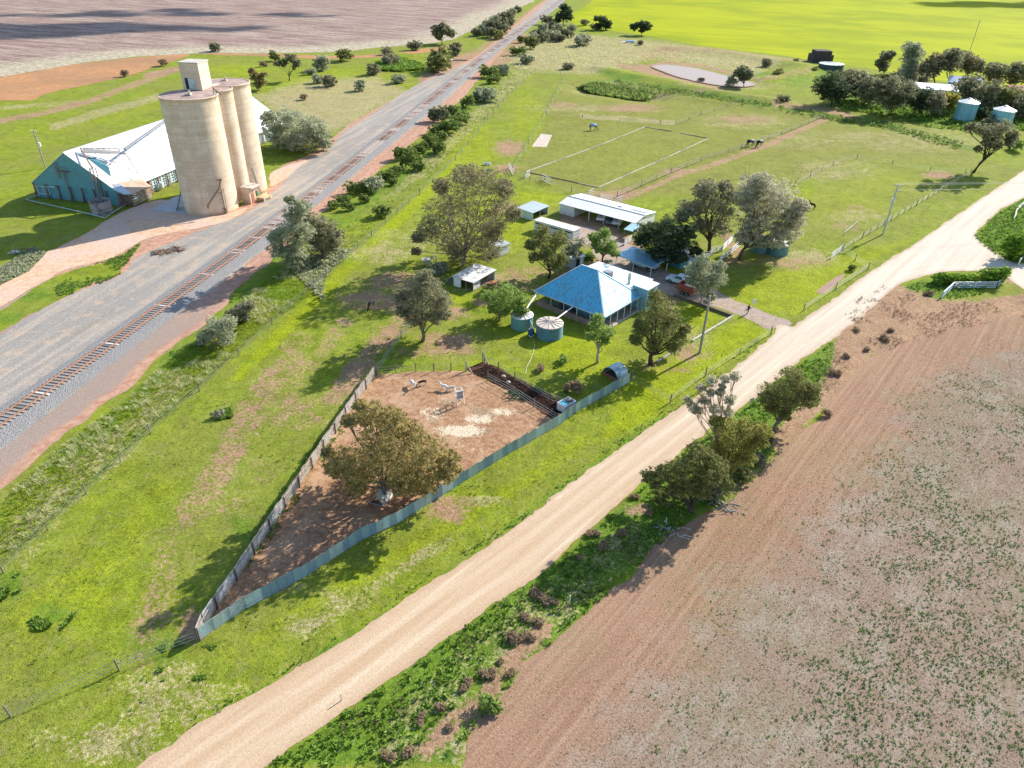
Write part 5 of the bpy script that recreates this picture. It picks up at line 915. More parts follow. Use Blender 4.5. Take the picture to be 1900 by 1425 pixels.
far = [((1543,196),[(1528,160,13),(1545,152,14),(1560,162,12),(1536,172,13),(1552,176,11)],'dark','first dark tree at the left end of the homestead trees'),
 ((1588,186),[(1575,150,13),(1592,146,13),(1600,160,13),(1582,165,13)],'far','greyish tree second from the left of the homestead grove'),
 ((1655,214),[(1640,172,15),(1660,162,15),(1678,170,14),(1650,185,13),(1668,184,13),(1632,160,9)],'far','broad dark tree at the front middle of the homestead grove'),
 ((1615,196),[(1605,162,12),(1620,158,12),(1628,172,10),(1612,178,11)],'grey','grey-green tree left of the broad front tree of the homestead grove'),
 ((1640,140),[(1632,116,5),(1644,106,7),(1652,102,5),(1640,124,6)],'far','slender tall tree rising left of the poplar-like homestead tree'),
 ((1690,158),[(1690,92,9),(1695,104,10),(1688,118,11),(1692,134,12),(1684,145,10),(1698,88,6)],'salt','tallest pale feathery tree of the homestead grove'),
 ((1738,165),[(1725,118,9),(1740,112,10),(1718,128,8),(1735,128,9)],'gum','left spreading gum on the skyline of the homestead grove'),
 ((1765,165),[(1760,108,10),(1770,102,9),(1768,120,10),(1755,118,7)],'far','middle dark gum on the skyline of the homestead grove'),
 ((1795,160),[(1785,110,9),(1800,112,9),(1812,118,8),(1795,124,9),(1818,128,5)],'gum','right airy gum on the skyline of the homestead grove'),
 ((1845,160),[(1838,130,8),(1852,128,8),(1846,142,9)],'grey','pale tree behind the right side of the homestead grove'),
 ((1885,165),[(1875,132,9),(1890,130,9),(1900,136,9),(1884,146,9)],'far','tree at the right frame edge behind the homestead roofs'),
 ((1705,215),[(1700,182,11),(1712,176,10),(1718,190,10),(1704,196,10)],'dark','rounded dark tree immediately right of the broad front homestead tree'),
 ((1733,218),[(1728,186,10),(1740,182,10),(1735,198,11)],'grey','grey tree left of the left blue grain bin'),
 ((1762,212),[(1755,182,8),(1768,184,8),(1762,194,8)],'yel','yellowish bush tree behind the left blue grain bin'),
 ((1802,200),[(1790,160,12),(1806,156,12),(1812,170,11),(1796,174,10)],'far','tree behind and above the left blue grain bin'),
 ((1835,212),[(1825,172,12),(1840,168,12),(1848,182,11),(1832,188,10)],'far','tree between the two blue grain bins'),
 ((1874,215),[(1865,180,11),(1880,178,12),(1888,192,10),(1870,195,9)],'olive','tree behind the right blue grain bin'),
 ((1903,222),[(1898,190,12),(1908,200,12),(1895,208,9)],'far','dark tree cut by the frame right of the right blue grain bin'),
 ((1690,150),[(1668,148,9),(1712,150,10),(1700,160,9)],'grey','low greyish tree at the foot of the tall feathery homestead tree'),
 ((1565,150),[(1556,140,5),(1566,142,6),(1574,136,5)],'gum','small tree by the wide low white-roofed tank'),
 ((1845,240),[(1838,226,8),(1850,230,9),(1828,232,7)],'far','low bush tree at the foot of the right blue grain bin'),
 ((1820,222),[(1818,206,7),(1824,212,6)],'dark','small dark tree right beside the left blue grain bin'),
 ((1648,158),[(1640,146,7),(1655,148,8),(1630,150,6)],'olive','bushy tree behind the broad front homestead tree')]
for b_, l_, k_, lb in far: tree(b_, [(x, y, r*1.38) for x, y, r in l_], k_, 'dark', lb, dens=.85, depth=.5, group='homestead trees', limbs=.5, fork=.2)
# hedges by the gate
tree((1768,526), [(1742,518,10),(1755,516,10)], 'hedge', 'dark', 'rounded left end bush of the hedge behind the white gate fence', name='hedge_bush', cat='hedge', dens=1.3, fork=.05, depth=.3)
tree((1790,526), [(1772,517,9),(1788,518,9),(1803,518,9)], 'hedge', 'dark', 'long middle part of the hedge behind the white gate fence', name='hedge_bush', cat='hedge', dens=1.3, fork=.05, depth=.25)
tree((1845,524), [(1828,510,11),(1845,508,12),(1862,506,11),(1838,518,10),(1855,516,9)], 'hedge', 'dark', 'taller right end bush of the hedge behind the white gate fence', name='hedge_bush', cat='hedge', dens=1.3, fork=.05, depth=.3)
tree((1885,480), [(1872,455,12),(1890,448,14),(1882,468,13),(1900,465,15)], 'hedge', 'dark', 'large dark bush at the right edge by the road junction', name='hedge_bush', cat='bush', dens=1.3, fork=.05, depth=.3)
# shrubs: shared crowns
def shrub_variants(kind, n=4, dens=1.0):
    out = []
    for i in range(n):
        rg = np.random.default_rng(100+i+len(kind)*13); L = [(rg.normal()*.28, rg.normal()*.28, .42+rg.random()*.25, .48+rg.random()*.2) for _ in range(4)]
        me, _ = crown_mesh('shrub', L, .085, rg, dens, .3, .8); me.materials.append(LF[kind]); out.append(me)
    return out
SV = {k: shrub_variants(k) for k in ('shrub', 'salt', 'brown', 'grey', 'olive', 'far', 'green')}
def shrub(x, y, r, kind, label, group=None, name='shrub', cat='shrub', flat_=1.0, ctr=True):
    q = mpp(x, y); g = G(x, y+(r*.75 if ctr else 0)); R = r*q; me = random.choice(SV[kind]); o = bpy.data.objects.new(name, me); COL.objects.link(o)
    o.location = (g[0], g[1], -.05*R); R *= 1.42; o.scale = (R*random.uniform(.95, 1.1), R*random.uniform(.95, 1.1), R*random.uniform(.95, 1.25)*flat_); o.rotation_euler = (0, 0, random.uniform(0, 6.28))
    return tag(o, label, cat, group)
ORD = ['first', 'second', 'third', 'fourth', 'fifth', 'sixth', 'seventh', 'eighth', 'ninth', 'tenth', 'eleventh', 'twelfth', 'thirteenth', 'fourteenth', 'fifteenth', 'sixteenth', 'seventeenth', 'eighteenth', 'nineteenth', 'twentieth', 'twenty-first', 'twenty-second', 'twenty-third', 'twenty-fourth', 'twenty-fifth', 'twenty-sixth', 'twenty-seventh', 'twenty-eighth', 'twenty-ninth', 'thirtieth', 'thirty-first', 'thirty-second', 'thirty-third', 'thirty-fourth']
RG = 'round shrubs lining the red dirt beside the railway'
for i_, (x, y, r) in enumerate(sorted(((620,380,10),(637,372,9),(650,384,9),(712,391,14),(680,369,9),(664,350,12),(688,356,8),(718,326,10),(736,318,11),(730,337,8),(757,299,14),(776,308,12),(745,287,12),(766,284,9),(781,278,9),(776,296,8),(801,262,14),(816,275,12),(790,271,9),(824,253,11),(812,240,10),(836,235,15),(852,224,12),(840,207,11),(868,190,11),(882,182,9),(905,136,11),(914,148,9),(924,128,8))), 0):
    shrub(x, y, r, 'shrub', ORD[i_]+' dark round shrub from the near end of the row beside the red railway dirt', RG)
shrub(704, 340, 17, 'salt', 'pale grey shrub standing out among the dark round ones beside the railway', RG); shrub(817, 214, 15, 'far', 'very dark blue-green shrub overhanging the red dirt by the railway', RG)
shrub(898, 175, 17, 'salt', 'large smooth grey-green shrub at the far end of the railway shrub row', RG); shrub(938, 131, 11, 'salt', 'oval greyish shrub next to the dark pair beyond the railway shrub row')
PG = 'grey shrubs scattered on the green flat behind the silos'
for x, y, r, k, lb in ((642,104,12,'olive','dark top shrub nearest the harvested field edge, above the pale grass'),(690,132,10,'grey','compact dark grey shrub left of the green mound of creeper'),(716,112,13,'grey','shrub growing out of the low green creeper mound'),(717,96,8,'grey','small shrub just above the creeper mound shrub'),
    (741,147,10,'salt','fine grey shrub right of the pale dry grass, nearest the gravel yard'),(672,162,9,'salt','soft grey shrub in the middle of the dry grass'),(600,122,13,'salt','widest tangled grey shrub behind the umbrella tree'),(612,152,10,'grey','right one of two dark grey shrubs below the tangled shrub'),(590,147,9,'salt','left one of two grey shrubs below the tangled shrub'),(572,133,7,'salt','small grey shrub left of the widest tangled shrub'),
    (563,181,6,'brown','tiny dark shrub alone in the yellow dry grass'),(764,86,9,'grey','shrub in line with the drain near the field corner'),(397,89,9,'grey','shrub on the edge of the harvested field above the silos'),(305,118,6,'brown','leafless twiggy bush at the orange fallow right of centre'),(233,138,6,'brown','leafless twiggy bush at the bottom edge of the orange fallow'),(510,108,8,'olive','flat-topped shrub left of the umbrella tree'),(492,120,5,'brown','small twiggy shrub behind the back silo')):
    shrub(x, y, r, k, lb, PG)
shrub(814, 118, 19, 'olive', 'big round bush left of the railway beside the culvert'); shrub(848, 95, 11, 'grey', 'greyish pair of bushes up the line from the big round bush')
FG = 'thick scrub on both sides of the far railway'
for i_, (x, y, r, k) in enumerate(sorted(((884,62,8,'far'),(895,58,9,'salt'),(906,62,10,'far'),(903,48,9,'salt'),(918,54,12,'far'),(920,40,10,'salt'),(930,46,11,'far'),(938,34,10,'far'),(950,26,8,'salt'),(958,18,7,'far'),(925,66,9,'olive'),(944,44,8,'far'),(985,72,9,'salt'),(998,64,10,'far'),(1010,58,10,'salt'),(1022,50,10,'far'),(1035,56,9,'salt'),(1012,72,9,'far'),(1028,68,9,'salt'),(1048,62,9,'far'),(1018,40,8,'far'),(1060,52,7,'salt'),(1040,72,8,'far')))):
    shrub(x, y, r, k, ORD[i_]+' bush from the left in the thick scrub beside the far railway', FG)
for x, y, r, k, lb in ((988,83,11,'olive','rounded green bush right of the railway above the tyre-flat dry grass'),(962,96,9,'shrub','low dark green bush right of the railway crossing'),(978,112,10,'salt','pair-like grey bush below the low dark green bush'),(1072,76,12,'salt','grey bush with a shaded hollow in the dry grass'),(1081,43,6,'far','small bush between the far scrub and the crop'),(1104,50,7,'grey','low bush at the foot of the lopsided dark tree'),(1188,80,5,'grey','small round bush beside the white sheet in the dry grass'),(1055,123,8,'grey','grey bush on the drain above the weedy pit'),(967,75,6,'olive','small dark bush beside the railway in line with the dry grass'),
    (1475,114,5,'far','small dark bush on the crop edge left of the hay stack'),(1510,130,5,'olive','small round bush below the hay stack'),(1418,118,8,'grey','grey bush on the far dam bank'),(1456,186,8,'far','dark round shrub alone left of the homestead grove'),(1441,138,7,'olive','shrub on the mound right of the dam'),(1883,272,9,'green','green bush by the track right of the leaning tree'),(1300,149,4,'far','tiny bush standing in the near edge of the dam')):
    shrub(x, y, r, k, lb)
for x, y, r, k, lb in ((1375,880,15,'olive','low scrub bush right of the middle roadside tree trunk'),(1400,850,13,'grey','grey scrub bush between the middle and right roadside trees'),(1420,815,12,'olive','small scrub bush at the left foot of the right-hand roadside tree'),(1330,915,15,'grey','grey scrub bush under the middle roadside tree'),(1225,925,14,'olive','low scrub bush left of the low spreading roadside tree trunk'),(1046,666,8,'green','small citrus bush on the front lawn'),(1003,683,7,'brown','leafless bush on the front lawn near the manure'),(822,498,14,'pale' if 0 else 'salt','small pale tree by the poultry shed gable'),(1093,476,8,'shrub','thin dark bush beside the garden shed'),(1580,497,6,'shrub','small bush above the drain puddle'),(412,768,8,'salt','lone thistle clump in the left paddock'),
    (1060,715,14,'brown','brush heap in the shade below the round-roofed shelter'),(838,520,7,'salt','tiny grey bush at the poultry shed corner'),(1535,768,7,'brown','lone dry bush on the red edge of the stubble'),(912,1308,15,'green','leafy green clump at the near edge of the stubble')):
    shrub(x, y, r, k, lb)
BG = 'brown dry bushes in the road verge'
for i_, (x, y, r) in enumerate(sorted(((952,1176,17),(984,1180,12),(906,1246,15),(870,1262,12),(948,1246,10),(1010,1108,15),(990,1098,13),(1030,1115,10),(975,1140,11),(1000,1150,13),(1075,1030,10),(1120,1010,12),(1100,985,12),(860,1275,10),(930,1225,9),(820,1310,12),(835,1345,10),(780,1330,11),(1640,625,9),(1610,645,8),(1550,690,10),(1720,542,9),(1655,610,8),(1590,610,7),(1205,950,10),(1150,985,12),(1570,660,8),(1230,925,9),(1180,920,9),(760,1390,12),(720,1400,12)), key=lambda q: -q[1])):
    shrub(x, y, r*.7, 'brown', ORD[i_]+' brown dry bush from the bottom of the photo in the weedy road verge', BG, name='dry_bush', cat='bush', flat_=.7)
# ---------------------------------------------------------------- uncountable cover
def scatter(poly, n, seed, edge=None, keep=None):
    P = [tuple(G(*p)[:2]) for p in poly]; rg = np.random.default_rng(seed); xa, xb = min(p[0] for p in P), max(p[0] for p in P); ya, yb = min(p[1] for p in P), max(p[1] for p in P)
    x = rg.uniform(xa, xb, n*3); y = rg.uniform(ya, yb, n*3); d = poly_sdf(x, y, P); px, py = PX(x, y); ok = (d > (edge or 0)) & (px > -40) & (px < 1940) & (py > -20) & (py < 1465)
    if keep is not None: ok &= keep(x, y, px, py, rg)
    i = np.where(ok)[0][:n]; return x[i], y[i], rg
def plants(name, x, y, rg, h, nl, leafm, spread=.7, wd=.35, z0=0.0, hv=.6, label=None):
    N = len(x); H = h*(1-hv/2+hv*rg.random(N)) if np.isscalar(h) else h; idx = np.repeat(np.arange(N), nl); M = len(idx); a = rg.random(M)*2*np.pi; tilt = spread*(.3+rg.random(M)); L = H[idx]*(.7+.5*rg.random(M))
    b = np.stack([x[idx]+rg.normal(size=M)*.12*H[idx], y[idx]+rg.normal(size=M)*.12*H[idx], np.full(M, z0)], 1); d = np.stack([np.cos(a)*tilt, np.sin(a)*tilt, np.ones(M)], 1); d /= np.linalg.norm(d, axis=1)[:, None]; s_ = np.stack([-np.sin(a), np.cos(a), np.zeros(M)], 1)*(wd*L)[:, None]
    mid = b+d*(L*.6)[:, None]; tip = b+d*L[:, None]-np.array([0, 0, 1])*(L*.12)[:, None]
    V = np.stack([b, mid+s_*.5, tip, mid-s_*.5], 1).reshape(-1, 3); F = np.arange(4*M).reshape(-1, 4); t = np.clip(rg.random(N)[idx]*.7+rg.random(M)*.35, 0, 1)
    return tag(link_mesh(name, mesh_np(name, V, F, {'tint': ('FACE', t)}), leafm), label, kind='stuff')
LW = m_leaf('weed_leaves', (.075, .15, .02), (.27, .42, .06), (.34, .44, .16)); LG = m_leaf('grass_blades', (.16, .26, .015), (.36, .46, .035)); LP = m_leaf('dry_tussock', (.46, .45, .22), (.76, .72, .44)); LS = m_leaf('stubble_weed', (.09, .16, .045), (.26, .36, .12)); LB = m_leaf('dead_brush', (.13, .09, .06), (.34, .25, .19)); LST = m_leaf('pale_straw', (.26, .21, .165), (.42, .36, .29))
VERGE = [(480,1428),(560,1380),(700,1280),(830,1188),(930,1113),(1060,1023),(1190,903),(1320,803),(1440,708),(1550,630),(1612,580),(1660,540),(1700,524),(1760,520),(1830,520),(1830,545),(1740,560),(1640,600),(1560,680),(1520,750),(1440,830),(1330,925),(1230,1010),(1150,1085),(1040,1180),(960,1260),(860,1380),(850,1425)]
nz = lambda x, y, sc, s=0: fbm(x, y, sc, 4, s)
x, y, rg = scatter(VERGE, 15000, 1, .1, lambda x, y, px, py, rg: nz(x, y, 3.5, 5)+.5*nz(x, y, 1.2, 6)-paint('bare', px, py)*1.2 > -.12); plants('verge_weeds', x, y, rg, .34, 6, LW, 1.0, .45)
x, y, rg = scatter(VERGE, 9000, 2, .5, lambda x, y, px, py, rg: (nz(x, y, 3.0, 15) > .12) & (py > 560)); plants('verge_dead_brush', x, y, rg, .38, 7, LB, .9, .12)
x, y, rg = scatter([(1805,440),(1850,398),(1900,370),(1960,340),(1960,500),(1885,486),(1855,478)], 2500, 3); plants('corner_weeds', x, y, rg, .5, 6, LW, 1.0, .4)
FIELD = [(850,1425),(885,1335),(960,1262),(1040,1180),(1160,1080),(1290,965),(1430,853),(1530,770),(1570,705),(1700,630),(1900,590),(2200,560),(2200,1500),(850,1500)]
EDGE = [tuple(G(*p)[:2]) for p in FIELD[:11]]
def kf(x, y, px, py, rg):
    d = seg_dist(x, y, EDGE); n1 = nz(x, y, 9, 21)+.9*nz(x, y, 1.6, 22); k = np.clip((d-6)/14, 0, 1); grn = np.clip((px-1000)/600, 0, 1)
    return rg.random(len(x)) < np.clip((n1*2.2+.05+.3*grn)*k, .0, 1)
x, y, rg = scatter(FIELD, 34000, 4, .5, kf); plants('stubble_weeds', x, y, rg, .15, 6, LS, 1.3, .6)
x, y, rg = scatter(FIELD, 45000, 5, .5, lambda x, y, px, py, rg: rg.random(len(x)) < np.clip(seg_dist(x, y, EDGE)/14-.05+.4*nz(x, y, 9, 23), .03, 1)); plants('stubble_seedlings', x, y, rg, .09, 4, m_leaf('seedling_leaf', (.10, .13, .06), (.24, .27, .14)), 1.3, .5)
def rowk(ang, sp):
    def f(x, y, px, py, rg): u = x*math.cos(ang)+y*math.sin(ang); return (np.abs((u/sp) % 1-.5) < .22) & (nz(x, y, 8, 31) > -.25)
    return f
x, y, rg = scatter(FIELD, 12000, 6, .3, lambda x, y, px, py, rg: nz(x, y, 5, 31) > -.1); plants('stubble_straw', x, y, rg, .12, 4, LST, 1.8, .14)
GRASS = [(0,930),(130,810),(250,730),(340,640),(450,530),(560,440),(700,340),(860,200),(940,140),(1050,140),(1500,215),(1820,280),(1900,300),(1790,388),(1620,500),(1440,610),(1200,790),(950,975),(640,1185),(365,1345),(240,1425),(-40,1470),(-40,960)]
YARD = [tuple(G(*p)[:2]) for p in [(372,1186),(472,1027),(580,866),(699,692),(868,685),(1060,765),(900,873),(671,1002)]]
def gk(x, y, px, py, rg):
    d = np.hypot(x, y); pr = np.clip((62/d)**2, .05, 1)*np.clip(1.05-paint('bare', px, py)*1.3, 0, 1)
    return (rg.random(len(x)) < pr) & (poly_sdf(x, y, YARD) < 0) & ~((x > 1) & (x < 26) & (y > 92) & (y < 116)) & (nz(x, y, 2.2, 41) > -.35)
x, y, rg = scatter(GRASS, 60000, 7, .3, gk); plants('paddock_grass', x, y, rg, .16, 4, LG, 1.1, .3)
x, y, rg = scatter(GRASS, 9000, 8, .3, lambda x, y, px, py, rg: gk(x, y, px, py, rg) & (nz(x, y, 5, 44) > .18)); plants('paddock_clover', x, y, rg, .2, 6, LW, 1.3, .5)
BANK = [(0,935),(45,890),(130,815),(240,738),(300,680),(345,640),(400,620),(440,560),(520,500),(620,460),(600,540),(500,600),(440,655),(370,722),(280,800),(160,912),(10,1050),(-30,1060)]
x, y, rg = scatter(BANK, 2600, 9, .4, lambda x, y, px, py, rg: nz(x, y, 4, 51)+.3*nz(x, y, 1.5, 52) > .02); plants('pale_grass_tussocks', x, y, rg, .62, 14, LP, 1.2, .05)
x, y, rg = scatter(BANK, 6000, 10, .2); plants('bank_grass', x, y, rg, .38, 6, LG, .9, .14)
x, y, rg = scatter([(560,520),(640,420),(700,370),(770,310),(840,240),(900,170),(950,125),(985,132),(940,180),(880,245),(800,330),(720,400),(640,480),(600,520)], 2200, 12, .2, lambda x, y, px, py, rg: nz(x, y, 4, 61) > -.05); plants('railway_side_grass', x, y, rg, .38, 8, LP, 1.0, .08)
x, y, rg = scatter([(560,520),(640,420),(700,370),(770,310),(840,240),(900,170),(950,125),(985,132),(940,180),(880,245),(800,330),(720,400),(640,480),(600,520)], 5000, 13, .2, lambda x, y, px, py, rg: nz(x, y, 3, 62) > -.1); plants('railway_side_weeds', x, y, rg, .3, 6, LW, 1.2, .35)
x, y, rg = scatter([(1078,157),(1110,150),(1150,160),(1212,173),(1205,184),(1170,182),(1100,172)], 1500, 14); plants('pit_weeds', x, y, rg, 1.7, 6, LF['shrub'], 1.0, .5, -1.2)
x, y, rg = scatter([(1130,148),(1200,158),(1330,178),(1500,208),(1640,228),(1790,268),(1780,278),(1640,238),(1500,217),(1300,186),(1160,166)], 2600, 15); plants('drain_weeds', x, y, rg, .9, 6, LF['shrub'], 1.0, .4, .2)
x, y, rg = scatter([(1060,64),(1200,78),(1400,102),(1470,112),(1400,138),(1210,112),(1100,138),(960,128),(930,110),(985,62)], 5000, 16, 0, lambda x, y, px, py, rg: nz(x, y, 9, 71) > -.2); plants('dry_scrub_grass', x, y, rg, .8, 6, LP, 1.0, .15)
x, y, rg = scatter([(700,118),(735,108),(780,120),(788,128),(750,134),(705,132)], 900, 17); plants('creeper_mound', x, y, rg, 1.6, 6, LW, 1.2, .5)
x, y, rg = scatter([(1520,150),(1700,150),(1950,190),(1950,240),(1860,250),(1720,235),(1560,200)], 3500, 18, 0, lambda x, y, px, py, rg: nz(x, y, 10, 81) > -.1); plants('grove_undergrowth', x, y, rg, 1.0, 6, LW, 1.0, .4)
x, y, rg = scatter([(100,520),(160,495),(232,472),(262,450),(250,470),(222,510),(160,540),(110,556)], 900, 19, 0, lambda x, y, px, py, rg: nz(x, y, 4, 82) > -.1); plants('track_weeds', x, y, rg, .35, 7, LW, 1.2, .4)
x, y, rg = scatter([(-20,560),(0,530),(53,505),(87,470),(60,460),(0,500)], 700, 20); plants('track_side_weeds', x, y, rg, .45, 7, LF['salt'], 1.2, .35)
x, y, rg = scatter([(600,560),(540,500),(560,480),(640,460),(650,470),(600,520)], 500, 21); plants('bush_foot_weeds', x, y, rg, .6, 7, LF['salt'], 1.2, .4)
x, y, rg = scatter([(876,690),(905,678),(940,695),(1000,725),(1055,752),(1035,772),(955,730)], 1800, 22); plants('manure_clods', x, y, rg, .22, 5, m_leaf('manure_bits', (.04, .02, .015), (.16, .09, .06)), 1.6, .5, .04)
x, y, rg = scatter([(790,760),(830,740),(900,760),(950,780),(930,800),(880,810),(850,800),(800,790)], 2600, 23, 0, lambda x, y, px, py, rg: nz(x, y, 2.5, 91) > .0); plants('spilt_hay', x, y, rg, .14, 5, m_leaf('hay_bits', (.5, .44, .30), (.74, .7, .55)), 2.5, .12, .04)
x, y, rg = scatter([(400,1170),(600,1010),(820,890),(1000,790),(900,700),(720,700),(640,800),(560,910),(430,1100)], 5000, 24); plants('yard_litter', x, y, rg, .09, 4, m_leaf('litter_bits', (.28, .16, .09), (.58, .42, .30)), 2.5, .2, .04)

for k_, P_ in enumerate(([(0,1075),(30,1060),(45,1085),(25,1115),(-10,1120)], [(60,1150),(100,1125),(145,1135),(120,1165),(70,1170)], [(395,765),(425,758),(432,775),(405,780)], [(330,1195),(400,1200),(380,1260),(250,1270),(240,1230),(300,1190)], [(520,980),(640,800),(620,780),(560,850),(470,990),(430,1060),(400,1110),(440,1080)])):
    x, y, rg = scatter(P_, 500 if k_ < 3 else 900, 40+k_, 0, lambda x, y, px, py, rg: nz(x, y, 2.5, 95) > -.1); plants('paddock_weeds', x, y, rg, .3 if k_ < 3 else .2, 7, LW, 1.3, .5)
x, y, rg = scatter([(365,1347),(640,1188),(960,975),(1150,830),(1300,730),(1430,622),(1420,612),(1290,722),(1140,822),(950,965),(630,1178),(355,1335)], 4500, 50, 0, lambda x, y, px, py, rg: nz(x, y, 3, 96) > -.15); plants('roadside_weeds', x, y, rg, .24, 6, LW, 1.2, .45)
x, y, rg = scatter([(1560,570),(1640,530),(1760,560),(1900,560),(1960,580),(1780,610),(1640,655),(1560,700),(1510,770),(1500,700)], 2600, 51, 0, lambda x, y, px, py, rg: nz(x, y, 4, 97) > .05); plants('sandy_verge_weeds', x, y, rg, .3, 6, LB, 1.1, .2)
# ================================================================ FENCES
FM = [m_metal('shade_teal_fence_iron', (.34, .48, .52), .15, .5, (.2, .25, .26), .35, .6), m_metal('pale_shade_teal_fence_iron', (.56, .68, .71), .15, .5, (.3, .32, .3), .3, .6), m_metal('blue_grey_fence_iron', (.27, .39, .46), .15, .5, (.15, .2, .22), .35, .6), m_metal('grey_fence_iron', (.46, .56, .58), .2, .5, (.3, .22, .16), .4, .8)]  # teal of the fence's shaded face is put into these colours
FM2 = [m_metal('white_fence_iron', (.84, .82, .77), .1, .55, (.4, .33, .26), .5, .8), m_metal('weathered_fence_iron', (.74, .70, .63), .1, .6, (.33, .25, .19), .6, .8)]
def iron_fence(px, label, mats, wd, h, seed, inner=None, posts=None):
    P = [G(*p) for p in px]; t = thing('iron_fence', label, 'fence', P[0]); o = np.array(world_loc(t)); rs = random.Random(seed); cache = {}
    seg = [np.linalg.norm(b-a) for a, b in zip(P[:-1], P[1:])]; L = sum(seg)
    def at(s):
        for a, b, l in zip(P[:-1], P[1:], seg):
            if s <= l: return a+(b-a)*s/l, (b-a)/l
            s -= l
        return P[-1], (P[-1]-P[-2])/seg[-1]
    def pm(k):
        if k in cache: return cache[k]
        V = []; F = []; n = 20
        for i in range(n+1):
            x = -wd/2-.02+(wd+.04)*i/n; y = .018*math.sin(i*math.pi); y = .02 if i % 2 else -.02
            V += [(x, y, 0), (x, y, h)]
        for i in range(n): F.append((2*i, 2*i+2, 2*i+3, 2*i+1))
        me = bpy.data.meshes.new('panel'); me.from_pydata(V, [], F); me.materials.append(mats[k]); cache[k] = me
        return me
    n = int(L/wd); last = 0
    for i in range(n):
        p, d = at((i+.5)*wd); k = rs.choice(range(len(mats))) if rs.random() < .85 else last; last = k; off = .012 if i % 2 else -.012
        c = bpy.data.objects.new('panel', pm(k)); COL.objects.link(c); c.parent = t; nx, ny = -d[1], d[0]
        c.location = (p[0]-o[0]+nx*off, p[1]-o[1]+ny*off, rs.uniform(-.05, .03)); c.rotation_euler = (rs.uniform(-.02, .02), rs.uniform(-.012, .012), math.atan2(d[1], d[0])); md = None
        c.scale = (1, 1, rs.uniform(.95, 1.05))
    sp = 3.4
    for i in range(int(L/sp)+1):
        p, d = at(min(i*sp, L-.01)); s_ = inner; q = p+np.array([-d[1], d[0], 0])*s_
        m = MB(); m.bar((q[0], q[1], 0), (q[0], q[1], h-.02), .13); m.build('post', MWOODD, t)
    m = MB()
    for z in (h*.25, h*.85):
        s = 0
        while s < L-.01:
            a, d = at(s); b, _ = at(min(s+sp, L-.01)); nn = np.array([-d[1], d[0], 0])*inner*.6; m.bar((a[0]+nn[0], a[1]+nn[1], z), (b[0]+nn[0], b[1]+nn[1], z), .06, .07); s += sp
    tag(m.build('rail', MWOOD, t)); return t
iron_fence([(369,1189),(452,1132),(565,1071),(671,1002),(736,972),(838,908),(939,845),(1035,790),(1070,764),(1168,709)], 'long shade-tinted teal corrugated iron fence along the road side of the dirt animal yard', FM, .78, 1.55, 3, .14)
iron_fence([(369,1188),(378,1165),(410,1118),(472,1027),(501,983),(580,866),(626,797),(664,741),(698,695)], 'weathered whitish iron fence on the paddock side of the dirt animal yard', FM2, .80, 1.6, 5, -.14)
def wire_fence(px, label, sp=6.0, h=1.15, nw=4, mat=None, pm=None, pw=.075, wr=.014, ends=True, name='wire_fence'):
    P = [G(*p) for p in px]; t = thing(name, label, 'fence', P[0]); pm = pm or flat('fence_post_timber', (.2, .17, .14), .9) if 'fence_post_timber' not in bpy.data.materials else (pm or bpy.data.materials['fence_post_timber']); rs = random.Random(int(px[0][0])); o = np.array(world_loc(t)); pmesh = None
    q = []
    for a, b in zip(P[:-1], P[1:]):
        n = max(1, round(np.linalg.norm(b-a)/sp))
        for k in range(n): q.append(a+(b-a)*k/n)
    q.append(P[-1]); corner = {tuple(np.round(p, 3)) for p in P}
    m0 = MB().bar((0, 0, 0), (0, 0, h+.12), pw); me = bpy.data.meshes.new('post'); me.from_pydata(m0.v, [], m0.f); me.materials.append(pm)
    for p in q:
        c = bpy.data.objects.new('post', me); COL.objects.link(c); c.parent = t; c.location = (p[0]-o[0], p[1]-o[1], 0); c.rotation_euler = (rs.uniform(-.04, .04), rs.uniform(-.04, .04), rs.random()); k = 1.5 if tuple(np.round(p, 3)) in corner else 1; c.scale = (k, k, rs.uniform(.92, 1.08)*(1.1 if k > 1 else 1))
    for j in range(nw):
        z = h*(j+1)/nw; m = MB()
        for a, b in zip(q[:-1], q[1:]): m.bar((a[0], a[1], z), (b[0], b[1], z), wr*2)
        m.build('wire', mat or MWIRE, t)
    return t
wire_fence([(-30,1094),(7,1063),(161,917),(280,805),(370,727),(443,660),(505,604),(574,541),(690,439),(779,361)], 'long wire fence between the railway bank grass and the left paddock', 7, nw=3)
wire_fence([(779,361),(845,298),(905,222),(950,172),(985,138),(1040,140)], 'wire fence along the mown strip beside the railway scrub', 9, nw=3)
wire_fence([(-25,1352),(20,1330),(221,1244),(366,1190)], 'low wire fence running from the tip of the iron fence to the lower left corner', 9, nw=3)
wire_fence([(1172,708),(1243,748),(1309,698),(1430,621)], 'plain wire fence of the lawn beside the white road, up to the driveway', 12, nw=3)
wire_fence([(1491,577),(1550,538),(1610,500),(1586,484),(1560,467)], 'plain wire fence from the driveway to the small white gate', 12, nw=3)
wire_fence([(1564,465),(1600,442),(1640,418),(1700,382),(1750,352),(1800,322)], 'wire fence with dark posts along the road edge of the small paddock', 4, nw=3, pm=MWOODD)
wire_fence([(1475,345),(1503,328),(1545,308),(1590,294),(1655,306),(1725,319),(1790,322)], 'fence dividing the two right hand paddocks', 9, nw=3)
wire_fence([(1048,144),(1032,175),(1013,214),(980,268),(951,318)], 'fence from the drain down to the white yard gate', 10, nw=3)
wire_fence([(1013,214),(1080,220),(1150,226),(1225,231),(1254,232),(1300,214),(1392,186)], 'thin wire fence across the paddock below the weedy pit', 10, nw=3)
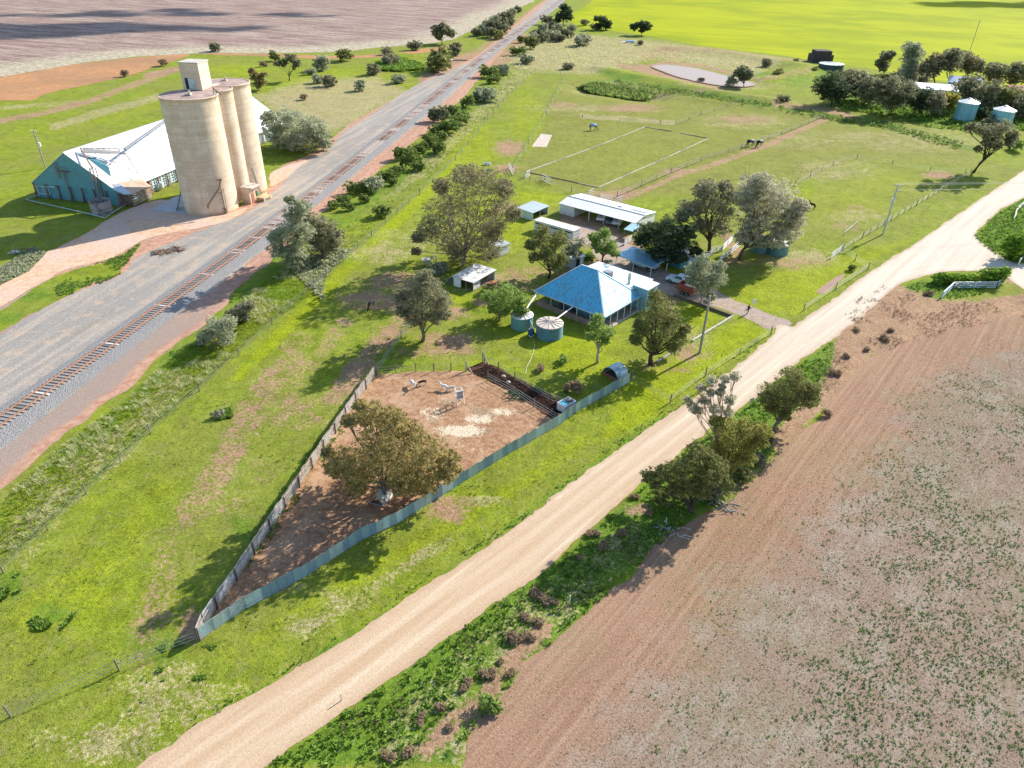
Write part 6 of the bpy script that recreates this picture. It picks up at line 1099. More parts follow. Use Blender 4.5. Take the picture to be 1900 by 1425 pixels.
wire_fence([(1145,367),(1190,346),(1245,322),(1300,300),(1375,277),(1450,250),(1530,217)], 'double railed paddock fence running up from the machinery shed', 8, nw=2, wr=.05, mat=MWOOD, name='rail_fence')
wire_fence([(957,322),(983,338),(1010,336),(1060,357),(1110,372)], 'wire fence behind the machinery shed with white gates in it', 8, nw=3)
wire_fence([(700,694),(724,657),(745,628),(765,600)], 'short wire fence from the iron fence corner towards the grey-green tree', 4.5, nw=3)
wire_fence([(700,696),(735,692),(772,690),(805,689),(837,688)], 'wire netting fence at the top of the dirt animal yard', 4, nw=3)
wire_fence([(899,672),(925,686),(955,705),(985,725),(1020,745),(1058,757)], 'netting fence along the lawn side of the dark manure strip', 3.5, nw=3)
wire_fence([(905,706),(954,732),(990,756),(1023,776),(1036,784)], 'sagging wire fence on the yard side of the dark manure strip', 3.5, nw=3)
def gate(a, b, h, label, nbar=4, mat=None, z0=.15, posts=True, name='gate', cat='gate', bw=.06, stays=True):
    A, B = G(*a), G(*b); t = thing(name, label, cat, (A+B)/2); mt = mat or MWHITE; f = lambda k, z: (A[0]+(B[0]-A[0])*k, A[1]+(B[1]-A[1])*k, z)
    for j in range(nbar): m = MB(); z = z0+(h-z0)*j/(nbar-1); m.bar(f(0, z), f(1, z), bw, bw); m.build('gate_bar', mt, t)
    m = MB(); 
    for k in (0, .5, 1): m.bar(f(k, 0 if posts and k != .5 else z0), f(k, h+.02), bw*1.2)
    if stays: m.bar(f(0, z0), f(.5, h), bw*.8)
    m.build('gate_frame', mt, t); return t
gate((1541,481), (1562,466), 1.3, 'small white pipe gate in the corner of the paddock wire fence', 5)
gate((944,312), (952,326), 1.4, 'left white gate strut beside the yard fence corner', 3, bw=.09); gate((975,331), (983,326), 1.5, 'middle small white gate behind the yard fence', 4, bw=.08); gate((1006,334), (1022,343), 1.5, 'right slanting white gate on the fence behind the machinery shed', 3, bw=.09)
gate((1093,364), (1101,360), 1.3, 'left white rail panel behind the machinery shed', 3, bw=.09); gate((1113,370), (1136,374), 1.3, 'middle white yard panel behind the machinery shed', 4, bw=.09); gate((1143,378), (1154,374), 1.3, 'right white yard panel behind the machinery shed', 3, bw=.09)
gate((1335,486), (1374,456), 1.1, 'white three-railed fence leading up to the dome-crowned gum', 3, name='rail_fence', cat='fence', bw=.12, stays=False); gate((1340,466), (1359,447), 1.3, 'white five-barred yard gate left of the dome-crowned gum', 5, bw=.09); gate((1318,470), (1340,466), 1.1, 'white gate panel under the upright grey-green gum', 4, bw=.08); gate((1297,477), (1322,474), .9, 'low white rails between the teal hut and the upright gum', 3, name='rail_fence', cat='fence', bw=.09, stays=False)
gate((1158,428+28), (1172,447), 1.2, 'white steps-like rail panel left of the dense dark tree', 5, bw=.08)
for a, b, lb in (((1767,535), (1848,534), 'long white rail fence in front of the hedge at the road junction'), ((1747,553), (1767,535), 'left angled wing of the white rail fence by the hedge'), ((1848,534), (1863,520), 'right angled wing of the white rail fence by the hedge'), ((1889,492), (1908,466), 'white rail fence wing at the right frame edge by the junction')):
    gate(a, b, 1.15, lb, 4, name='rail_fence', cat='fence', bw=.15, stays=False, mat=m_metal('white_rail_paint', (.62, .72, .72), 0, .5) if 'white_rail_paint' not in bpy.data.materials else bpy.data.materials['white_rail_paint'])
wire_fence([(1880,412),(1884,395),(1905,376)], 'broken pale fence rails among the weeds at the junction corner', 5, nw=2, wr=.05, mat=MWHITE)
# brace posts of the yard
for a, c, lb in (((865,689), (877,694), 'leaning pale brace post at the upper right of the dirt yard'), ((896,672), (907,677), 'grey strainer post with a brace at the manure strip corner')):
    A_, B_ = G(*a), G(*c); t = thing('strainer_post', lb, 'post', A_); m = MB(); m.bar(A_, A_+np.array([0, 0, 1.7]), .18); m.build('post', MWOOD, t); m = MB(); m.bar(B_, A_+np.array([0, 0, 1.4]), .12); m.build('brace', MWOOD, t)
# timber edging of the riding arena
def edging(px, label, cat, name, mat, wd=.22, L=3.6, gap=.12, h=.18, part='log'):
    P = [G(*p) for p in px]; t = thing(name, label, cat, P[0]); rs = random.Random(len(px)); 
    for a, b in zip(P[:-1], P[1:]):
        D = np.linalg.norm(b-a); n = max(1, int(D/L))
        for k in range(n):
            f0, f1 = k/n+gap/D*.5, (k+1)/n-gap/D*.5; p, q = a+(b-a)*f0, a+(b-a)*f1; j = rs.uniform(-.06, .06); m = MB(); m.bar((p[0]+j, p[1], h/2), (q[0]-j, q[1], h/2), wd, h); m.build(part, mat if rs.random() < .7 else MWOOD, t)
    return t
MPLANK = flat('pale_arena_timber', (.48, .46, .38), .85, var=.3)
edging([(977,319),(1050,293),(1120,267),(1196,236)], 'pale timber edging on the left long side of the grass riding arena', 'timber edging', 'timber_edging', MPLANK, .2)
edging([(1111,348),(1170,322),(1230,296),(1313,258)], 'pale timber edging on the right long side of the grass riding arena', 'timber edging', 'timber_edging', MPLANK, .22)
edging([(975,319),(1040,333),(1109,348)], 'dark timber edging on the near short side of the grass riding arena', 'timber edging', 'timber_edging', MWOODD, .28)
edging([(1197,236),(1246,244)], 'left dark timber edging on the far short side of the riding arena', 'timber edging', 'timber_edging', MWOODD, .28); edging([(1262,247),(1313,257)], 'right dark timber edging on the far short side of the riding arena', 'timber edging', 'timber_edging', MWOODD, .28)
edging([(1251,550),(1290,563),(1325,576),(1358,588)], 'dark sleeper edging between the driveway and the house lawn', 'log edging', 'sleeper_edging', MWOODD, .35, 2.6, .03, .42)
edging([(1361,587),(1330,606),(1284,634)], 'sun-bleached log edging from the driveway corner to the leaning pole', 'log edging', 'sleeper_edging', MPLANK, .28, 4, .05, .3); edging([(1253,651),(1218,673)], 'fallen pale log at the foot of the dark sparse tree', 'log', 'fallen_log', MPLANK, .3, 5)
# ================================================================ POLES
def pole(b, h, r, label, top=None, arm=True, tr=True, deg=30, mat=None):
    g = G(*b); t = thing('power_pole', label, 'power pole', g); m = MB(); m.tube([(0, 0, 0), (0, 0, h)], [r, r*.75], 10); m.build('pole', mat or MPOLE, t, local=True); a = R_(deg); e = np.array([math.cos(a), math.sin(a)])
    if arm:
        for z in (h-.25, h-1.3): m = MB(); m.bar((-e[0]*.9, -e[1]*.9, z), (e[0]*.9, e[1]*.9, z), .12); m.build('crossarm', MWOOD, t, local=True)
        for k in (-.8, -.4, .4, .8): m = MB(); m.tube([(e[0]*k, e[1]*k, h-.2), (e[0]*k, e[1]*k, h+.1)], .06, 6); m.build('insulator', MWHITE, t, local=True)
    if tr:
        m = MB(); m.lathe((-e[1]*.45, e[0]*.45, h-3.9), [(.02, 0), (.3, .02), (.3, .9), (.22, 1.0)], 12); m.build('transformer', MWHITE, t, local=True); m = MB()
        for z in (h-2.3, h-4.4): m.bar((-.35*e[0], -.35*e[1], z), (.35*e[0], .35*e[1], z), .08)
        m.box((-e[1]*.25, e[0]*.25, h-2.2), (.22, .22, .3)); m.build('bracket', MGREYM, t, local=True)
    return g
pole((1298,655), 9.3, .20, 'thick bare grey timber pole without crossarms at the edge of the house lawn', arm=False, tr=False)
pg = pole((1638,435), 10.5, .17, 'power pole with a white transformer in the paddock corner by the road', deg=-15, mat=flat('blue_grey_pole', (.40, .46, .48), .8)); pl = pole((85,312), 9.1, .16, 'power pole with a transformer left of the grain shed', deg=-10)
t = thing('power_line', 'thin power wires leading from the paddock pole towards the right', 'power line', (pg[0], pg[1], 0))
for dz, dy in ((.1, -.3), (.1, .5), (-1.1, 0)):
    m = MB(); q = [np.array([pg[0]+150*k/10, pg[1]+30*k/10+dy, 10.5+dz-1.6*math.sin(math.pi*k/10)]) for k in range(11)]; m.tube(q, .02, 4); m.build('wire', MWIRE, t)
g = G(1797, 102); t = thing('radio_mast', 'very thin tall radio mast behind the homestead grove', 'mast', g); m = MB(); m.tube([(0, 0, 0), (0, 0, 17)], .16, 5); m.build('mast', MGREYM, t, local=True)
# ================================================================ VEHICLES
MTRAY = flat('grey_tray', (.35, .38, .40), .5, .3)
def wheel(t, x, y, r=.37, w=.24):
    o = MB().tube([(x, y-w/2, r), (x, y+w/2, r)], r, 16).build('wheel', MTYRE, t, local=True); MB().tube([(x, y-w/2-.01, r), (x, y+w/2+.01, r)], r*.55, 10).build('rim', MGREYM, o, local=True)
def ute(pos, deg, label, paint_, tray=True, group=None, cat='ute'):
    t = thing('parked_ute' if tray else 'parked_car', label, cat, pos, R_(deg), group); m = MB(); L = 5.2; hw = .92
    prof = [(2.55, .45), (2.6, .75), (2.45, .98), (1.25, 1.12), (-2.5 if not tray else -.75, 1.12), (-2.55 if not tray else -.75, .45)]
    if not tray: prof = [(2.4, .42), (2.42, .75), (2.3, .98), (1.2, 1.08), (-2.3, 1.1), (-2.35, .42)]
    def ext(mb, P, w0, w1=None):
        n = len(P); A = [(x, -(w0 if i < n else w0), z) for i, (x, z) in enumerate(P)]; B = [(x, w0, z) for x, z in P]; mb.add(A+B, [tuple(range(n)), tuple(range(2*n-1, n-1, -1))]+[(i, i+n, (i+1) % n+n, (i+1) % n) for i in range(n)])
    ext(m, prof[::-1], hw); m.build('body', paint_, t, local=True, bevel=.05)
    x0, x1, x2, x3 = (1.25, .55, -.55, -.74) if tray else (1.1, .35, -1.5, -2.15); zt = 1.72; c = MB(); a, b = hw-.04, hw-.22
    V = [(x0, -a, 1.1), (x0, a, 1.1), (x3, a, 1.1), (x3, -a, 1.1), (x1, -b, zt), (x1, b, zt), (x2, b, zt), (x2, -b, zt)]; c.add(V, [(0, 1, 5, 4), (1, 2, 6, 5), (2, 3, 7, 6), (3, 0, 4, 7), (4, 5, 6, 7)]); cb = c.build('cab', paint_, t, local=True, bevel=.04)
    def win(q0, q1, q2, q3, off, nm):
        P = [Vector(p) for p in (q0, q1, q2, q3)]; c_ = sum(P, Vector())/4; n_ = (P[1]-P[0]).cross(P[2]-P[0]).normalized(); n_ = n_ if n_.dot(c_-Vector((0, 0, 1.2))) > 0 else -n_; P = [c_+(p-c_)*.84+n_*off for p in P]; MB().add([tuple(p) for p in P]+[tuple(p-n_*.02) for p in P], [(0, 1, 2, 3), (7, 6, 5, 4), (0, 4, 5, 1), (1, 5, 6, 2), (2, 6, 7, 3), (3, 7, 4, 0)]).build(nm, MGLASS, t, local=True)
    win(V[0], V[1], V[5], V[4], .02, 'windscreen'); win(V[3], V[2], V[6], V[7], .02, 'rear_window'); win(V[0], V[3], V[7], V[4], .02, 'side_window'); win(V[1], V[2], V[6], V[5], .02, 'side_window')
    if tray:
        m = MB(); m.box((-1.75, 0, .82), (2.0, 1.9, .1)); m.build('tray', MTRAY, t, local=True); m = MB(); m.box((-1.75, -.93, 1.02), (2.0, .05, .32)); m.box((-1.75, .93, 1.02), (2.0, .05, .32)); m.box((-2.73, 0, 1.02), (.05, 1.9, .32)); m.box((-.78, 0, 1.3), (.06, 1.8, .85)); m.build('tray_side', paint_, t, local=True)
        m = MB(); m.box((-1.6, 0, .6), (2.2, .9, .25)); m.build('chassis', MDARK, t, local=True)
    for x in (1.65, -1.65):
        for y in (-.82, .82): wheel(t, x, y)
    for y in (-.68, .68): MB().box((2.46 if tray else 2.36, y, .86), (.12, .32, .16)).build('headlight', MWHITE, t, local=True)
    MB().box((2.58 if tray else 2.42, 0, .52), (.12, 1.7, .2)).build('bumper', MGREYM, t, local=True); return t
def car_paint(nm, c): return NT(nm, .25, .6).color(c).m
WP = car_paint('white_car_paint', (.72, .76, .78)); BP = car_paint('pale_blue_car_paint', (.52, .66, .72)); DP = car_paint('dark_blue_car_paint', (.05, .10, .13))
def vdir(a, b): A_, B_ = G(*a), G(*b); return (A_+B_)/2, math.degrees(math.atan2(B_[1]-A_[1], B_[0]-A_[0]))
p, d = vdir((1289,535), (1236,519)); ute(p, d, 'white ute parked in the open beside the silvery tree', WP)
p, d = vdir((1220,505), (1170,489)); ute(p, d, 'pale blue-white tray ute parked under the blue carport roof', BP)
for u, lb, pm_, tr_ in ((9.3, 'white car parked on the left inside the machinery shed', WP, False), (13.2, 'white car parked on the right inside the machinery shed', WP, False), (11.6, 'dark blue vehicle between the two white cars in the machinery shed', DP, True)):
    q = MS(u, 3.0); ute((q[0], q[1], 0), math.degrees(MS.a)-70, lb, pm_, tr_, cat='car')
# red trailer
p, d = vdir((1287,549), (1262,541)); t = thing('red_trailer', 'red high-sided stock trailer behind the white ute near the driveway', 'trailer', p, R_(d)); MRED = m_metal('rust_red_paint', (.38, .085, .04), .05, .7, (.16, .06, .04), .6, 1.5)
m = MB(); m.box((0, 0, .62), (3.0, 1.7, .12)); m.build('trailer_floor', MRED, t, local=True)
for nm, c, s_ in (('side_wall', (0, -.83, 1.25), (3.0, .05, 1.2)), ('side_wall', (0, .83, 1.25), (3.0, .05, 1.2)), ('end_wall', (1.48, 0, 1.25), (.05, 1.6, 1.2)), ('tailgate', (-1.48, 0, 1.1), (.05, 1.6, .9))): MB().box(c, s_).build(nm, MRED, t, local=True)
for k in range(6):
    for y in (-.87, .87): MB().box((-1.4+k*.56, y, 1.25), (.07, .04, 1.25)).build('stake', MRUSTM, t, local=True)
for x in (-.45, .45):
    for y in (-.98, .98): wheel(t, x, y, .33, .2)
m = MB(); m.bar((1.5, .4, .6), (2.6, 0, .5), .1); m.bar((1.5, -.4, .6), (2.6, 0, .5), .1); m.build('drawbar', MRED, t, local=True); m = MB(); m.box((-.45, -.98, .72), (.9, .26, .06)); m.box((.5, -.98, .72), (.9, .26, .06)); m.build('mudguard', MGREYM, t, local=True)
m = MB(); m.blob((-.3, 0, 1.4), .7, sq=(1.7, 1, .6)); m.build('load', flat('trailer_load', (.5, .5, .5), .9, var=.5, sc=4), t, local=True)
# ================================================================ PEOPLE AND ANIMALS
def skin(name, pts, edges, mat, parent, sub=2):
    me = bpy.data.meshes.new(name); me.from_pydata([p[:3] for p in pts], edges, []); o = link_mesh(name, me, mat, parent); md = o.modifiers.new('skin', 'SKIN'); md.use_smooth_shade = True
    for i, p in enumerate(pts): me.skin_vertices[0].data[i].radius = (p[3], p[4] if len(p) > 4 else p[3])
    me.skin_vertices[0].data[0].use_root = True; o.modifiers.new('sub', 'SUBSURF').levels = 1; o.modifiers['sub'].render_levels = sub; return o
def animal(label, cat, pos, deg, s, mat, kind='goat', graze=False, group=None, extra=None, rug=None):
    t = thing(cat, label, cat, pos, R_(deg), group); H = kind == 'horse'; L = .5 if not H else .78; z = .62 if not H else 1.2; r = .17 if not H else .3; lw = .035 if not H else .06
    P = [(-L*.2, 0, z, r, r*1.05), (L*.55, 0, z+.03, r*.95), (-L*.8, 0, z+.03, r*.9), (L*1.0, 0, z+.02, r*.6)]; E_ = [(0, 1), (0, 2), (1, 3)]
    hz = (.12 if graze else z+.34) if not H else (.25 if graze else z+.62); hx = L*1.45 if not graze else L*1.6
    P += [(L*1.2, 0, (z+hz)/2+.04, r*.42), (hx, 0, hz, r*.38), (hx+(.2 if not H else .3)*(1 if not graze else .7), 0, hz-(.09 if not H else .16), r*.24)]; E_ += [(3, 4), (4, 5), (5, 6)]
    def leg(x, y, b, front):
        n = len(P); P.extend([(x, y, z-.12, lw*1.9), (x+(.0 if front else -.06), y, z*.5, lw*1.15), (x+(0 if front else .03), y, z*.25, lw*.8), (x+.01, y, .02, lw*1.0)]); E_.extend([(b, n), (n, n+1), (n+1, n+2), (n+2, n+3)])
    leg(L*.75, r*.55, 1, 1); leg(L*.65, -r*.55, 1, 1); leg(-L*.85, r*.55, 2, 0); leg(-L*.75, -r*.55, 2, 0)
    n = len(P); P.extend([(-L*1.15, 0, z+.05, lw*.8), (-L*1.25, 0, z-(.1 if not H else .55), lw*(.6 if not H else 1.2))]); E_.extend([(2, n), (n, n+1)])
    b = skin('body', P, E_, mat, t, 1); t.scale = (s, s, s)
    for y in (-.06, .06):
        m = MB(); m.bar((hx-.02, y*(1.5 if H else 1), hz+.05), (hx-.06, y*(2 if H else 2), hz+.16*(1.3 if H else 1)), .05, .03); m.build('ear', mat, t, local=True)
    if rug:
        m = MB(); n_ = 10
        for x in (-L*1.02, 0, L*.95):
            for k in range(n_+1): a = math.pi*(-.12+1.24*k/n_); m.v.append((x, math.cos(a)*r*1.2, z-.02+math.sin(a)*r*1.22 if math.sin(a) > 0 else z-.02+math.sin(a)*r*1.6))
        for i in range(2):
            for k in range(n_): a = i*(n_+1)+k; m.f.append((a, a+1, a+n_+2, a+n_+1))
        o = m.build('rug', rug, t, local=True, sm=True); o.modifiers.new('solid', 'SOLIDIFY').thickness = .03
    return t
WF = flat('white_fleece', (.74, .72, .68), .9, var=.12); BF = flat('dark_brown_coat', (.05, .03, .02), .8, var=.3); BKF = flat('black_coat', (.012, .014, .02), .5); RB_ = NT('blue_rug', .7, .3).color((.22, .34, .62)).m; NB = NT('navy_rug', .6, .4).color((.02, .035, .09)).m; GF = flat('grey_white_coat', (.55, .53, .50), .9, var=.2)
animal('plump white goat standing alone, leftmost in the dirt yard', 'goat', G(766,718), 300, 1.25, WF); animal('small dark brown goat right of the plump white one', 'goat', G(784,715), 205, 1.05, BF, graze=True)
animal('white goat with its head up, left one of the two beside the white feeder', 'goat', G(825,724), 150, 1.15, WF); animal('white curled-up looking goat, immediately left of the white feeder', 'goat', G(838,725), 200, 1.0, GF, graze=True)
animal('black and white horse standing in tree shade in the left paddock', 'horse', G(689,573), 250, .95, BKF, 'horse', True); animal('horse in a bright blue rug grazing near the pale sand pad', 'horse', G(1100,242), 15, 1.3, BKF, 'horse', True, rug=RB_)
animal('left one of two horses in navy rugs by the double railed fence', 'horse', G(1391,272), 200, 1.3, BKF, 'horse', True, rug=NB); animal('right one of two horses in navy rugs by the double railed fence', 'horse', G(1408,273), 215, 1.3, BKF, 'horse', True, rug=NB); animal('brown horse standing alone right of the dome-crowned gum', 'horse', G(1506,388), 120, .95, BF, 'horse', False)
g = G(1387, 582.5); t = thing('person', 'person in dark clothes walking on the driveway towards a white sign', 'person', g, R_(20)); s_ = NT('clothes_and_skin', .8, .2); z_ = s_.n('ShaderNodeSeparateXYZ'); s_.l(s_.obj(), z_.inputs[0]); s_.color(s_.mix(s_.rng(z_.outputs[2], 1.5, 1.53), (.02, .018, .02), (.42, .26, .19)))
P = [(0, 0, .92, .15, .11), (0, 0, 1.15, .14, .1), (0, 0, 1.38, .17, .1), (0, 0, 1.5, .06), (.01, 0, 1.60, .085, .09), (.01, 0, 1.70, .07, .08),
     (.04, .1, .86, .1), (.12, .1, .5, .065), (.0, .11, .1, .045), (.12, .11, .04, .04), (-.03, -.1, .86, .1), (-.05, -.11, .5, .065), (-.28, -.11, .14, .045), (-.2, -.11, .05, .04),
     (0, .2, 1.4, .06), (-.06, .27, 1.15, .045), (.04, .28, .9, .035), (.07, .28, .82, .03), (0, -.2, 1.4, .06), (.08, -.27, 1.15, .045), (.22, -.27, .95, .035), (.28, -.27, .9, .03)]
E_ = [(0, 1), (1, 2), (2, 3), (3, 4), (4, 5), (0, 6), (6, 7), (7, 8), (8, 9), (0, 10), (10, 11), (11, 12), (12, 13), (2, 14), (14, 15), (15, 16), (16, 17), (2, 18), (18, 19), (19, 20), (20, 21)]
for b, sx, sy in ((17, 1, 1), (21, 1, -1)):
    x0, y0, z0 = P[b][:3]
    for k in range(5): n = len(P); P.append((x0+.02+k*.008, y0+(k-2)*.018, z0-.05+(.02 if k in (0, 4) else 0), .009)); E_.append((b, n))
skin('body', P, E_, s_.m, t, 1); m = MB(); m.blob((.0, 0, 1.72), .095, sq=(1, .9, .7)); m.build('hair', flat('dark_hair', (.03, .02, .015), .8), t, local=True, sm=True)
g = G(1397.5, 569); t = thing('white_sign', 'small white board on a post beside the walking person', 'sign', g); m = MB(); m.bar((0, 0, 0), (0, 0, .8), .07); m.build('post', MWHITE, t, local=True); m = MB(); m.box((0, 0, 1.0), (.5, .06, .75)); m.build('board', MWHITE, t, local=True)
# ================================================================ SMALL THINGS
g = G(852, 748); t = thing('hay_feeder', 'tall white framed feeder on legs with a grey panel in the dirt yard', 'feeder', g, R_(25))
for x, y in ((-.5, -.5), (.5, -.5), (.5, .5), (-.5, .5)): m = MB(); m.bar((x, y, 0), (x*.8, y*.8, 2.2), .08); m.build('leg', MWHITE, t, local=True)
m = MB(); m.box((0, -.45, 1.5), (.85, .05, 1.1)); m.build('panel', MGREYM, t, local=True); m = MB()
for z in (1.0, 1.6, 2.15):
    for a, b in (((-.5, -.5), (.5, -.5)), ((.5, -.5), (.5, .5)), ((.5, .5), (-.5, .5)), ((-.5, .5), (-.5, -.5))): m.bar((a[0]*.9, a[1]*.9, z), (b[0]*.9, b[1]*.9, z), .06)
m.build('frame', MWHITE, t, local=True)
g = G(708, 926); t = thing('a_frame_shelter', 'small A-frame shelter with a pale sheet roof under the golden tree', 'shelter', g, R_(-20)); MSH = m_metal('pale_sheet', (.58, .6, .58), .1, .6, (.4, .34, .25), .5, 1.5)
m = MB(); m.slab([(-.9, -1, .05), (0, -1, 1.35), (0, 1, 1.35), (-.9, 1, .05)][::-1], .05); m.build('roof_slope', MSH, t, local=True); m = MB(); m.slab([(0, -1, 1.35), (.9, -1, .05), (.9, 1, .05), (0, 1, 1.35)][::-1], .05); m.build('roof_slope', MSH, t, local=True)
m = MB(); m.bar((-.9, -1.02, .08), (.9, -1.02, .08), .1); m.bar((-.9, -1.02, .05), (0, -1.02, 1.35), .09); m.bar((.9, -1.02, .05), (0, -1.02, 1.35), .09); m.build('frame', MWOOD, t, local=True)
g = G(1141, 697); t = thing('round_roofed_shelter', 'half-round corrugated shelter open at the front beside the iron fence end', 'shelter', g, R_(-48)); m = MB(); n_ = 14
for y in (-1.1, 1.1):
    for k in range(n_+1): a = math.pi*k/n_; m.v.append((math.cos(a)*1.35, y, .25+math.sin(a)*1.35))
for k in range(n_): m.f.append((k, k+1, k+n_+2, k+n_+1))
o = m.build('curved_roof', m_metal('blue_iron_roof', (.36, .5, .56), .4, .4, (.3, .22, .18), .4), t, local=True); o.modifiers.new('solid', 'SOLIDIFY').thickness = .05
m = MB(); m.v = [(math.cos(math.pi*k/n_)*1.3, 1.05, .25+math.sin(math.pi*k/n_)*1.3) for k in range(n_+1)]; m.f = [tuple(range(n_+1))]; m.build('back_wall', MDARK, t, local=True)
m = MB(); m.bar((-1.4, -1.2, .45), (1.4, -1.2, .45), .14); m.bar((-1.4, -1.2, .15), (1.4, -1.2, .15), .14); m.build('front_rail', MWOODR, t, local=True); m = MB(); m.box((0, 0, .12), (2.6, 2.1, .2)); m.build('floor', MWOODD, t, local=True)
g = G(1051, 764); t = thing('plunge_tub', 'white rectangular tub with blue inside against the iron fence', 'tub', g+np.array([0, .6, 0]), R_(43))
m = MB(); m.box((0, -.65, .6), (2.1, .08, 1.2)); m.box((0, .65, .6), (2.1, .08, 1.2)); m.box((-1.01, 0, .6), (.08, 1.22, 1.2)); m.box((1.01, 0, .6), (.08, 1.22, 1.2)); m.build('tub_side', MWHITE, t, local=True)
m = MB(); m.box((0, 0, .45), (1.94, 1.22, .9)); m.build('blue_lining', NT('blue_lining', .3, .5).color((.12, .5, .62)).m, t, local=True); m = MB(); m.blob((.6, .2, 1.05), .35, sq=(1.2, .8, .6)); m.blob((.1, -.3, .95), .2); m.build('clutter', MRUSTM, t, local=True)
g = G(905, 321); t = thing('blue_drum_trough', 'small dark blue drum lying on bright grass behind the tall gum', 'drum', g); m = MB(); m.tube([(-.5, 0, .45), (.5, .1, .45)], .45, 14); m.build('drum', flat('deep_blue_plastic', (.01, .12, .22), .4), t, local=True)
g = G(904, 306); t = thing('white_trough', 'small white trough behind the dark blue drum', 'trough', g); m = MB(); m.box((0, 0, .35), (1.7, .8, .6)); m.build('trough', MWHITE, t, local=True, bevel=.05); m = MB(); m.box((0, 0, .66), (1.5, .6, .03)); m.build('rim', MGREYM, t, local=True)
g = G(796, 492); t = thing('old_hopper', 'old whitish farm hopper on a bent frame in the shade left of the tall gum', 'farm implement', g, R_(20)); MOW = m_metal('old_white', (.5, .49, .46), .1, .6, (.25, .2, .15), .5, 2)
m = MB(); m.add([(-1.0, -.5, .5), (.1, -.5, .5), (.1, .5, .5), (-1.0, .5, .5), (-1.3, -.7, 1.3), (.3, -.7, 1.3), (.3, .7, 1.3), (-1.3, .7, 1.3)], [(0, 3, 2, 1), (4, 5, 6, 7), (0, 1, 5, 4), (1, 2, 6, 5), (2, 3, 7, 6), (3, 0, 4, 7)]); m.build('hopper', MOW, t, local=True); m = MB(); m.tube([(.1, 0, .6), (.8, 0, 1.7), (1.3, 0, 1.8), (1.5, 0, .1)], .13, 6); m.tube([(.9, -.3, 1.6), (.9, -.3, 0)], .08, 6); m.build('arm', MOW, t, local=True); m = MB(); m.bar((-.9, -.4, 0), (-.9, -.4, .6), .1); m.bar((-.9, .4, 0), (-.9, .4, .6), .1); m.build('leg', MRUSTM, t, local=True)
def heap(px, n, sp, label, mats, name, cat, sz=(.5, 1.4), hh=.8, el=1.0, soil=False):
    g = G(*px); t = thing(name, label, cat, g); rs = random.Random(int(px[0]))
    for mi, mt in enumerate(mats):
        m = MB()
        for k in range(n//len(mats)):
            a = rs.random()*6.3; r = sp*rs.random()**.7; x, y = math.cos(a)*r*el, math.sin(a)*r; z = hh*(1-r/sp)*rs.random(); L = rs.uniform(*sz); b = rs.random()*6.3; m.bar((x, y, z), (x+math.cos(b)*L, y+math.sin(b)*L*.7, max(.03, z+rs.uniform(-.3, .35))), rs.uniform(.03, .09))
        tag(m.build('debris', mt, t, local=True), kind='stuff')
    if soil: m = MB(); m.blob((0, 0, 0), sp*.6, sq=(el, 1, .28)); m.build('soil', flat('heap_soil', (.25, .16, .11), .95, var=.4, sc=3), t, local=True, sm=True)
heap((298,470), 90, 1.8, 'left brown heap of dug roots on the grey gravel yard', [MWOODD, flat('root_wood', (.30, .2, .16), .9)], 'debris_heap', 'debris heap', el=1.3, soil=True); heap((328,464), 70, 1.4, 'right smaller brown heap of roots on the grey gravel yard', [MWOODD, flat('root_wood2', (.32, .22, .17), .9)], 'debris_heap', 'debris heap', el=1.5, soil=True)
heap((40,470), 60, 1.8, 'rusty scrap heap with white bits beside the orange track at the left edge', [MRUSTM, MDARK, MWHITE], 'scrap_heap', 'scrap heap', hh=1.2, el=1.5); heap((590,164), 60, 3.0, 'low black heap of sheets in the grass behind the silos', [MDARK, MGREYM], 'scrap_heap', 'scrap heap', (1, 2.6), .9, 1.6)
heap((1245,985), 26, 1.0, 'pale fallen branch tangle on the stubble edge below the roadside trees', [flat('bleached_branch', (.5, .46, .42), .9)], 'dead_branches', 'dead branches', (.4, 1.3), .3, 1.4); heap((1345,940), 60, 1.6, 'grey brush heap at the foot of the middle roadside tree', [flat('grey_brush', (.30, .27, .24), .95)], 'dead_branches', 'dead branches', (.3, 1.1), .5, 1.3)
heap((955,735), 70, 1.2, 'dark green netting bundle lying across the manure strip fence', [flat('green_net', (.03, .10, .05), .8)], 'netting_bundle', 'netting', (.3, 1.0), .5, 1.5)
for p_, lb in (((934,700), 'upper round pale rock on the dark manure strip'), ((943,711), 'lower round pale rock on the dark manure strip')): g = G(*p_); tag(MB().blob((g[0], g[1], .15), .28, 9, 6, (1.2, 1, .8)).build('rock', flat('pale_rock', (.6, .52, .45), .9), None, sm=True), lb, 'rock')
g = G(1391, 756); t = thing('road_sign', 'small grey road sign on a post left of the right-hand roadside tree', 'sign', g, R_(30)); m = MB(); m.bar((0, 0, 0), (0, 0, 1.3), .07); m.build('post', MGREYM, t, local=True); m = MB(); m.box((0, -.05, 1.25), (.75, .04, .55)); m.build('sign_plate', m_metal('sign_back', (.5, .52, .52), .3), t, local=True)
g = G(1057, 1120); tag(MB().bar((g[0], g[1], 0), (g[0], g[1], 1.1), .09).build('marker_post', MWHITE, None), 'short white marker post among the green weeds of the road verge', 'post')
g = G(634, 1300); tag(MB().bar((g[0], g[1], 0), (g[0], g[1], .8), .06).build('marker_post', MGREYM, None), 'short grey marker post at the near road edge', 'post')
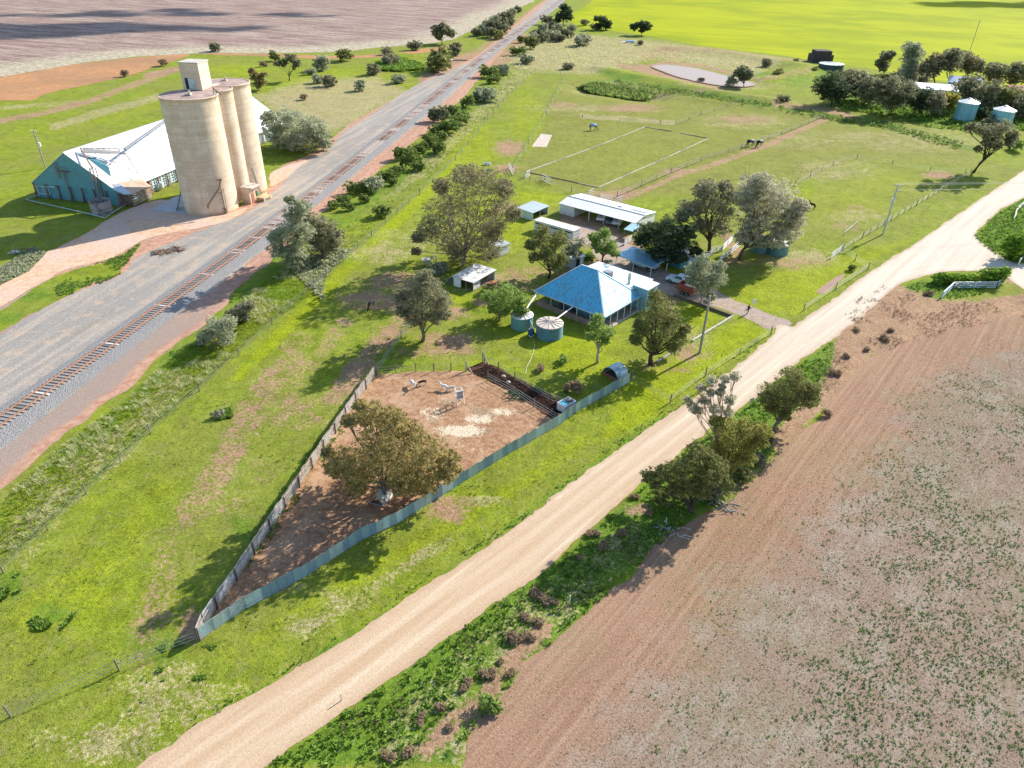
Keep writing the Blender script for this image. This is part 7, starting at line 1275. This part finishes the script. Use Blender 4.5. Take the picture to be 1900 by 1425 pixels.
g = G(1168, 80); t = thing('white_tarpaulin', 'white and blue sheet lying in the dry grass below the lone crop edge tree', 'tarpaulin', g); m = MB(); m.slab([(-6, 0, .1), (-2, -1, .6), (2, -1, .7), (7, 0, .1), (3, 1.5, .5), (-3, 1.5, .6)], .1); m.build('sheet', MWHITE, t, local=True); m = MB(); m.box((.3, .4, .9), (4.5, 1.8, .7)); m.build('blue_bundle', NT('blue_bundle', .6).color((.2, .4, .6)).m, t, local=True, bevel=.15)
g = G(872, 113); t = thing('culvert', 'concrete headwall of the culvert under the railway', 'culvert', g); m = MB(); m.box((-4.5, 0, .3), (7, .6, .6), .05); m.build('headwall', flat('stained_concrete', (.42, .3, .22), .9, var=.3), t, local=True); m = MB(); m.box((-12, 2, .15), (9, 6, .1), .1); m.build('slab', MCONC, t, local=True)
g = G(1574, 452); t = thing('leaning_rail', 'single pale green rail propped in the paddock near the small white gate', 'rail', G(1568,436)); a, b = G(1566,436), G(1588,420); m = MB(); m.bar((a[0], a[1], .5), (b[0], b[1], 1.1), .08); m.bar((a[0], a[1], 0), (a[0], a[1], .7), .08); m.bar((b[0], b[1], 0), (b[0], b[1], 1.1), .06); m.build('rail', m_metal('pale_green_pipe', (.4, .58, .5), .2), t)
# clouds whose shadows lie on the far fields (they stand high above, outside the picture)
def cloud(gx, gy, rx, ry, az, label, alt=620, n=26, seed=1):
    c = Vector(tuple(G(gx, gy)))+SUNV*(alt/SUNV.z); rs = random.Random(seed); m = MB(); a = R_(az)
    for k in range(n): u = rs.uniform(-1, 1); v = rs.gauss(0, .33)*(1-u*u)**.5; x, y = u*rx, v*ry; r = ry*rs.uniform(.22, .42)*(1-.6*abs(u)); m.blob((c.x+x*math.cos(a)-y*math.sin(a), c.y+x*math.sin(a)+y*math.cos(a), c.z+rs.uniform(-.2, .5)*r), r, 14, 9, (1.5, 1.5, .6))
    o = m.build('cloud', flat('cloud_white', (.85, .85, .86), 1, var=.03), None, sm=True); tag(o, kind='structure'); return o
cloud(110, 55, 120, 42, 18, '', seed=2); cloud(310, 28, 110, 30, 10, '', seed=3); cloud(1900, 8, 120, 60, 20, '', seed=4)
